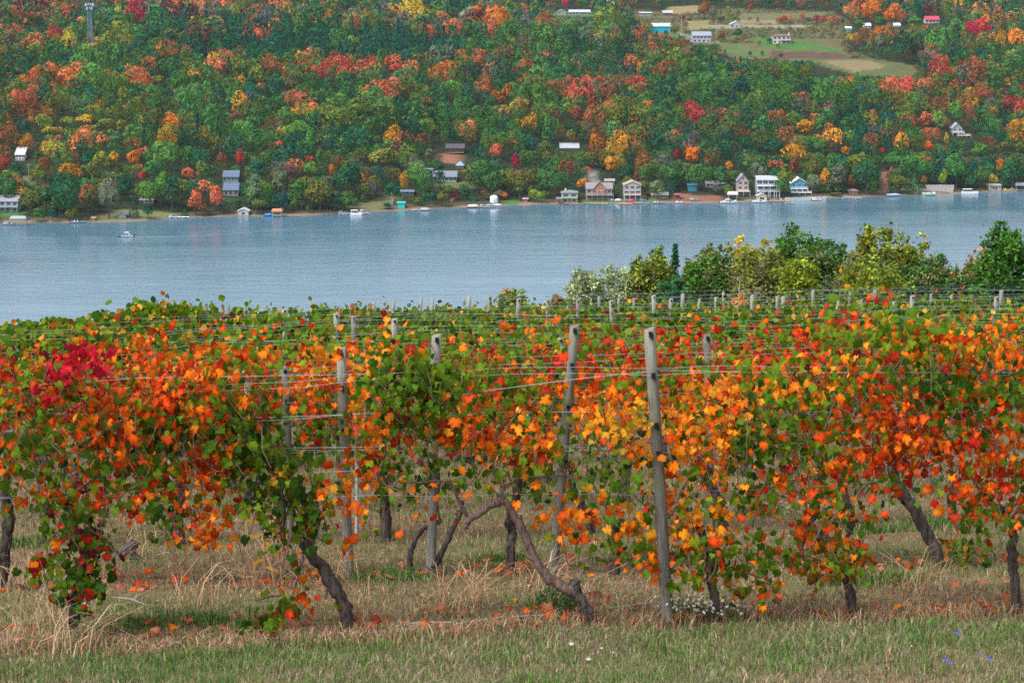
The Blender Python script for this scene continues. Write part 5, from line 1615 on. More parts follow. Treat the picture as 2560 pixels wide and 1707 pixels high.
# colour of the foliage by place: photograph zones in the 2352 wide picture
ZONES = [  # X, Y, rx, ry, weights
    (200, 820, 55, 30, {'crimson': 6, 'red': 4}), (140, 870, 28, 40, {'crimson': 8, 'red': 2}), (60, 860, 110, 70, {'red': 3, 'maroon': 1, 'green': 3, 'orange': 3}), (330, 830, 190, 60, {'orange': 5, 'flame': 4, 'green': 1, 'amber': 2}),
    (560, 850, 120, 60, {'orange': 4, 'flame': 2, 'green': 3, 'amber': 2}), (780, 830, 90, 50, {'orange': 6, 'amber': 3, 'flame': 2}), (620, 900, 140, 60, {'flame': 4, 'orange': 3, 'red': 2, 'green': 2}), (500, 960, 120, 70, {'green': 4, 'dark': 3, 'orange': 2}),
    (590, 1000, 80, 110, {'dark': 6, 'green': 3, 'orange': 1}), (350, 940, 160, 60, {'orange': 4, 'flame': 3, 'green': 2}), (250, 1000, 200, 80, {'orange': 4, 'flame': 2, 'green': 4, 'dark': 1}), (80, 1080, 110, 80, {'green': 5, 'orange': 2, 'lime': 1, 'dark': 2}), (250, 1100, 150, 70, {'orange': 3, 'flame': 2, 'green': 4, 'dark': 1}),
    (480, 1080, 60, 60, {'orange': 5, 'flame': 3}), (650, 1130, 100, 110, {'green': 5, 'dark': 4, 'blush': 1, 'amber': .5}), (930, 890, 100, 80, {'dark': 5, 'green': 5, 'maroon': 1}), (1010, 845, 90, 40, {'green': 6, 'lime': 1}), (1150, 830, 120, 60, {'green': 5, 'blush': 2, 'red': 2, 'orange': 2}),
    (870, 970, 60, 60, {'orange': 5, 'green': 2, 'amber': 2}), (1150, 960, 140, 70, {'dark': 3, 'green': 4, 'orange': 3, 'red': 2}), (1120, 1010, 120, 50, {'orange': 5, 'flame': 3, 'amber': 2}), (1210, 1020, 70, 60, {'amber': 6, 'yellow': 1, 'orange': 2}), (1400, 960, 90, 50, {'amber': 5, 'yellow': 2, 'orange': 2, 'lime': 1}),
    (1380, 900, 90, 50, {'orange': 4, 'flame': 3, 'green': 2}), (1300, 1180, 70, 80, {'orange': 6, 'amber': 3, 'flame': 1}), (1400, 1090, 80, 60, {'green': 5, 'dark': 3}), (1560, 1020, 110, 80, {'amber': 6, 'orange': 3, 'yellow': 1}), (1690, 920, 60, 60, {'amber': 6, 'orange': 2}), (1600, 940, 90, 60, {'orange': 5, 'amber': 2, 'green': 2}),
    (1560, 1190, 130, 70, {'orange': 5, 'amber': 3, 'green': 2}), (1600, 1290, 150, 60, {'orange': 4, 'green': 4, 'lime': 1, 'flame': 2}), (1760, 1280, 80, 60, {'orange': 3, 'green': 4, 'flame': 2}), (1800, 990, 130, 90, {'dark': 3, 'green': 5, 'orange': 2, 'lime': 1}), (1850, 860, 160, 70, {'orange': 4, 'green': 3, 'amber': 2, 'red': 1}),
    (1800, 770, 200, 60, {'red': 4, 'flame': 3, 'green': 4, 'maroon': 1, 'lime': 1}), (1450, 800, 200, 60, {'green': 4, 'flame': 3, 'red': 2, 'lime': 1, 'orange': 1}), (2060, 960, 90, 80, {'flame': 6, 'orange': 4}), (2050, 1060, 80, 60, {'flame': 4, 'orange': 4, 'red': 1}), (1950, 1010, 80, 60, {'orange': 4, 'flame': 2, 'green': 3}),
    (2230, 900, 140, 80, {'dark': 6, 'green': 4, 'orange': 1}), (2240, 1060, 130, 130, {'flame': 6, 'orange': 4, 'red': 2, 'green': 1}), (2200, 760, 130, 60, {'orange': 3, 'amber': 3, 'green': 4, 'red': 1}), (2250, 800, 90, 60, {'orange': 5, 'flame': 2, 'amber': 2}), (2080, 760, 120, 40, {'green': 5, 'lime': 3, 'orange': 1}),
    (1920, 1270, 100, 60, {'green': 4, 'blush': 3, 'orange': 2, 'flame': 1}), (200, 1200, 90, 100, {'green': 3, 'maroon': 2, 'dark': 2, 'red': 1}), (170, 1320, 120, 60, {'dark': 5, 'green': 2, 'red': 1}), (660, 1390, 120, 90, {'green': 4, 'blush': 3, 'flame': 2}), (470, 1190, 60, 50, {'orange': 5, 'amber': 2, 'flame': 1}),
    (1900, 1150, 80, 50, {'orange': 4, 'flame': 2, 'dark': 2}), (1960, 1190, 60, 40, {'green': 2, 'orange': 2, 'dark': 2}), (800, 1130, 50, 50, {'orange': 8, 'amber': 1}), (1000, 1180, 70, 40, {'flame': 5, 'orange': 2, 'green': 1}), (1150, 1100, 200, 60, {'green': 4, 'dark': 3, 'orange': 2}), (1000, 1090, 120, 50, {'dark': 4, 'green': 4, 'orange': 1}),
]
FARMIX = {'green': 9, 'lime': 5, 'dark': 4, 'yellow': 1, 'orange': .9, 'amber': .6, 'maroon': .5, 'red': .3, 'blush': .8}
NEARMIX = {'orange': 3, 'flame': 3, 'amber': .7, 'green': 5.5, 'dark': 2.5, 'red': 1.4, 'lime': .8, 'blush': 1, 'maroon': .5}


def leaf_class(Xp, Yp, row, clump, r):
    """Xp,Yp full-picture pixels"""
    X, Y = Xp / K, Yp / K
    if row >= 5 or (row == 4 and r.random() < .4):
        dd = FARMIX
        if X > 1650 and row <= 6 and r.random() < .35:
            dd = {'red': 2, 'flame': 3, 'orange': 2, 'green': 3}
        elif row == 4:
            dd = {'green': 5, 'lime': 3, 'orange': 2, 'flame': 1.4, 'amber': 1, 'red': .8}
    else:
        ws = []
        tot = 0
        for z in ZONES:
            q = ((X - z[0]) / z[2]) ** 2 + ((Y - z[1]) / z[3]) ** 2
            if q < 2.2:
                g_ = math.exp(-q * 1.3)
                ws.append((g_, z[4]))
                tot += g_
        dd = NEARMIX
        if tot > 0 and r.random() < min(.9, tot * 1.6):
            u = r.random() * tot
            for g_, z in ws:
                u -= g_
                if u <= 0:
                    dd = z
                    break
    if row < 5 and r.random() < .10:
        dd = {'green': 5, 'dark': 2, 'lime': 3, 'blush': 1}
    return wpick(dd, clump if r.random() < .58 else r.random())


def clumpval(p):
    """slowly varying 0..1 value, so that neighbouring leaves tend to share a colour"""
    v = mnoise.noise(Vector((p[0] * 2.6, p[1] * 2.6, p[2] * 2.6))) * .9 + mnoise.noise(Vector((p[0] * 6 + 9, p[1] * 6, p[2] * 6))) * .35
    return min(.999, max(0.0, .5 + v * .75))


def mk_leaf(p, row, r, smin=.075, smax=.135, cls=None, front=1.0):
    X, Y, d = proj(p)
    c = cls if cls else leaf_class(X, Y, row, clumpval(p), r)
    return (p, leaf_frame(r, front), smin + (smax - smin) * r.beta(1.6, 2.0), c, float(r.random()))


# vines: row, base pixel (2352 scale), trunk path (2352 scale), radius at base
VINES = [
    # row 1
    dict(row=1, trunk=[(808, 1470), (803, 1430), (790, 1385), (768, 1345), (738, 1300), (706, 1262), (700, 1240)], rad=.050, label='leaning dark trunked grapevine at lower left, one low shoot trailing to the grass',
         arms=[([(712, 1262), (722, 1235), (735, 1190), (720, 1120), (700, 1060)], .012), ([(742, 1305), (752, 1335), (748, 1375)], .013), ([(700, 1260), (690, 1310), (668, 1370), (630, 1420), (585, 1465)], .006), ([(700, 1240), (660, 1130), (610, 1010), (540, 930)], .009)]),
    dict(row=1, trunk=[(1352, 1432), (1345, 1400), (1332, 1372), (1322, 1352), (1320, 1334)], rad=.040, label='bare arching grapevine with a cut stump and one long leafless arm',
         arms=[([(1328, 1362), (1300, 1352), (1262, 1330), (1238, 1300), (1222, 1270), (1205, 1225), (1188, 1195), (1172, 1165), (1158, 1148)], .033),
               ([(1158, 1148), (1140, 1155), (1118, 1165), (1098, 1180), (1076, 1192), (1068, 1214)], .030), ([(1158, 1150), (1151, 1134), (1160, 1117), (1185, 1102), (1215, 1095), (1260, 1096), (1300, 1089)], .011),
               ([(1078, 1190), (1060, 1160), (1042, 1125), (1030, 1108), (1005, 1103), (960, 1109), (915, 1106)], .009), ([(1070, 1186), (1052, 1150), (1038, 1110)], .005)]),
    dict(row=1, trunk=[(1644, 1392), (1638, 1360), (1630, 1320), (1636, 1280), (1622, 1240), (1600, 1200)], rad=.036, label='short bushy orange grapevine just right of the upright front post',
         arms=[([(1630, 1280), (1570, 1290), (1510, 1320)], .006), ([(1634, 1290), (1700, 1310), (1760, 1330)], .006), ([(1536, 1190), (1560, 1140), (1590, 1080), (1600, 1010)], .008), ([(1622, 1240), (1560, 1230), (1500, 1180), (1440, 1120)], .007)]),
    dict(row=1, trunk=[(1966, 1395), (1955, 1365), (1945, 1335), (1932, 1312), (1925, 1295)], rad=.034, label='low grapevine with a small leafy bush of regrowth on a thin trunk',
         arms=[([(1925, 1300), (1890, 1265), (1840, 1240)], .006), ([(1935, 1300), (1970, 1260), (1990, 1230)], .006), ([(1925, 1300), (1850, 1275), (1790, 1262)], .005)]),
    dict(row=1, trunk=[(2345, 1375), (2330, 1330), (2326, 1280), (2330, 1230), (2318, 1195), (2290, 1160)], rad=.036, label='flame red grapevine with a straight dark trunk at the right edge',
         arms=[([(2318, 1195), (2270, 1155), (2240, 1110), (2200, 1040)], .009), ([(2322, 1200), (2350, 1150), (2370, 1080)], .009), ([(2318, 1195), (2280, 1175), (2230, 1175)], .006), ([(2200, 1040), (2150, 960), (2080, 940)], .007)]),
    dict(row=1, trunk=[(160, 1400), (172, 1372), (185, 1345), (192, 1310), (196, 1270)], rad=.045, label='low grapevine of dark green and maroon leaves drooping to the grass at left',
         arms=[([(190, 1330), (150, 1290), (95, 1300)], .005), ([(196, 1270), (170, 1210), (150, 1150), (110, 1080)], .008), ([(196, 1280), (230, 1240), (240, 1180)], .006), ([(150, 1150), (240, 1080), (330, 1000)], .007)]),
    # row 2
    dict(row=2, trunk=[(2, 1342), (8, 1295), (16, 1240), (20, 1190), (10, 1140), (14, 1090)], rad=.050, label='thick dark grapevine trunk at the left edge',
         arms=[([(14, 1090), (60, 1010), (90, 930)], .010), ([(14, 1100), (-30, 1020), (-40, 930)], .010)]),
    dict(row=2, trunk=[(968, 1338), (975, 1318), (985, 1300), (998, 1292)], rad=.060, label='bare U shaped grapevine, two leafless arms rising from a knotted stump',
         arms=[([(958, 1322), (944, 1316), (940, 1290), (944, 1262), (955, 1235), (972, 1213), (1000, 1200), (1015, 1195)], .023), ([(990, 1300), (1008, 1285), (1018, 1262), (1032, 1232), (1045, 1205), (1058, 1175), (1062, 1150)], .025),
               ([(1012, 1290), (1018, 1310), (1020, 1335)], .007), ([(1010, 1195), (1000, 1120), (960, 1040)], .008)]),
    dict(row=2, trunk=[(1175, 1282), (1172, 1255), (1178, 1225), (1170, 1195), (1185, 1140), (1192, 1090)], rad=.042, label='dark grapevine trunk under the bare arching arm',
         arms=[([(1185, 1140), (1230, 1060), (1260, 980)], .009), ([(1185, 1140), (1150, 1040), (1120, 960)], .009)]),
    dict(row=2, trunk=[(1408, 1318), (1410, 1290), (1420, 1262), (1412, 1235), (1400, 1180)], rad=.040, label='grapevine with a stubby trunk between the leaning and the upright post',
         arms=[([(1400, 1180), (1440, 1090), (1460, 980)], .009), ([(1400, 1180), (1350, 1090), (1340, 990)], .009)]),
    dict(row=2, trunk=[(1925, 1262), (1900, 1245), (1870, 1228), (1838, 1216), (1846, 1200), (1866, 1186), (1872, 1150)], rad=.050, label='gnarled grapevine with a twisted trunk lying almost level',
         arms=[([(1872, 1150), (1890, 1090), (1900, 1000)], .009), ([(1900, 1215), (1930, 1180), (1970, 1140), (2000, 1100)], .010), ([(1850, 1225), (1840, 1255), (1845, 1290)], .020), ([(1940, 1150), (1955, 1175), (1960, 1205), (1945, 1235)], .026), ([(1866, 1186), (1800, 1080), (1780, 980)], .008)]),
    dict(row=2, trunk=[(2166, 1292), (2150, 1265), (2128, 1225), (2105, 1180), (2078, 1140), (2056, 1105), (2050, 1070)], rad=.058, label='thick grapevine trunk leaning up to the left under flame red leaves',
         arms=[([(2050, 1070), (2080, 1000), (2100, 900)], .010), ([(2050, 1080), (2000, 1000), (1960, 900)], .010), ([(2050, 1080), (2150, 1000), (2230, 930)], .010)]),
    # row 3
    dict(row=3, trunk=[(412, 1215), (404, 1180), (416, 1150), (412, 1115), (424, 1085)], rad=.060, label='stout dark grapevine trunk left of the orange ground bush',
         arms=[([(424, 1085), (470, 1000), (500, 920)], .011), ([(424, 1085), (380, 1000), (340, 930)], .011)]),
    dict(row=3, trunk=[(890, 1185), (884, 1150), (880, 1115), (872, 1080), (850, 1060)], rad=.045, label='dark grapevine trunk right of the thin grey stake',
         arms=[([(850, 1060), (820, 1045), (800, 1030)], .014), ([(872, 1080), (920, 1000), (960, 900)], .010)]),
    dict(row=3, trunk=[(1362, 1225), (1352, 1190), (1335, 1160), (1318, 1140), (1310, 1090)], rad=.045, label='slanting grapevine trunk just right of the leaning post',
         arms=[([(1310, 1090), (1280, 1000), (1250, 900)], .010), ([(1310, 1090), (1380, 1000), (1420, 900)], .010)]),
    dict(row=3, trunk=[(1668, 1205), (1655, 1165), (1640, 1130), (1622, 1095), (1610, 1050)], rad=.052, label='slanting dark grapevine trunk right of the upright front post',
         arms=[([(1610, 1050), (1560, 980), (1520, 900)], .010), ([(1610, 1050), (1670, 960), (1720, 880)], .010)]),
    dict(row=3, trunk=[(1945, 1200), (1950, 1160), (1935, 1120), (1940, 1070)], rad=.040, label='upright grapevine trunk behind the gnarled level trunk', arms=[([(1940, 1070), (1980, 980), (2000, 880)], .010)]),
    dict(row=3, trunk=[(170, 1215), (165, 1170), (175, 1120), (170, 1070)], rad=.045, label='dark grapevine trunk behind the maroon leaved low vine', arms=[([(170, 1070), (220, 980), (260, 880)], .010)]),
    dict(row=3, trunk=[(640, 1220), (648, 1170), (640, 1120), (650, 1070)], rad=.040, label='thin grapevine trunk beside the pale narrow post', arms=[([(650, 1070), (700, 970), (720, 880)], .010)]),
    dict(row=3, trunk=[(2190, 1190), (2184, 1140), (2190, 1090)], rad=.042, label='grapevine trunk seen beneath the right hand canopy', arms=[([(2190, 1090), (2230, 1000), (2260, 900)], .010)]),
    dict(row=3, trunk=[(2400, 1180), (2395, 1130), (2400, 1080)], rad=.042, label='', hidden=True),
    dict(row=3, trunk=[(-40, 1220), (-35, 1150), (-40, 1080)], rad=.042, label='', hidden=True),
]
# leafy masses of the front rows: row, X, Y, rx, ry (2352 scale), leaf count, optional colours
BLOBS = [
    (1, 60, 870, 120, 70, 130), (1, 205, 815, 52, 26, 40, ('crimson',)), (1, 145, 850, 20, 24, 16, ('crimson',)), (1, 135, 890, 25, 20, 10, ('crimson', 'red')), (1, 250, 900, 130, 60, 110), (1, 320, 950, 120, 70, 100), (1, 440, 900, 100, 70, 110),
    (1, 480, 940, 110, 70, 110), (1, 570, 1000, 85, 100, 150), (1, 640, 1120, 85, 100, 150), (1, 500, 1080, 55, 60, 45), (1, 710, 1190, 55, 50, 46), (1, 680, 1290, 20, 30, 8), (1, 660, 1370, 30, 30, 14), (1, 620, 1425, 34, 28, 34, ('green', 'dark', 'blush')), (1, 575, 1468, 20, 16, 14, ('dark', 'green')), (1, 704, 1365, 22, 18, 7, ('flame', 'orange')),
    (1, 780, 1390, 14, 26, 6), (1, 800, 1130, 36, 36, 24, ('orange', 'amber')), (1, 797, 1240, 14, 26, 6, ('flame', 'orange')), (1, 930, 890, 95, 75, 150), (1, 1010, 850, 85, 36, 60), (1, 870, 965, 60, 60, 50), (1, 1010, 980, 65, 50, 45), (1, 1130, 1005, 110, 50, 85),
    (1, 1060, 930, 90, 50, 60), (1, 1205, 1030, 60, 55, 56), (1, 860, 1045, 60, 40, 40), (1, 1290, 1165, 46, 55, 36), (1, 1385, 1165, 45, 55, 36), (1, 1400, 960, 85, 45, 70), (1, 1450, 910, 70, 45, 46), (1, 1480, 1045, 60, 55, 46), (1, 1440, 1220, 60, 45, 36), (1, 1330, 1230, 30, 40, 12),
    (1, 1575, 1020, 70, 65, 72), (1, 1600, 940, 60, 55, 50), (1, 1690, 920, 40, 50, 42), (1, 1650, 1030, 55, 55, 50), (1, 1550, 1170, 80, 45, 56), (1, 1600, 1225, 75, 45, 66), (1, 1565, 1300, 60, 45, 44), (1, 1650, 1290, 50, 55, 44), (1, 1720, 1340, 50, 36, 40), (1, 1770, 1270, 60, 36, 44), (1, 1500, 1275, 36, 30, 20),
    (1, 1740, 1150, 50, 30, 26), (1, 1798, 1100, 22, 22, 5, ('orange',)), (1, 1880, 1150, 50, 46, 30), (1, 1930, 1265, 75, 40, 84), (1, 1850, 1230, 24, 22, 8, ('orange', 'flame')), (1, 1870, 1320, 16, 20, 6), (1, 1890, 1290, 50, 20, 18), (1, 2060, 960, 75, 60, 84), (1, 2050, 1050, 60, 60, 56),
    (1, 1950, 1000, 65, 60, 48), (1, 2130, 1010, 50, 50, 46), (1, 2230, 1070, 75, 105, 105), (1, 2315, 1040, 60, 100, 70), (1, 2290, 1160, 55, 55, 40), (1, 2215, 1180, 22, 24, 10, ('green', 'dark')), (1, 2200, 760, 130, 55, 130), (1, 2090, 760, 120, 45, 90), (1, 2290, 830, 90, 60, 80), (1, 2240, 915, 115, 65, 130),
    (1, 2010, 850, 120, 60, 100), (1, 1850, 870, 120, 55, 90), (1, 1750, 980, 75, 60, 56), (1, 1830, 1030, 100, 55, 84), (1, 50, 1080, 95, 60, 80), (1, 150, 1165, 60, 46, 46), (1, 185, 1225, 55, 55, 60), (1, 205, 1300, 40, 36, 40), (1, 110, 1292, 45, 18, 30), (1, 190, 1345, 46, 30, 50, ('dark', 'green', 'red')),
    (1, 60, 1000, 85, 46, 56), (1, 220, 1080, 85, 56, 60), (1, 340, 1010, 90, 65, 80), (1, 400, 1060, 60, 55, 40), (1, 237, 1140, 22, 24, 9, ('orange', 'flame')), (1, 340, 1120, 46, 36, 26), (2, 475, 1195, 46, 36, 46, ('orange', 'amber', 'flame')), (2, 470, 1225, 50, 16, 20, ('orange', 'amber')),
    (2, 2215, 1260, 46, 26, 44, ('green', 'dark', 'blush')), (2, 990, 1190, 50, 24, 20, ('flame', 'orange')), (2, 1420, 1250, 40, 40, 26), (2, 1955, 1190, 40, 30, 24), (2, 1890, 1120, 60, 50, 40), (2, 380, 1190, 40, 40, 24, ('dark', 'green')), (2, 280, 1170, 70, 40, 30, ('dark', 'green', 'red')), (3, 850, 1190, 50, 30, 26, ('green', 'lime', 'orange')), (2, 1150, 1090, 240, 50, 110, ('green', 'dark', 'dark', 'orange')), (2, 900, 1090, 120, 60, 60, ('green', 'dark', 'orange')), (2, 380, 1120, 160, 55, 80, ('green', 'dark', 'orange', 'flame')), (2, 1700, 1110, 150, 50, 70, ('dark', 'green', 'amber')), (2, 1960, 1120, 110, 50, 60, ('dark', 'green', 'flame')), (3, 1100, 1110, 300, 45, 110, ('dark', 'green')), (3, 300, 1110, 250, 50, 90, ('dark', 'green', 'flame')), (3, 1850, 1100, 300, 45, 100, ('dark', 'green', 'flame')), (2, 2330, 1130, 80, 60, 40, ('dark', 'green', 'flame')),
]


def row_top(row, X):
    """canopy height above ground"""
    x = X / K
    b = 1.72 + .10 * math.sin(X * .011 + row * 1.7) + .06 * math.sin(X * .031 + row)
    if row == 4:
        b -= .20
    if row >= 5:
        b -= .30
    if row in (1, 2) and x > 1950:
        b += .10
    return b


allv = [v for v in VINES]
for v in allv:
    p0 = on_row(v['row'], v['trunk'][0][0] * K, v['trunk'][0][1] * K)
    v['p'] = np.array([p0[0], p0[1], float(gz(p0[0], p0[1]))])
    v['base'] = p0
    v['leaves'] = []
byrow = {}
for v in allv:
    byrow.setdefault(v['row'], []).append(v)


def give(leaf, row):
    vs = byrow[row]
    best = min(vs, key=lambda q: abs(q['trunk'][min(3, len(q['trunk']) - 1)][0] * K - proj(leaf[0])[0]))
    best['leaves'].append(leaf)


SEEN = [(2, 1320, 748, 1296, 1015, 17), (2, 1283, 1070, 1270, 1322, 15), (2, 1003, 769, 1002, 832, 16), (2, 990, 1200, 988, 1300, 16), (2, 783, 850, 787, 940, 18), (3, 655, 860, 663, 1010, 13), (3, 567, 858, 573, 898, 13), (3, 820, 1062, 820, 1290, 8), (3, 1624, 768, 1626, 805, 12), (1, 1492, 755, 1535, 1425, 15)]


def behind_post(p, row):
    """true where a leaf would cover the bare length of a post"""
    X, Y, _ = proj(p)
    X, Y = X / K, Y / K
    for (rw, a, b, c, d, w_) in SEEN:
        if row <= rw and b - 8 < Y < d + 5 and abs(X - (a + (c - a) * (Y - b) / (d - b))) < w_:
            return rv.random() < .86
    return False


for B in BLOBS:
    row, X, Y, rx, ry, n = B[:6]
    cl = B[6] if len(B) > 6 else None
    for _ in range(int(n * (1.6 if cl is None and Y < 1080 else 1.4))):
        while True:
            a, b = rv.normal(0, .75), rv.normal(0, .68)
            if a * a + b * b < 2.6:
                break
        p = on_row(row, (X + a * rx) * K, (Y + b * ry) * K)
        p = p + np.array([0, rv.normal(-.05, .17), 0])
        g0 = float(gz(p[0], p[1]))
        if p[2] < g0 + .05:
            p[2] = g0 + .05 + rv.random() * .05
        if row < 3 and 925 < proj(p)[0] / K < 1085 and 1150 < proj(p)[1] / K < 1345 and rv.random() < .75:
            continue
        if row == 1 and 1490 < X < 1720 and proj(p)[1] / K > 1352:
            continue
        if (row == 1 and Y < 1100 and not (cl and 'crimson' in cl) and p[2] > g0 + row_top(row, X * K) + .12) or behind_post(p, row):
            continue
        if row == 1:                            # the upright post stays in front of the leaves
            Xq = proj(p)[0] / K
            Yq = proj(p)[1] / K
            if abs(Xq - (1492 + (Yq - 755) * .064)) < 26 and rv.random() < .9:
                p = p + np.array([0, .20 + .1 * rv.random(), 0])
        c = None
        if cl and 'crimson' in cl:
            p = p + np.array([0, -.16, 0])
        if cl:
            c = cl[int(rv.integers(len(cl)))]
        give(mk_leaf(p, row, rv, .042, .108, c), row)


def shoots(row, x0, x1, per_m, nl, r, lo=.95):
    """leafy shoots of a trellised row between x0 and x1; yields (leaf, shoot path)"""
    n = int((x1 - x0) * per_m)
    for _ in range(n):
        x = r.uniform(x0, x1)
        y = row_y(row, x) + r.normal(0, .10)
        g0 = float(gz(x, y))
        X, _, _ = proj(np.array([x, y, g0 + 1.5]))
        top = row_top(row, X) + r.normal(0, .13 if row < 5 else .19)
        dx = r.normal(0, .22)
        dy = r.normal(0, .16)
        a = np.array([x, y, g0 + lo + r.normal(0, .10)])
        b = np.array([x + dx * .5, y + dy, g0 + (lo + top) / 2])
        c = np.array([x + dx, y + dy * 1.3, g0 + top])
        e = c + np.array([dx * .8 + r.normal(0, .12), dy * 1.2 - .05, -r.uniform(.0, .45)])
        path = [a, b, c, e]
        t = np.linspace(0, 1, nl)
        for q in t:
            s = q * 3
            i = min(int(s), 2)
            p = path[i] * (1 - (s - i)) + path[i + 1] * (s - i) + r.normal(0, .065, 3)
            yield p


for row, per, nl in ((1, 6, 20), (2, 25, 24), (3, 24, 24)):
    hw = 1320 / FPX * (row_y(row, 0) + 1)
    for p in shoots(row, -hw, hw, per, nl, rv, .90):
        X, Y, d = proj(p)
        if behind_post(p, row):
            continue
        if row == 1:
            Yd, Xd = Y / K, X / K
            if Yd > 1075 or (880 < Xd < 1500 and Yd > 1000) or abs(Xd - (1492 + (Yd - 755) * .064)) < 26 or (640 < Xd < 830 and 830 < Yd < 1000):
                continue
        if row == 2 and 960 < X < 1560 and Y > 1190 and rv.random() < .6:
            continue
        give(mk_leaf(p, row, rv, .045, .102), row)


def build_vine(v, lim=300):
    lv = v['leaves']
    lab = v['label']
    if v.get('hidden'):
        lab = lab or 'grapevine whose trunk is hidden by leaves, %s' % ('past the right edge behind the thick leaning trunk' if v['trunk'][0][0] > 2300 else 'between the thick leaning and straight right trunks' if v['trunk'][0][0] > 1800 else ('past the left edge' if v['trunk'][0][0] < 0 else 'behind the orange ground bush'))
    r = empty('grapevine', v['p'], lab, 'grapevine', 'grapevines of the three front rows')
    tr = [on_row(v['row'], X * K, Y * K) + np.array([0, rv.normal(0, .012), 0]) for X, Y in v['trunk']]
    tr[0][2] = v['p'][2] - .12
    pts, rr = [], []
    rad = (v['rad'] or .040) * .84
    nseg = 5
    for i in range(len(tr) - 1):
        for k in range(nseg):
            f = k / nseg
            q = tr[i] * (1 - f) + tr[i + 1] * f + rv.normal(0, .0045, 3)
            pts.append(q - v['p'])
            h = (i + f) / (len(tr) - 1)
            rr.append(rad * (1.18 - .42 * h + .35 * max(0, .15 - h)) * rv.uniform(.94, 1.07) * (1 + .10 * math.sin(i * 2.1 + k * .9 + rad * 900)))
    pts.append(tr[-1] - v['p'])
    rr.append(rad * .72)
    tk = MB()
    for _ in range(15):                        # loose strings of peeling bark
        n_ = len(pts)
        i0 = int(rv.integers(0, max(1, n_ - 6)))
        i1 = min(n_, i0 + int(rv.integers(5, 12)))
        a, da = rv.random() * 6.283, rv.normal(0, .12)
        sp_ = []
        for i in range(i0, i1):
            o_ = rr[i] * (1.0 + .10 * rv.random())
            sp_.append(np.array(pts[i]) + np.array([math.cos(a) * o_, math.sin(a) * o_, rv.normal(0, .004)]))
            a += da
        if len(sp_) > 2 and rad > .02:
            tk.tube(sp_, [.0025] + [.0055] * (len(sp_) - 2) + [.002], 4, jit=.3)
    tk.tube(pts, rr, 13, jit=.13, ridge=.16)
    tk.build('trunk', M_BARK, r, smooth=True)
    for (path, ar) in v.get('arms', []):
        A = [on_row(v['row'], X * K, Y * K) for X, Y in path]
        pp, ra = [], []
        for i in range(len(A) - 1):
            for k in range(4):
                f = k / 4
                pp.append(A[i] * (1 - f) + A[i + 1] * f + rv.normal(0, .0018 + ar * .05, 3) - v['p'])
                ra.append(ar * (1.12 - .45 * (i + f) / (len(A) - 1)) * rv.uniform(.9, 1.12))
        pp.append(A[-1] - v['p'])
        ra.append(ar * .6)
        MB().tube(pp, ra, 7, jit=.10).build('arm', M_BARK if ar >= .04 or (v['row'] == 2 and ar > .015) else M_CANE, r, smooth=True)
    # thin shoots that carry the leaves
    sh = MB()
    for L in lv[::9]:
        q = L[0] - v['p']
        e = q + np.array([rv.normal(0, .12), rv.normal(0, .05), -rv.uniform(.10, .30)])
        m_ = (q + e) / 2 + rv.normal(0, .02, 3)
        sh.tube([q, m_, e], [.0032, .0028, .0022], 4)
    if sh.v:
        tag(sh.build('shoots', M_CANE, r), kind='stuff')
    lv.sort(key=lambda L: L[0][1] - L[2])
    add_leaf_objects(r, lv[:lim])
    rest = lv[lim:]
    if rest:
        me = leaves_joined([(L[0] - v['p'], L[1], L[2], L[3], L[4]) for L in rest], LOW, 'leaves')
        o = link('leaves', me, r)
        tag(o, kind='stuff')


for v in allv:
    build_vine(v, 298 if v['row'] < 3 else 260)

NROWS = 17
ORDV = ['first', 'second', 'third', 'fourth', 'fifth', 'sixth', 'seventh', 'eighth', 'ninth', 'tenth', 'eleventh', 'twelfth', 'thirteenth', 'fourteenth', 'fifteenth', 'sixteenth', 'seventeenth', 'eighteenth', 'nineteenth', 'twentieth',
        'twenty-first', 'twenty-second', 'twenty-third', 'twenty-fourth', 'twenty-fifth', 'twenty-sixth', 'twenty-seventh', 'twenty-eighth', 'twenty-ninth', 'thirtieth']
# posts down the slope: X, Ytop, width in the 2352 wide picture
FARP = [(475, 695, 8), (513, 695, 9), (526, 698, 8), (565, 700, 7), (606, 705, 7), (657, 705, 11), (700, 712, 9), (775, 715, 12), (815, 722, 11), (908, 727, 13), (905, 685, 6), (968, 680, 7), (994, 682, 6), (1078, 677, 8), (1125, 678, 9), (1192, 682, 10), (1258, 685, 9),
        (1327, 685, 9), (1403, 687, 9), (1420, 685, 6), (1500, 675, 9), (1540, 683, 9), (1567, 672, 8), (1642, 680, 7), (1726, 675, 8), (1783, 678, 7), (1797, 678, 8), (1865, 663, 7), (1922, 688, 8), (1950, 668, 7), (1977, 685, 7), (2007, 662, 8), (2091, 676, 9), (2135, 672, 6),
        (2182, 675, 7), (2284, 678, 9), (2296, 664, 8), (36, 786, 12), (1375, 678, 5), (1455, 682, 6), (1605, 684, 6), (1690, 690, 6), (2050, 690, 6), (2240, 684, 6), (805, 692, 6), (228, 764, 9), (1660, 668, 5), (860, 690, 6)]
FARP.sort()
FARFIT = []
for i, (X, Y, wpx) in enumerate(FARP):
    d = min(62, .082 * FPX / K / wpx)
    row = int(np.clip(round((d - row_y(1, 0)) / ROW_DY) + 1, 4, NROWS + 1))
    best = None
    for rw in range(max(4, row - 4), min(NROWS + 2, row + 5)):
        t = on_row(rw, X * K, Y * K)
        hgt = t[2] - float(gz(t[0], t[1]))
        sc_ = abs(hgt - 2.0) + .05 * abs(rw - row)
        if best is None or sc_ < best[0]:
            best = (sc_, rw, t, hgt)
    FARFIT.append((X, Y, wpx, best[1], best[2], best[3]))


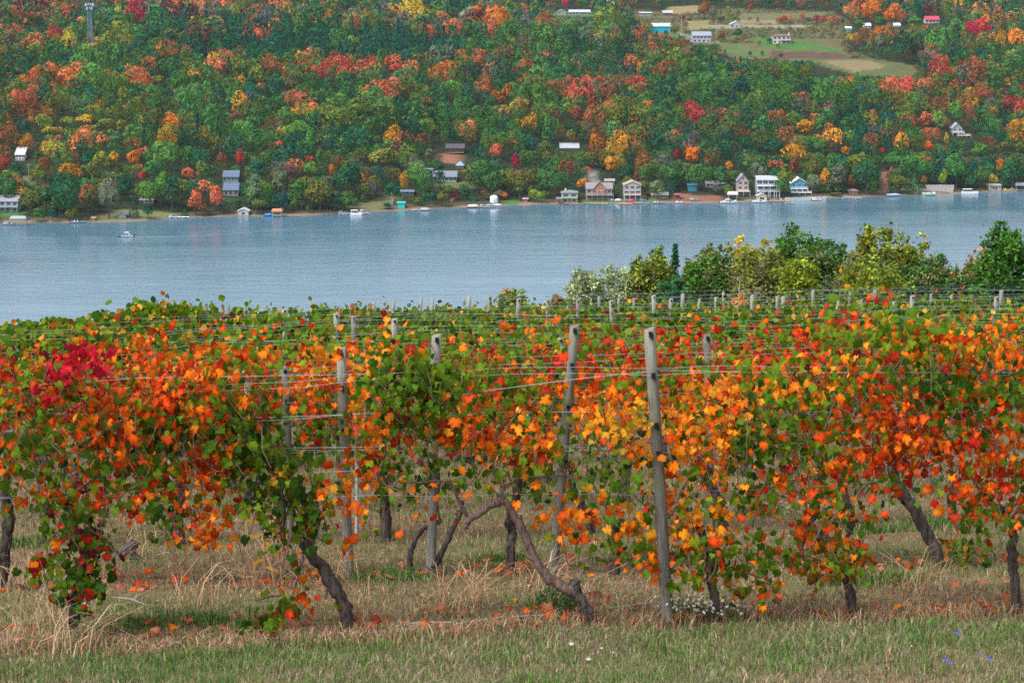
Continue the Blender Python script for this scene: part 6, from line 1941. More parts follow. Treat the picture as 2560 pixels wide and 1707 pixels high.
def covers_far_post(p, row):
    X, Y, _ = proj(p)
    X, Y = X / K, Y / K
    for (a, b, w_, rw, _t, _h) in FARFIT:
        if row <= rw and abs(X - a) < w_ * .5 + 3 and b - 6 < Y < b + w_ * 5:
            return rv.random() < .9
    return False


# rows farther down the slope: each vine a thing of its own with trunk and joined foliage
MOUNDS = [(190, 768, 100, 18, 340, 6), (170, 778, 130, 18, 420, 5), (50, 782, 80, 18, 300, 5), (300, 760, 90, 18, 300, 7), (390, 722, 85, 26, 520, 9), (330, 712, 40, 14, 120, 9), (60, 765, 70, 20, 320, 6), (150, 757, 50, 18, 200, 6), (250, 742, 40, 22, 200, 7), (110, 742, 14, 12, 40, 6), (560, 730, 90, 20, 380, 9), (660, 735, 60, 20, 260, 8), (820, 719, 60, 14, 260, 13), (900, 731, 90, 18, 380, 11), (740, 721, 30, 14, 120, 10),
          (1010, 721, 70, 14, 300, 13), (1140, 721, 80, 16, 300, 12), (1240, 715, 70, 14, 260, 14), (1370, 721, 80, 16, 300, 12), (1470, 709, 60, 14, 240, 14), (1560, 721, 80, 18, 320, 11), (1690, 717, 80, 16, 320, 12), (1800, 724, 70, 18, 300, 10), (1900, 721, 60, 16, 260, 11), (2000, 715, 80, 18, 340, 11), (2110, 704, 70, 14, 300, 13), (2210, 699, 60, 14, 260, 13), (2310, 697, 60, 14, 260, 13)]
for row in range(4, NROWS + 1):
    y0 = row_y(row, 0)
    xl = (-1330 / FPX) * (y0 + 1)
    if row >= 9:                               # the farther rows begin further in
        xl = (-(1280 - min(330 + (row - 9) * 34, 640)) / FPX) * (y0 + 1)
    xr = (1330 / FPX) * (y0 + 1)
    sp = 1.9 if row < 9 else 2.4
    n = int((xr - xl) / sp)
    for i in range(n):
        x = xl + sp * (i + .5) + rv.normal(0, .1)
        y = row_y(row, x)
        p = np.array([x, y, float(gz(x, y))])
        lab = '%s grapevine from the left in the %s trellis row, mostly %s' % (ORDV[min(i, 29)], ORDV[row - 1], 'green' if row > 5 else 'green, orange and red')
        r = empty('grapevine', p, lab, 'grapevine', 'grapevines of the rows down the slope')
        bend = rv.normal(0, .07, (5, 2))
        MB().tube([(bend[k][0] * k * .4, bend[k][1] * k * .4, z) for k, z in enumerate((-.1, .25, .55, .85, 1.1))], [.05, .045, .042, .038, .03], 7, jit=.15).build('trunk', M_BARK, r)
        hb_ = MB().tube([(-sp * .5, -ROW_S * sp * .5, 1.02), (0, 0, 1.08), (sp * .5, ROW_S * sp * .5, 1.02)], [.014, .02, .014], 5)
        hb_.build('arm', M_CANE, r)
        L = []
        per = 22 if row < 8 else 20
        lo = .95
        for q in shoots(row, x - sp * .54, x + sp * .54, per, 15 if row < 8 else 12, rv, lo):
            if covers_far_post(q, row) or (q[2] > float(gz(q[0], q[1])) + row_top(row, proj(q)[0]) + .12 and rv.random() < .8):
                continue
            L.append(mk_leaf(q - p * 0, row, rv, .060, .110))
        if rv.random() < .35:                  # a runaway shoot above the canopy
            q0 = np.array([x + rv.uniform(-.5, .5), y, p[2] + row_top(row, 0)])
            d_ = np.array([rv.normal(0, .5), rv.normal(0, .2), rv.uniform(.1, .4)])
            for k in range(12):
                f = k / 12
                L.append(mk_leaf(q0 + d_ * f + np.array([0, 0, -.35 * f * f]) + rv.normal(0, .03, 3), row, rv, .06, .11))
        for (bx_, by_, brx, bry, bn, brow) in MOUNDS:
            bn = int(bn * 1.4)
            if brow == row:
                for _ in range(bn):
                    q = on_row(row, (bx_ + rv.normal(0, .6) * brx) * K, (by_ + rv.normal(0, .55) * bry) * K) + np.array([0, rv.normal(0, .25), 0])
                    if abs(q[0] - x) < sp * .5 and not covers_far_post(q, row):
                        L.append(mk_leaf(q, row, rv, .06, .11))
        near = []
        if row <= 5:
            L.sort(key=lambda a: a[0][1] - 1.2 * a[0][2])
            near, L = L[:90], L[90:]
        me = leaves_joined([(a - p, b, c, d, e) for a, b, c, d, e in L], TINY if row > 5 else LOW, 'leaves')
        tag(link('leaves', me, r), kind='stuff')
        add_leaf_objects(r, near)
# ------------------------------------------------------------------ posts and wires
def post(base, top, rad, label, clips=0, cat='post', group='wooden trellis posts', mat=None, slant=True):
    base = np.array(base, float)
    top = np.array(top, float)
    r = bpy.data.objects.new('trellis_post', None)
    ax = Vector(top - base)
    L = ax.length
    q = Vector((0, 0, 1)).rotation_difference(ax.normalized())
    n = 14 if rad > .03 else 8
    zs = [-.35, -.02, .15, .5, .9, 1.3, L * .85, L]
    zs = sorted(z for z in zs if z <= L)
    b = MB().tube([(random.uniform(-.003, .003), random.uniform(-.003, .003), z) for z in zs], [rad * (1.10 - .12 * max(z, 0) / L) for z in zs], n, jit=.04)
    if slant:
        k = len(zs) - 1
        for i in range(n):
            v = b.v[k * n + i]
            b.v[k * n + i] = (v[0], v[1], v[2] + .22 * v[0])
    me = b.mesh('trellis_post', mat or M_POST, True)
    me.polygons[-1].use_smooth = False
    o = link('trellis_post', me, None, base)
    o.rotation_mode = 'QUATERNION'
    o.rotation_quaternion = q
    tag(o, label, cat, group)
    bpy.data.objects.remove(r)
    for h in ([L - .03, L - .30, L - .63, L - .82] if clips else [])[:clips]:
        c = MB().box(-.010, .016, -rad * 1.1 - .012, -rad * .9, h - .017, h + .017).box(.006, .020, -rad * 1.1 - .020, -rad * 1.1 - .0125, h - .028, h + .008)
        c.build('wire_staple', M_CLIP, o)
    return o


def px_post(row, Xt, Yt, Xb, Yb, rad, label, clips=0, **kw):
    t = on_row(row, Xt * K, Yt * K)
    b = on_row(row, Xb * K, Yb * K)
    b[2] = float(gz(b[0], b[1]))
    return post(b, t, rad, label, clips, **kw)


px_post(1, 1492, 755, 1535, 1425, .038, 'upright grey post standing in the open, nearest the lawn', 4)
px_post(2, 1320, 748, 1270, 1322, .037, 'grey post leaning to the right behind the front row', 3)
px_post(2, 1003, 769, 988, 1296, .037, 'round topped grey post above the dark green leaves', 1)
px_post(2, 783, 800, 800, 1262, .037, 'broad grey post behind the orange leaves left of centre', 3)
px_post(3, 655, 842, 668, 1232, .034, 'pale grey post with leaves across its top, left of centre', 2)
px_post(3, 564, 850, 596, 1200, .034, 'short grey post stub showing between red leaves', 1)
px_post(3, 1624, 768, 1634, 1190, .034, 'round topped grey post among red leaves right of centre', 1)
px_post(4, 1288, 775, 1290, 1120, .034, 'dark topped post just left of the leaning post', 1)
px_post(4, 2130, 772, 2134, 1110, .034, 'post half hidden in orange leaves at right', 1)
px_post(3, 820, 1062, 820, 1296, .016, 'thin pale metal stake beside the broad grey post', 0, cat='stake', group='metal stakes', mat=M_STAKE, slant=False)
px_post(4, 405, 1080, 412, 1190, .03, 'short pale post stump behind the stout dark trunk', 0)
px_post(3, 2182, 1110, 2178, 1200, .022, 'thin post foot under the right hand canopy', 0)
px_post(5, 388, 832, 392, 1060, .028, 'narrow grey post in the flame coloured leaves at left', 0)
for i, (X, Y, wpx, rw, t, hgt) in enumerate(FARFIT):
    tilt = random.uniform(-.05, .05)
    t = t - np.array([0, .20, 0])
    b = np.array([t[0] + tilt * hgt, t[1], float(gz(t[0], t[1]))])
    tone = random.random()
    nb = 'over the lake' if X < 1290 else 'below the silver shrub' if X < 1460 else 'below the mixed trees' if X < 1900 else 'below the tall aspens' if X < 2200 else 'at far right'
    post(b, t, .046 if wpx > 7 else .040, '%s trellis post from the left among those down the slope, %s' % (ORDV[i] if i < 30 else 'thirty-' + ORDV[i - 30] if i < 39 else 'fortieth' if i == 39 else 'forty-' + ORDV[i - 40], nb), 1 if wpx > 8 else 0, group='posts down the slope')

# wires: each row has a low training wire, two middle wires and a pair of top wires
WN = {0.92: 'low training', 1.20: 'lower catch', 1.24: 'lower paired catch', 1.42: 'middle catch', 1.66: 'upper catch', 1.70: 'upper paired catch', 1.90: 'top'}
for row in range(1, NROWS + 1):
    hs_ = [0.92, 1.20, 1.24, 1.42, 1.66, 1.70] if row <= 5 else [1.66, 1.90]
    if row in (3, 4, 5):
        hs_ = hs_ + [1.90]
    y0 = row_y(row, 0)
    xl = (-1500 / FPX) * (y0 + 1)
    if row >= 9:
        xl = (-(1280 - min(330 + (row - 9) * 34, 640)) / FPX) * (y0 + 1)
    xr = (1500 / FPX) * (y0 + 1)
    for hgt in hs_:
        n = int((xr - xl) / .45)
        ph = random.uniform(0, 6)
        off = random.uniform(-.04, .04)
        pts = []
        for i in range(n + 1):
            x = xl + (xr - xl) * i / n
            y = row_y(row, x) + off
            sag = .035 * math.sin(x * .9 + ph) + .012 * math.sin(x * 2.3 + ph * 2)
            pts.append((x, y, float(gz(x, y)) + hgt + sag))
        o = MB().tube(pts, .0013 if row < 6 else .0010, 5).build('trellis_wire', M_WIRE)
        tag(o, '%s wire of the %s trellis row' % (WN.get(hgt, 'middle catch'), ORDV[row - 1]), 'wire', 'galvanised trellis wires')
# slanting wires between the front posts and knotted ends at left
def px_wire(row, pts, label, rad=.0015):
    o = MB().tube([on_row(row, X * K, Y * K) for X, Y in pts], rad, 6).build('trellis_wire', M_WIRE)
    tag(o, label, 'wire', 'galvanised trellis wires')
    return o


px_wire(1, [(1500, 853), (1400, 862), (1280, 876), (1150, 893), (1045, 908)], 'slack paired wire slanting down left from the upright front post', .0018)
px_wire(1, [(1500, 850), (1650, 853), (1900, 855), (2200, 857), (2400, 855)], 'straight wire running right from the upright front post')
px_wire(1, [(1505, 1024), (1640, 1026), (1700, 1022), (1780, 1022), (1900, 1014)], 'wavy wire right of the upright front post at mid height')
k1 = px_wire(1, [(-20, 1103), (80, 1100), (160, 1094), (330, 1083)], 'pale wire with a grey knot at lower left')
q = on_row(1, 163 * K, 1090 * K)
MB().tube([q + np.array([-.028, -.01, -.004]), q + np.array([0, -.012, .002]), q + np.array([.03, -.01, .016])], [.006, .014, .005], 8).build('wire_knot', M_WIRE, k1)
MB().tube([q + np.array([.02, -.01, .01]), q + np.array([.09, -.012, .05]), q + np.array([.13, -.012, .10])], [.004, .003, .002], 6).build('wire_end', M_WIRE, k1)
k2 = px_wire(1, [(-20, 1146), (60, 1142), (130, 1140), (180, 1148), (300, 1128), (620, 1112)], 'lowest wire with a blue tie at lower left')
q = on_row(1, 128 * K, 1140 * K)
MB().tube([q + np.array([-.02, -.008, 0]), q + np.array([0, -.01, .003]), q + np.array([.022, -.008, .001])], [.004, .010, .004], 8).build('wire_tie', simple('blue_tie', (0.10, 0.32, 0.52), .5), k2)
for pts_, lb in [([(-20, 886), (160, 880), (320, 868), (600, 864), (870, 858)], 'tight upper wire crossing the red and orange leaves at left'), ([(-20, 944), (160, 952), (400, 962), (640, 958), (900, 948)], 'sagging twisted wire left of the narrow pale post'),
                 ([(-20, 1041), (240, 1038), (560, 1030), (900, 1026)], 'upper wire of the tight bundle at left'), ([(-20, 1052), (200, 1048), (420, 1040), (620, 1036)], 'lower wire of the tight bundle at left'), ([(-20, 1109), (300, 1098), (600, 1088), (860, 1080)], 'wire just beneath the knotted one at left'),
                 ([(860, 1063), (1000, 1052), (1200, 1040), (1500, 1026)], 'wire running from the thin stake up to the upright post')]:
    px_wire(1, pts_, lb)
# ------------------------------------------------------------------ grass and ground litter
def blades(name, n, sampler, hfun, wid, colfun, label, cat, seg=2, bend=.5, seed=3):
    r = np.random.default_rng(seed)
    x, y = sampler(r, n)
    n = len(x)
    z = gz(x, y)
    h = hfun(r, x, y)
    a = r.random(n) * 6.283
    lean = r.uniform(.05, 1, n) ** 1.3 * bend * h
    ux, uy = np.cos(a), np.sin(a)
    b = r.random(n) * 6.283
    wx, wy = np.cos(b) * wid / 2, np.sin(b) * wid / 2
    V = []
    if seg == 2:
        lv = [(0, 0, 1.0), (.55, .28, .8), (1.0, 1.0, 0)]
    else:
        lv = [(0, 0, 1.0), (.45, .12, .9), (.82, .5, .7), (.92, 1.15, 0)]
    for (fz, fl, fw_) in lv:
        bx_, by_, bz_ = x + ux * lean * fl, y + uy * lean * fl, z + h * fz * (1 - .18 * (lean / np.maximum(h, .001)) * fl) - .01 * (fz == 0)
        if fw_ > 0:
            V.append(np.stack([bx_ - wx * fw_, by_ - wy * fw_, bz_], 1))
            V.append(np.stack([bx_ + wx * fw_, by_ + wy * fw_, bz_], 1))
        else:
            V.append(np.stack([bx_, by_, bz_], 1))
    m = len(V)
    V = np.stack(V, 1)
    i = np.arange(n)[:, None] * m
    q4 = [i + np.array([[2 * k, 2 * k + 1, 2 * k + 3, 2 * k + 2]]) for k in range((m - 1) // 2 - 1)]
    t3 = i + np.array([[m - 3, m - 2, m - 1]])
    c = colfun(r, x, y)
    me = np_mesh(name, V.reshape(-1, 3), [np.vstack(q4), t3], M_GRASS, {'Col': np.repeat(c, m, 0)})
    o = link(name, me)
    tag(o, label, cat, kind='stuff')
    return o


def nz2(x, y, s, o=0):
    return (np.sin(x * s + 1.3 * np.sin(y * s * .8 + o) + o) + np.sin(y * s * 1.3 + 1.7 * np.sin(x * s * .6 + 2 * o) + 2 + o) + np.sin((x + y) * s * .57 + o * 3)) / 3


GC = {'straw': (0.437, 0.304, 0.184), 'tan': (0.311, 0.230, 0.156), 'grey': (0.254, 0.225, 0.167), 'green': (0.075, 0.169, 0.030), 'sage': (0.144, 0.185, 0.069), 'bright': (0.098, 0.208, 0.034), 'rust': (0.427, 0.213, 0.132), 'brown': (0.184, 0.113, 0.063)}
GCN = {k: np.array(v) for k, v in GC.items()}


def mixcols(r, n, ws):
    ks = list(ws)
    w_ = np.stack([np.broadcast_to(np.asarray(ws[k], float), (n,)) for k in ks], 1)
    w_ = np.clip(w_, 0, None)
    cu = np.cumsum(w_, 1)
    u = r.random(n)[:, None] * cu[:, -1:]
    i = (u > cu).sum(1).clip(0, len(ks) - 1)
    c = np.array([GCN[k] for k in ks])[i]
    return np.clip(c * r.lognormal(0, .25, (n, 1)) * r.uniform(.9, 1.1, (n, 3)), 0, .8)


EDGE = -0.28


def edge_y(x):
    return np.minimum(row_y(1, 0) + EDGE + .175 * x, row_y(1, x) - .04) + .10 * np.sin(x * 1.7) + .08 * np.sin(x * 4.1 + 1) + .06 * np.sin(x * 9.3 + 2)


def s_lawn(r, n):
    x = r.uniform(-4.2, 4.2, n)
    y = r.uniform(10.6, ROW_Y0 + .3, n)
    k = (y < edge_y(x) + r.normal(0, .10, n)) & (nz2(x, y, 4.5, 5) + .6 * nz2(x, y, 11, 2) > r.uniform(-1.4, -.3, n))
    return x[k], y[k]


def s_floor(r, n):
    y = edge_y(-3) + (r.random(n) ** 1.5) * 15
    x = r.uniform(-1, 1, n) * (y * .245 + .4)
    k = (y > edge_y(x) + .02) & (nz2(x, y, 5.2, 7) + .5 * nz2(x, y, 13, 3) > r.uniform(-1.0, -.1, n))
    return x[k], y[k]


def s_edge(r, n):
    x = r.uniform(-4.2, 4.2, n)
    y = edge_y(x) + r.normal(.12, .16, n)
    return x, y


def c_lawn(r, x, y):
    a = nz2(x, y, 2.2)
    return mixcols(r, len(x), {'sage': 1.3 + .5 * a, 'green': .6 + .6 * a, 'bright': .4 + .5 * a, 'tan': .8 - .7 * a, 'grey': .8 - .4 * a, 'straw': .35 - .3 * a})


def c_floor(r, x, y):
    a = nz2(x, y, 1.9, 1.0)
    near = sm(0, 1.0, y - row_y(1, x))
    return mixcols(r, len(x), {'straw': .7 - .7 * a, 'tan': .9 - .4 * a, 'grey': .7, 'rust': .28 - .2 * a + .2 * (1 - near), 'brown': .5, 'green': 1.0 + 1.5 * a, 'sage': 1.3 + .8 * a})


blades('lawn_grass', 105000, s_lawn, lambda r, x, y: r.uniform(.02, .065, len(x)) * (1 + .5 * nz2(x, y, 3.1, 2)) , .0052, c_lawn, 'mown strip of mixed green and dry grass in front of the vines', 'grass', 2, 1.3, 3)



def s_tuft(r, n):
    cx = r.uniform(-4, 4, 150)
    cy = r.uniform(11, ROW_Y0 - .3, 150)
    k = r.integers(0, 150, n)
    x, y = cx[k] + r.normal(0, .11, n), cy[k] + r.normal(0, .10, n)
    q = y < edge_y(x)
    return x[q], y[q]


blades('lawn_tufts', 8000, s_tuft, lambda r, x, y: r.uniform(.04, .10, len(x)), .0056, lambda r, x, y: mixcols(r, len(x), {'green': 1, 'bright': .7, 'sage': .7, 'tan': .3}), 'longer green tufts standing in the mown strip', 'grass', 3, .7, 4)
blades('dry_grass', 140000, s_floor, lambda r, x, y: r.uniform(.018, .065, len(x)) * (1 + .5 * nz2(x, y, 2.7, 3)), .0058, c_floor, 'rough dry grass and weeds between the vine rows', 'grass', 2, 1.5, 5)
blades('straw_strip', 9000, s_edge, lambda r, x, y: r.uniform(.03, .13, len(x)), .0055, lambda r, x, y: mixcols(r, len(x), {'straw': .8, 'rust': .8, 'tan': .8, 'brown': .6, 'sage': .5, 'green': .2}), 'strip of matted reddish dead grass along the lawn edge', 'grass', 3, 1.3, 6)


def s_spray(r, n):
    cs = [(40, 1480), (130, 1440), (160, 1500), (420, 1330), (540, 1290), (620, 1250), (690, 1215), (330, 1280), (1090, 1395), (1010, 1410), (850, 1435), (470, 1390), (600, 1350), (250, 1330), (1330, 1400), (1490, 1410), (60, 1350), (760, 1330), (1240, 1350), (2090, 1370), (640, 1300), (560, 1330)]
    P_ = np.array([ghit(a * K, b * K)[:2] for a, b in cs])
    k = r.integers(0, len(P_), n)
    return P_[k, 0] + r.normal(0, .10, n), P_[k, 1] + r.normal(0, .10, n)


blades('tall_straw', 1300, s_spray, lambda r, x, y: r.uniform(.12, .42, len(x)), .0056, lambda r, x, y: mixcols(r, len(x), {'straw': 2.2, 'rust': .8, 'tan': .2}), 'tall bent straw stalks leaning out of the rough grass', 'grass', 3, 2.4, 7)


def s_weed(r, n):
    cs = [(1270, 1395, .20), (2060, 1335, .35), (1940, 1340, .2), (1150, 1290, .25), (1740, 1180, .3), (2150, 1210, .3), (900, 1330, .3), (330, 1440, .22), (150, 1475, .25), (480, 1430, .3), (60, 1250, .4), (1480, 1290, .3), (2020, 1220, .3)]
    P_ = np.array([(*ghit(a * K, b * K)[:2], s) for a, b, s in cs])
    k = r.integers(0, len(P_), n)
    return P_[k, 0] + r.normal(0, .5, n) * P_[k, 2], P_[k, 1] + r.normal(0, .4, n) * P_[k, 2]


blades('low_weeds', 4200, s_weed, lambda r, x, y: r.uniform(.03, .12, len(x)), .012, lambda r, x, y: mixcols(r, len(x), {'green': 1.2, 'bright': .4, 'sage': .8, 'tan': .3}), 'patches of low bright green weeds in the dry grass', 'weeds', 2, .9, 8)

# fallen leaves: litter along the row foot, the larger ones single things
LIT = []
rl = np.random.default_rng(31)
for _ in range(440):
    x = rl.uniform(-4, 4)
    row = 1 if rl.random() < .6 else 2
    y = row_y(row, x) + rl.normal(.05, .25)
    if row == 1 and y < edge_y(x) - .1:
        continue
    p = np.array([x, y, float(gz(x, y)) + rl.uniform(.02, .07)])
    n = np.array([rl.normal(0, .45), rl.normal(-.1, .45), 1.0])
    n /= np.linalg.norm(n)
    t = np.cross(n, [math.cos(rl.random() * 6), math.sin(rl.random() * 6), .1])
    t /= np.linalg.norm(t)
    LIT.append((p, np.stack([np.cross(t, n), t, n], 1), rl.uniform(.05, .11), wpick({'orange': 2, 'flame': 2, 'dry': 5}, rl.random()), float(rl.random())))
LC['dry'] = [((0.50, 0.17, 0.085), (0.40, 0.10, 0.06)), ((0.42, 0.18, 0.10), (0.30, 0.11, 0.07)), ((0.30, 0.12, 0.06), (0.22, 0.07, 0.04)), ((0.55, 0.22, 0.13), (0.45, 0.13, 0.08))]
CLS.append('dry')
fl = link('fallen_leaves', leaves_joined(LIT, LOW, 'fallen_leaves'))
tag(fl, 'litter of dry pinkish and orange vine leaves along the row foot', 'fallen leaves', kind='stuff')
for (X, Y, c, s, lb) in [(2090, 1322, 'flame', .10, 'bright red fallen leaf alone in the grass at right'), (1022, 1420, 'dry', .14, 'coral coloured curled leaf in straw below the U shaped vine'), (1225, 1408, 'amber', .07, 'small yellow fallen leaf left of the green weed'),
                         (1172, 1416, 'flame', .07, 'small red fallen leaf in straw left of the green weed'), (1255, 1418, 'dry', .12, 'dark red crumpled leaf below the green weed'), (1370, 1390, 'dry', .16, 'big coral leaf hanging at the foot of the bare arching vine'),
                         (1180, 1395, 'amber', .05, 'tiny orange leaf in the grass below the bare arm'), (2260, 1355, 'dry', .13, 'pale coral leaf at right, beside the straight trunk'), (2305, 1350, 'dry', .12, 'folded coral leaf nearest the straight trunk'), (2190, 1365, 'dry', .12, 'coral leaf in the litter left of the straight trunk'),
                         (2080, 1360, 'dry', .13, 'coral leaf heap end right of the thin trunk'), (1870, 1395, 'dry', .11, 'coral leaf on the lawn edge left of the thin trunk'), (1790, 1398, 'dry', .11, 'coral leaf on the lawn edge right of the flat stone'), (1960, 1425, 'orange', .06, 'small orange leaf lying on the lawn')]:
    p = ghit(X * K, Y * K) + np.array([0, 0, .05])
    o = link('fallen_leaf', leaf_mesh(c, int(rl.integers(NSHAPE))), None, p)
    o.scale = (s, s, s)
    o.rotation_euler = (rl.uniform(.2, 1.0), rl.normal(0, .4), rl.random() * 6)
    tag(o, lb, 'leaf')

# ------------------------------------------------------------------ small plants, flowers and odd things
M_STEM = simple('green_stem', (0.08, 0.13, 0.035), .7)
M_DRYSTEM = simple('dry_stem', (0.26, 0.13, 0.06), .8)


def aster():
    p = ghit(1618 * K, 1424 * K)
    r = empty('white_aster', p, 'clump of small white asters at the foot of the upright front post', 'flowers')
    st, fo_, fl_ = MB(), MB(), MB()
    rr = np.random.default_rng(2)
    ce = MB()
    for _ in range(120):
        bx_, by_ = rr.normal(0, .085), rr.normal(0, .05)
        tx, ty, tz_ = bx_ * 1.7 + rr.normal(0, .04), by_ * 1.5 - .02, rr.uniform(.08, .19)
        st.bar((bx_ * .6, by_ * .6, -.02), (tx, ty, tz_), .0015, 3)
        for k in range(3):
            f = rr.uniform(.2, .9)
            q = np.array([bx_ * .6 + (tx - bx_ * .6) * f, by_ * .6 + (ty - by_ * .6) * f, tz_ * f])
            a = rr.random() * 6.28
            e = q + np.array([math.cos(a) * .03, math.sin(a) * .03, .012])
            fo_.add([q, (q + e) / 2 + np.array([0, .004, .003]), e, (q + e) / 2 - np.array([0, .004, -.003])], [(0, 1, 2, 3)])
        n = 8
        R1 = rr.uniform(.0065, .011)
        tl = rr.normal(0, .4, 2)
        for k in range(n):
            a0, a1 = 6.283 * k / n, 6.283 * (k + .75) / n
            am = (a0 + a1) / 2
            v = [(0, 0, 0), (R1 * .8 * math.cos(a0), R1 * .8 * math.sin(a0), 0), (R1 * 1.15 * math.cos(am), R1 * 1.15 * math.sin(am), 0), (R1 * .8 * math.cos(a1), R1 * .8 * math.sin(a1), 0)]
            v = [(tx + a, ty + b * .6 - .0, tz_ + b * .8 - .002 + tl[0] * a) for a, b, _ in v]
            fl_.add(v, [(0, 1, 2, 3)])
        ce.bar((tx, ty - .004, tz_ - .002), (tx, ty - .007, tz_ + .002), .003, 5)
    st.build('stem', M_STEM, r)
    tag(fo_.build('foliage', simple('aster_leaf', (0.05, 0.10, 0.035), .7), r), kind='stuff')
    fl_.build('petals', paint((0.62, 0.62, 0.60), .7), r)
    ce.build('flower_centres', paint((0.5, 0.36, 0.06), .7), r)


aster()


def flower(name, X, Y, col, label, R1, h, cat, group, petals=12):
    p = ghit(X * K, Y * K)
    h_ = h
    r = empty(name, p, label, cat, group)
    MB().tube([(0, 0, -.02), (.006, 0, h_ * .5), (0, -.01, h_)], [.002, .0017, .0013], 5).build('stem', M_STEM, r)
    f = MB()
    for k in range(petals):
        a0, a1 = 6.283 * k / petals, 6.283 * (k + .8) / petals
        am = (a0 + a1) / 2
        v = [(0, 0), (R1 * .85 * math.cos(a0), R1 * .85 * math.sin(a0)), (R1 * 1.1 * math.cos(am), R1 * 1.1 * math.sin(am)), (R1 * .85 * math.cos(a1), R1 * .85 * math.sin(a1))]
        f.add([(a, -.012 - .3 * abs(b), h_ + b * .75) for a, b in v], [(0, 1, 2, 3)])
    f.build('petals', paint(col, .7), r)
    MB().bar((0, -.013, h_), (0, -.019, h_ + .002), R1 * .22, 6).build('flower_centre', paint((0.55, 0.42, 0.08) if col[0] > .5 else (0.15, 0.16, 0.4), .7), r)


BL = (0.10, 0.13, 0.66)
for (X, Y, lb, R1) in [(2198, 1486, 'blue chicory flower standing alone, uppermost in the lawn', .016), (2168, 1550, 'blue chicory flower, left of the low pair', .015), (2180, 1556, 'blue chicory flower, right of the low pair', .014), (2245, 1540, 'tiny blue chicory flower between the pair and the last one', .009),
                       (2271, 1548, 'blue chicory flower farthest right in the lawn', .015)]:
    flower('chicory_flower', X, Y, BL, lb, R1, .10, 'flower', 'blue chicory flowers in the lawn')
WT = (0.82, 0.81, 0.77)
for (X, Y, lb, R1) in [(1313, 1500, 'white daisy at mid lawn below the bare arching vine', .016), (1352, 1536, 'white daisy lower down, right of the first daisy', .014), (1382, 1511, 'small white daisy between two larger ones', .009), (1408, 1521, 'tiny white daisy right of the others', .007), (2092, 1507, 'tiny white daisy left of the chicory', .006)]:
    flower('daisy', X, Y, WT, lb, R1, .07, 'flower', 'white daisies in the lawn')
for (X, Y, lb) in [(970, 1388, 'small white clover head left of the straw below the U shaped vine'), (1032, 1384, 'white clover pair in dry grass below the U shaped vine'), (1215, 1366, 'white clover head under the bare arm')]:
    flower('clover', X, Y, WT, lb, .010, .08, 'flower', 'white clover heads in the dry grass', 7)
# green weed bush at the foot of the bare arching vine
p = ghit(1282 * K, 1412 * K)
r = empty('weed_bush', p, 'rounded dark green weed at the foot of the bare arching vine', 'weed')
rr = np.random.default_rng(6)
wb, ws_ = MB(), MB()
for _ in range(420):
    d = rr.normal(0, 1, 3)
    d /= np.linalg.norm(d)
    q = d * np.array([.17, .12, .13]) * rr.uniform(.6, 1) + np.array([0, 0, .11])
    if q[2] < .01:
        continue
    a = rr.normal(0, 1, 3)
    a -= d * (a @ d)
    a /= np.linalg.norm(a)
    b = np.cross(d, a)
    s = rr.uniform(.014, .026)
    wb.add([q, q + a * s * .5 + b * s * .35, q + a * s * 1.3 + d * .004, q + a * s * .5 - b * s * .35], [(0, 1, 2, 3)])
for _ in range(14):
    a = rr.random() * 6.28
    ws_.bar((0, 0, -.02), (math.cos(a) * .13, math.sin(a) * .09, rr.uniform(.1, .2)), .003, 4)
tag(wb.build('foliage', simple('weed_leaf', (0.020, 0.085, 0.014), .6, .4, 30), r), kind='stuff')
ws_.build('stem', M_STEM, r)
# yellow drooping leaved weed stalk
p = on_row(2, 607 * K, 1265 * K)
p[2] = float(gz(p[0], p[1]))
r = empty('milkweed_stalk', p, 'thin red weed stalk with drooping long yellow leaves', 'weed')
MB().tube([(0, 0, -.03), (.01, 0, .25), (-.01, 0, .55)], [.006, .005, .003], 6).build('stem', M_DRYSTEM, r)
yl = simple('yellow_blade', (0.62, 0.36, 0.03), .6, .2, 20)
for (z, a, L_, dr) in [(.50, 3.0, .16, .01), (.40, 3.1, .15, -.06), (.46, .2, .12, -.10), (.30, .3, .13, -.12), (.20, 2.8, .12, -.08), (.14, .1, .12, -.05), (.34, -.3, .10, -.12)]:
    b = MB()
    ca, sa = math.cos(a), math.sin(a) * .3
    v = []
    for f, w_ in ((0, .004), (.35, .016), (.7, .014), (1, .001)):
        x, y, zz = ca * L_ * f, sa * L_ * f - .01, z + dr * f * f
        v += [(x, y - .003, zz + w_), (x, y, zz - w_)]
    b.add(v, [(2 * i, 2 * i + 1, 2 * i + 3, 2 * i + 2) for i in range(3)]).build('leaf', yl, r)
# flat stone, old stump, wood scraps
p = ghit(1700 * K, 1404 * K)
st = MB()
n = 11
rr = np.random.default_rng(9)
ra = rr.uniform(.8, 1.15, n)
v = [(math.cos(6.283 * i / n) * .12 * ra[i], math.sin(6.283 * i / n) * .09 * ra[i], -.05) for i in range(n)] + [(math.cos(6.283 * i / n) * .11 * ra[i], math.sin(6.283 * i / n) * .08 * ra[i], .025 + .006 * math.sin(i)) for i in range(n)] + [(0, 0, .034)]
o = st.add(v, [tuple(range(n - 1, -1, -1))] + [(i, (i + 1) % n, n + (i + 1) % n, n + i) for i in range(n)] + [(n + i, n + (i + 1) % n, 2 * n) for i in range(n)]).build('flat_stone', simple('pale_stone', (0.42, 0.34, 0.29), .9, .25, 14, bump=.4), None, p)
tag(o, 'flat pinkish stone lying right of the white asters', 'stone')
p = ghit(297 * K, 1285 * K)
r = empty('vine_stump', p, 'dark splintered old vine stump in the dry grass at left', 'stump')
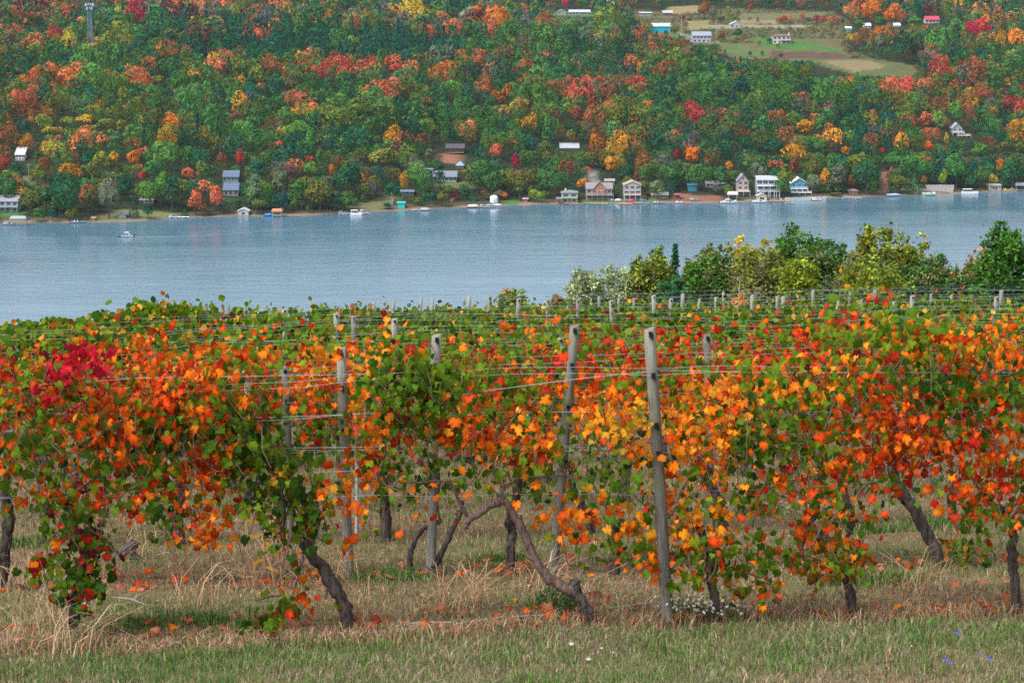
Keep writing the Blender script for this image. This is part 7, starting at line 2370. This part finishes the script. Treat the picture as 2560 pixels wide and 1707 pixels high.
MB().tube([(-.10, 0, -.05), (-.05, 0, .06), (.02, 0, .10), (.05, .0, .16)], [.06, .055, .05, .04], 9, jit=.25).build('trunk', M_BARK, r)
for (a, b) in (((.0, 0, .08), (.12, -.03, .02)), ((-.05, 0, .06), (-.15, -.02, .10)), ((.04, 0, .1), (.09, 0, .15))):
    MB().bar(a, b, .022, 6, .008).build('splinter', M_BARK, r)
for (X, Y, dx, dz, lb) in [(372, 1282, .07, .02, 'pale bleached stick right of the old vine stump'), (400, 1490, .05, .01, 'small grey wood scrap on the lawn edge at lower left'), (620, 1382, .10, .02, 'thin dark twig lying left of the leaning vine'), (300, 1390, .12, -.03, 'fallen twig right of the low maroon vine'), (2310, 1392, .16, .03, 'grey fallen cane at the foot of the straight right trunk'),
                           (1480, 1400, .25, .02, 'bleached cane on the ground left of the upright post'), (1150, 1432, .30, .03, 'long bleached cane lying along the lawn edge'), (960, 1445, .22, .02, 'bleached cane lying right of the leaning vine foot')]:
    p = ghit(X * K, Y * K) + np.array([0, 0, .03])
    o = MB().tube([(-dx, 0, -dz), (0, .02, .01), (dx, 0, dz)], [.006, .009, .005], 6, jit=.2).build('stick', M_PALEBARK if 'dark' not in lb else M_BARK, None, p)
    tag(o, lb, 'stick')
# grape bunch
p = on_row(1, 1898 * K, 1205 * K)
# ------------------------------------------------------------------ trees below the vineyard
rt_ = np.random.default_rng(77)


def near_tree(X0, X1, Ytop, Ybot, d, col, label, kind='round', n=2600, size=.16, twig=False, cols2=None, density=1.0, bark=None, name='tree', cat='tree'):
    Xc = (X0 + X1) / 2 * K
    top = P(Xc, Ytop * K, d)
    low = P(Xc, Ybot * K, d)
    g0 = float(gz(top[0], top[1]))
    m = d / FPX * K
    W = (X1 - X0) * m * (1.3 if name == 'thicket' else 1.1)
    base = np.array([top[0], top[1], g0])
    H = top[2] - g0
    zl = max(.12 * H, (low[2] - g0) * .72)
    r = empty(name, base, label, cat, 'trees beyond the last vine row')
    # limbs
    tb = MB()
    tb.tube([(0, 0, -.4), (rt_.normal(0, .1), 0, H * .3), (rt_.normal(0, .15), 0, H * .62), (0, 0, H * (.93 if name == 'tree' else .66))], [.022 * H, .017 * H, .010 * H, .002 * H], 8)
    tips = []
    nl = 16 if kind != 'conifer' else 10
    for i in range(nl):
        f = rt_.uniform(.22, .85)
        a = rt_.random() * 6.283
        L_ = W * .46 * rt_.uniform(.55, 1.0) * (1 - .45 * f if kind != 'open' else .9)
        z0 = H * f * .8
        e = np.array([math.cos(a) * L_, math.sin(a) * L_, min(H * .97, z0 + L_ * rt_.uniform(.5, 1.4) * (1 if kind != 'conifer' else .15))])
        mid = np.array([e[0] * .45, e[1] * .45, z0 + (e[2] - z0) * .4])
        tb.tube([(0, 0, z0), mid, e], [.008 * H, .005 * H, .0015 * H], 5)
        for k in range(4 if not twig else 9):
            q = mid + (e - mid) * rt_.random()
            t = q + np.array([rt_.normal(0, .12), rt_.normal(0, .12), rt_.uniform(.05, .22)]) * W * (.8 if twig else .5)
            tb.tube([q, (q + t) / 2 + rt_.normal(0, .02, 3) * W, t], [.0026 * H, .0018 * H, .0008 * H], 4)
            tips.append(t)
        tips.append(e)
    tb.build('trunk', bark or M_TRUNK, r)
    if n <= 0:
        return r
    # crown: clusters of leaves about the limb tips and through the volume
    C = [np.array(t) for t in tips]
    nb = 150
    for _ in range(nb):
        u = rt_.normal(0, 1, 3)
        u /= np.linalg.norm(u)
        rr_ = rt_.uniform(.55, 1.0)
        z = zl + (H - zl) * (.5 + .5 * u[2] * rr_)
        hz_ = (z - zl) / (H - zl)
        prof = math.sqrt(max(0.03, 1 - (2 * hz_ - .85) ** 2 / 1.35)) if kind == 'round' else .95 - .5 * hz_ if kind == 'thicket' else (1 - hz_) * 1.05 + .04 if kind == 'conifer' else .55 + .6 * math.sin(math.pi * min(1, hz_ * .9 + .12))
        hv = np.array([u[0], u[1]])
        hv = hv / (np.linalg.norm(hv) + 1e-6)
        C.append(np.array([hv[0] * W * .5 * prof * rr_, hv[1] * W * .5 * prof * rr_, z]))
    if kind != 'conifer':                      # upright leading shoots that break the outline
        for _ in range(9):
            a, q = rt_.random() * 6.283, rt_.uniform(.05, .38) * W
            zt = H * rt_.uniform(.82, 1.04) - (H - zl) * .5 * (q / (W * .5)) ** 2
            for f in (1.0, .95, .90, .84, .78):
                C.append(np.array([math.cos(a) * q, math.sin(a) * q, zl + (zt - zl) * f]))
    C = np.array(C)
    n = int(n * 2.5)
    size *= .80
    k = rt_.integers(0, len(C), n)
    sig = .060 * W if kind != 'open' else .050 * W
    pos = C[k] + rt_.normal(0, 1, (n, 3)) * sig * np.array([1, 1, .85])
    pos[:, 2] = np.minimum(pos[:, 2], H * 1.03)
    ok_ = pos[:, 2] > zl * .8
    pos, k = pos[ok_], k[ok_]
    n = len(pos)
    nr = rt_.normal(0, .7, (n, 3)) + np.array([0, -.15, .7])
    nr /= np.linalg.norm(nr, axis=1)[:, None]
    t = np.cross(nr, rt_.normal(0, 1, (n, 3)))
    t /= np.linalg.norm(t, axis=1)[:, None]
    b = np.cross(nr, t)
    s = size * rt_.uniform(.5, 1.2, (n, 1))
    q = np.stack([pos - t * s, pos - b * s * .5, pos + t * s, pos + b * s * .5], 1)
    q += rt_.normal(0, size * .1, q.shape)
    cb = rt_.lognormal(0, .30, len(C))
    c1 = np.array(col) * np.array([1.4, 1.5, 1.3])
    cc = np.tile(c1, (len(C), 1))
    if cols2 is not None:
        sel = rt_.random(len(C)) < cols2[1]
        cc[sel] = np.array(cols2[0]) * np.array([1.3, 1.4, 1.3])
    c = cc[k] * cb[k][:, None] * rt_.lognormal(0, .22, (n, 1)) * rt_.uniform(.9, 1.1, (n, 3))
    me = np_mesh('crown', q.reshape(-1, 3), [np.arange(n * 4).reshape(-1, 4)], M_TREE_ATT, {'Col': np.repeat(np.clip(c, 0, .8), 4, 0)})
    link('crown', me, r)
    return r


G_ = (0.040, 0.095, 0.016)
OLV = (0.125, 0.145, 0.022)
near_tree(1300, 1380, 615, 700, 112, (0.20, 0.225, 0.125), 'pale silver green rounded shrub, left half of the silver clump', 'round', 3000, .13, cols2=((0.20, 0.22, 0.12), .3))
near_tree(1360, 1455, 606, 700, 113, (0.21, 0.235, 0.13), 'pale silver green rounded shrub, right half of the silver clump', 'round', 3400, .13, cols2=((0.17, 0.20, 0.10), .3))
near_tree(1440, 1500, 590, 700, 118, G_, 'dark green tree right beside the silver shrubs', 'round', 2400, .16, cols2=(OLV, .25))
near_tree(1480, 1535, 572, 700, 122, (0.065, 0.12, 0.02), 'green tree with a pointed top left of the small spruce', 'round', 2400, .16)
near_tree(1532, 1570, 560, 640, 124, (0.022, 0.080, 0.034), 'small dark spruce rising between green trees', 'conifer', 1700, .13)
near_tree(1500, 1580, 635, 710, 110, (0.028, 0.085, 0.034), 'low blue green pine with upswept tufts', 'round', 2000, .15)
near_tree(1565, 1640, 590, 700, 116, (0.13, 0.125, 0.03), 'olive brown tree between the spruce and the tall ash', 'open', 2200, .16)
near_tree(1610, 1690, 545, 690, 124, (0.10, 0.125, 0.028), 'tall thin crowned olive ash tree', 'open', 2600, .16, cols2=((0.16, 0.14, 0.03), .3))
near_tree(1675, 1745, 542, 680, 126, (0.24, 0.20, 0.025), 'tall tree with golden yellow top', 'round', 2600, .16, cols2=((0.42, 0.24, 0.02), .3))
near_tree(1640, 1760, 606, 710, 106, (0.12, 0.105, 0.05), 'grey leafless shrub in front of the golden tree', 'open', 500, .10, twig=True, bark=M_PALEBARK)
near_tree(1740, 1800, 542, 680, 128, (0.20, 0.20, 0.03), 'yellow green tree left of the big dark maple', 'round', 2200, .16, cols2=((0.36, 0.26, 0.03), .3))
near_tree(1775, 1900, 524, 690, 122, (0.036, 0.088, 0.016), 'broad dark green maple, tallest of the middle trees', 'round', 4200, .18, cols2=((0.06, 0.12, 0.02), .3))
near_tree(1870, 1960, 545, 690, 124, (0.042, 0.098, 0.022), 'dark green tree with spiky outline right of the broad maple', 'round', 2800, .17)
near_tree(1790, 1885, 590, 710, 108, (0.135, 0.16, 0.016), 'bright olive green bushy tree in front of the broad maple', 'round', 2600, .15)
near_tree(1870, 1950, 640, 715, 104, (0.055, 0.075, 0.04), 'low grey green shrub at the foot of the dark trees', 'open', 900, .12, twig=True)
near_tree(1960, 2060, 512, 690, 118, (0.125, 0.145, 0.018), 'tall olive gold aspen with pale limbs, left of the pair', 'open', 3600, .16, cols2=((0.20, 0.18, 0.02), .35), bark=M_PALEBARK)
near_tree(2050, 2145, 526, 690, 120, (0.105, 0.135, 0.02), 'tall olive gold aspen, right of the pair', 'open', 3200, .16, cols2=((0.19, 0.17, 0.02), .3), bark=M_PALEBARK)
near_tree(1945, 2080, 600, 710, 108, (0.11, 0.14, 0.02), 'loose olive bush beneath the aspens', 'open', 2600, .15)
near_tree(2120, 2200, 578, 690, 122, (0.045, 0.10, 0.035), 'pointed blue green young pine right of the aspens', 'conifer', 2000, .15)
near_tree(2170, 2260, 620, 710, 112, (0.05, 0.095, 0.03), 'low green bush right of the young pine', 'round', 2000, .15, cols2=((0.32, 0.10, 0.03), .12))
near_tree(2215, 2280, 570, 700, 116, (0.14, 0.075, 0.025), 'thin rust and brown leaved tree left of the right hand maple', 'open', 1500, .14, twig=True, cols2=((0.35, 0.09, 0.02), .3))
near_tree(2245, 2370, 526, 700, 110, (0.034, 0.092, 0.014), 'dense dark green tree at the right edge', 'round', 4200, .17, cols2=((0.055, 0.12, 0.018), .3))
near_tree(2330, 2400, 500, 640, 114, (0.1, 0.1, 0.1), 'bare grey tree at the right edge above the dense green one', 'open', 0, .1, twig=True, bark=M_PALEBARK)
for (a, b, yt, cl, lb) in [(1440, 1560, 598, OLV, 'low olive thicket under the small spruce'), (1560, 1690, 592, G_, 'low green thicket under the olive ash'), (1680, 1810, 585, OLV, 'low olive thicket behind the leafless shrub'), (1800, 1940, 580, G_, 'low green thicket under the broad maple'),
                           (1910, 2060, 588, OLV, 'low olive thicket under the left aspen'), (2040, 2180, 600, G_, 'low green thicket under the right aspen'), (2150, 2300, 618, G_, 'low green thicket left of the right hand maple')]:
    near_tree(a, b, yt, 715, 114 + rt_.uniform(-3, 3), cl, lb, 'thicket', 5200, .16, cols2=((0.10, 0.09, 0.04), .3), name='thicket', cat='bush')
near_tree(1680, 1715, 680, 705, 75, (0.55, 0.17, 0.02), 'small orange bush behind the far posts', 'round', 700, .07, name='shrub', cat='shrub')
near_tree(1145, 1215, 664, 712, 72, (0.10, 0.14, 0.02), 'wild green shrub rising above the last vines at centre', 'round', 1100, .10, name='shrub', cat='shrub', cols2=((0.3, 0.16, 0.03), .2))
near_tree(1260, 1300, 676, 712, 72, (0.16, 0.12, 0.05), 'small brown green shrub left of the silver clump', 'round', 700, .09, name='shrub', cat='shrub')
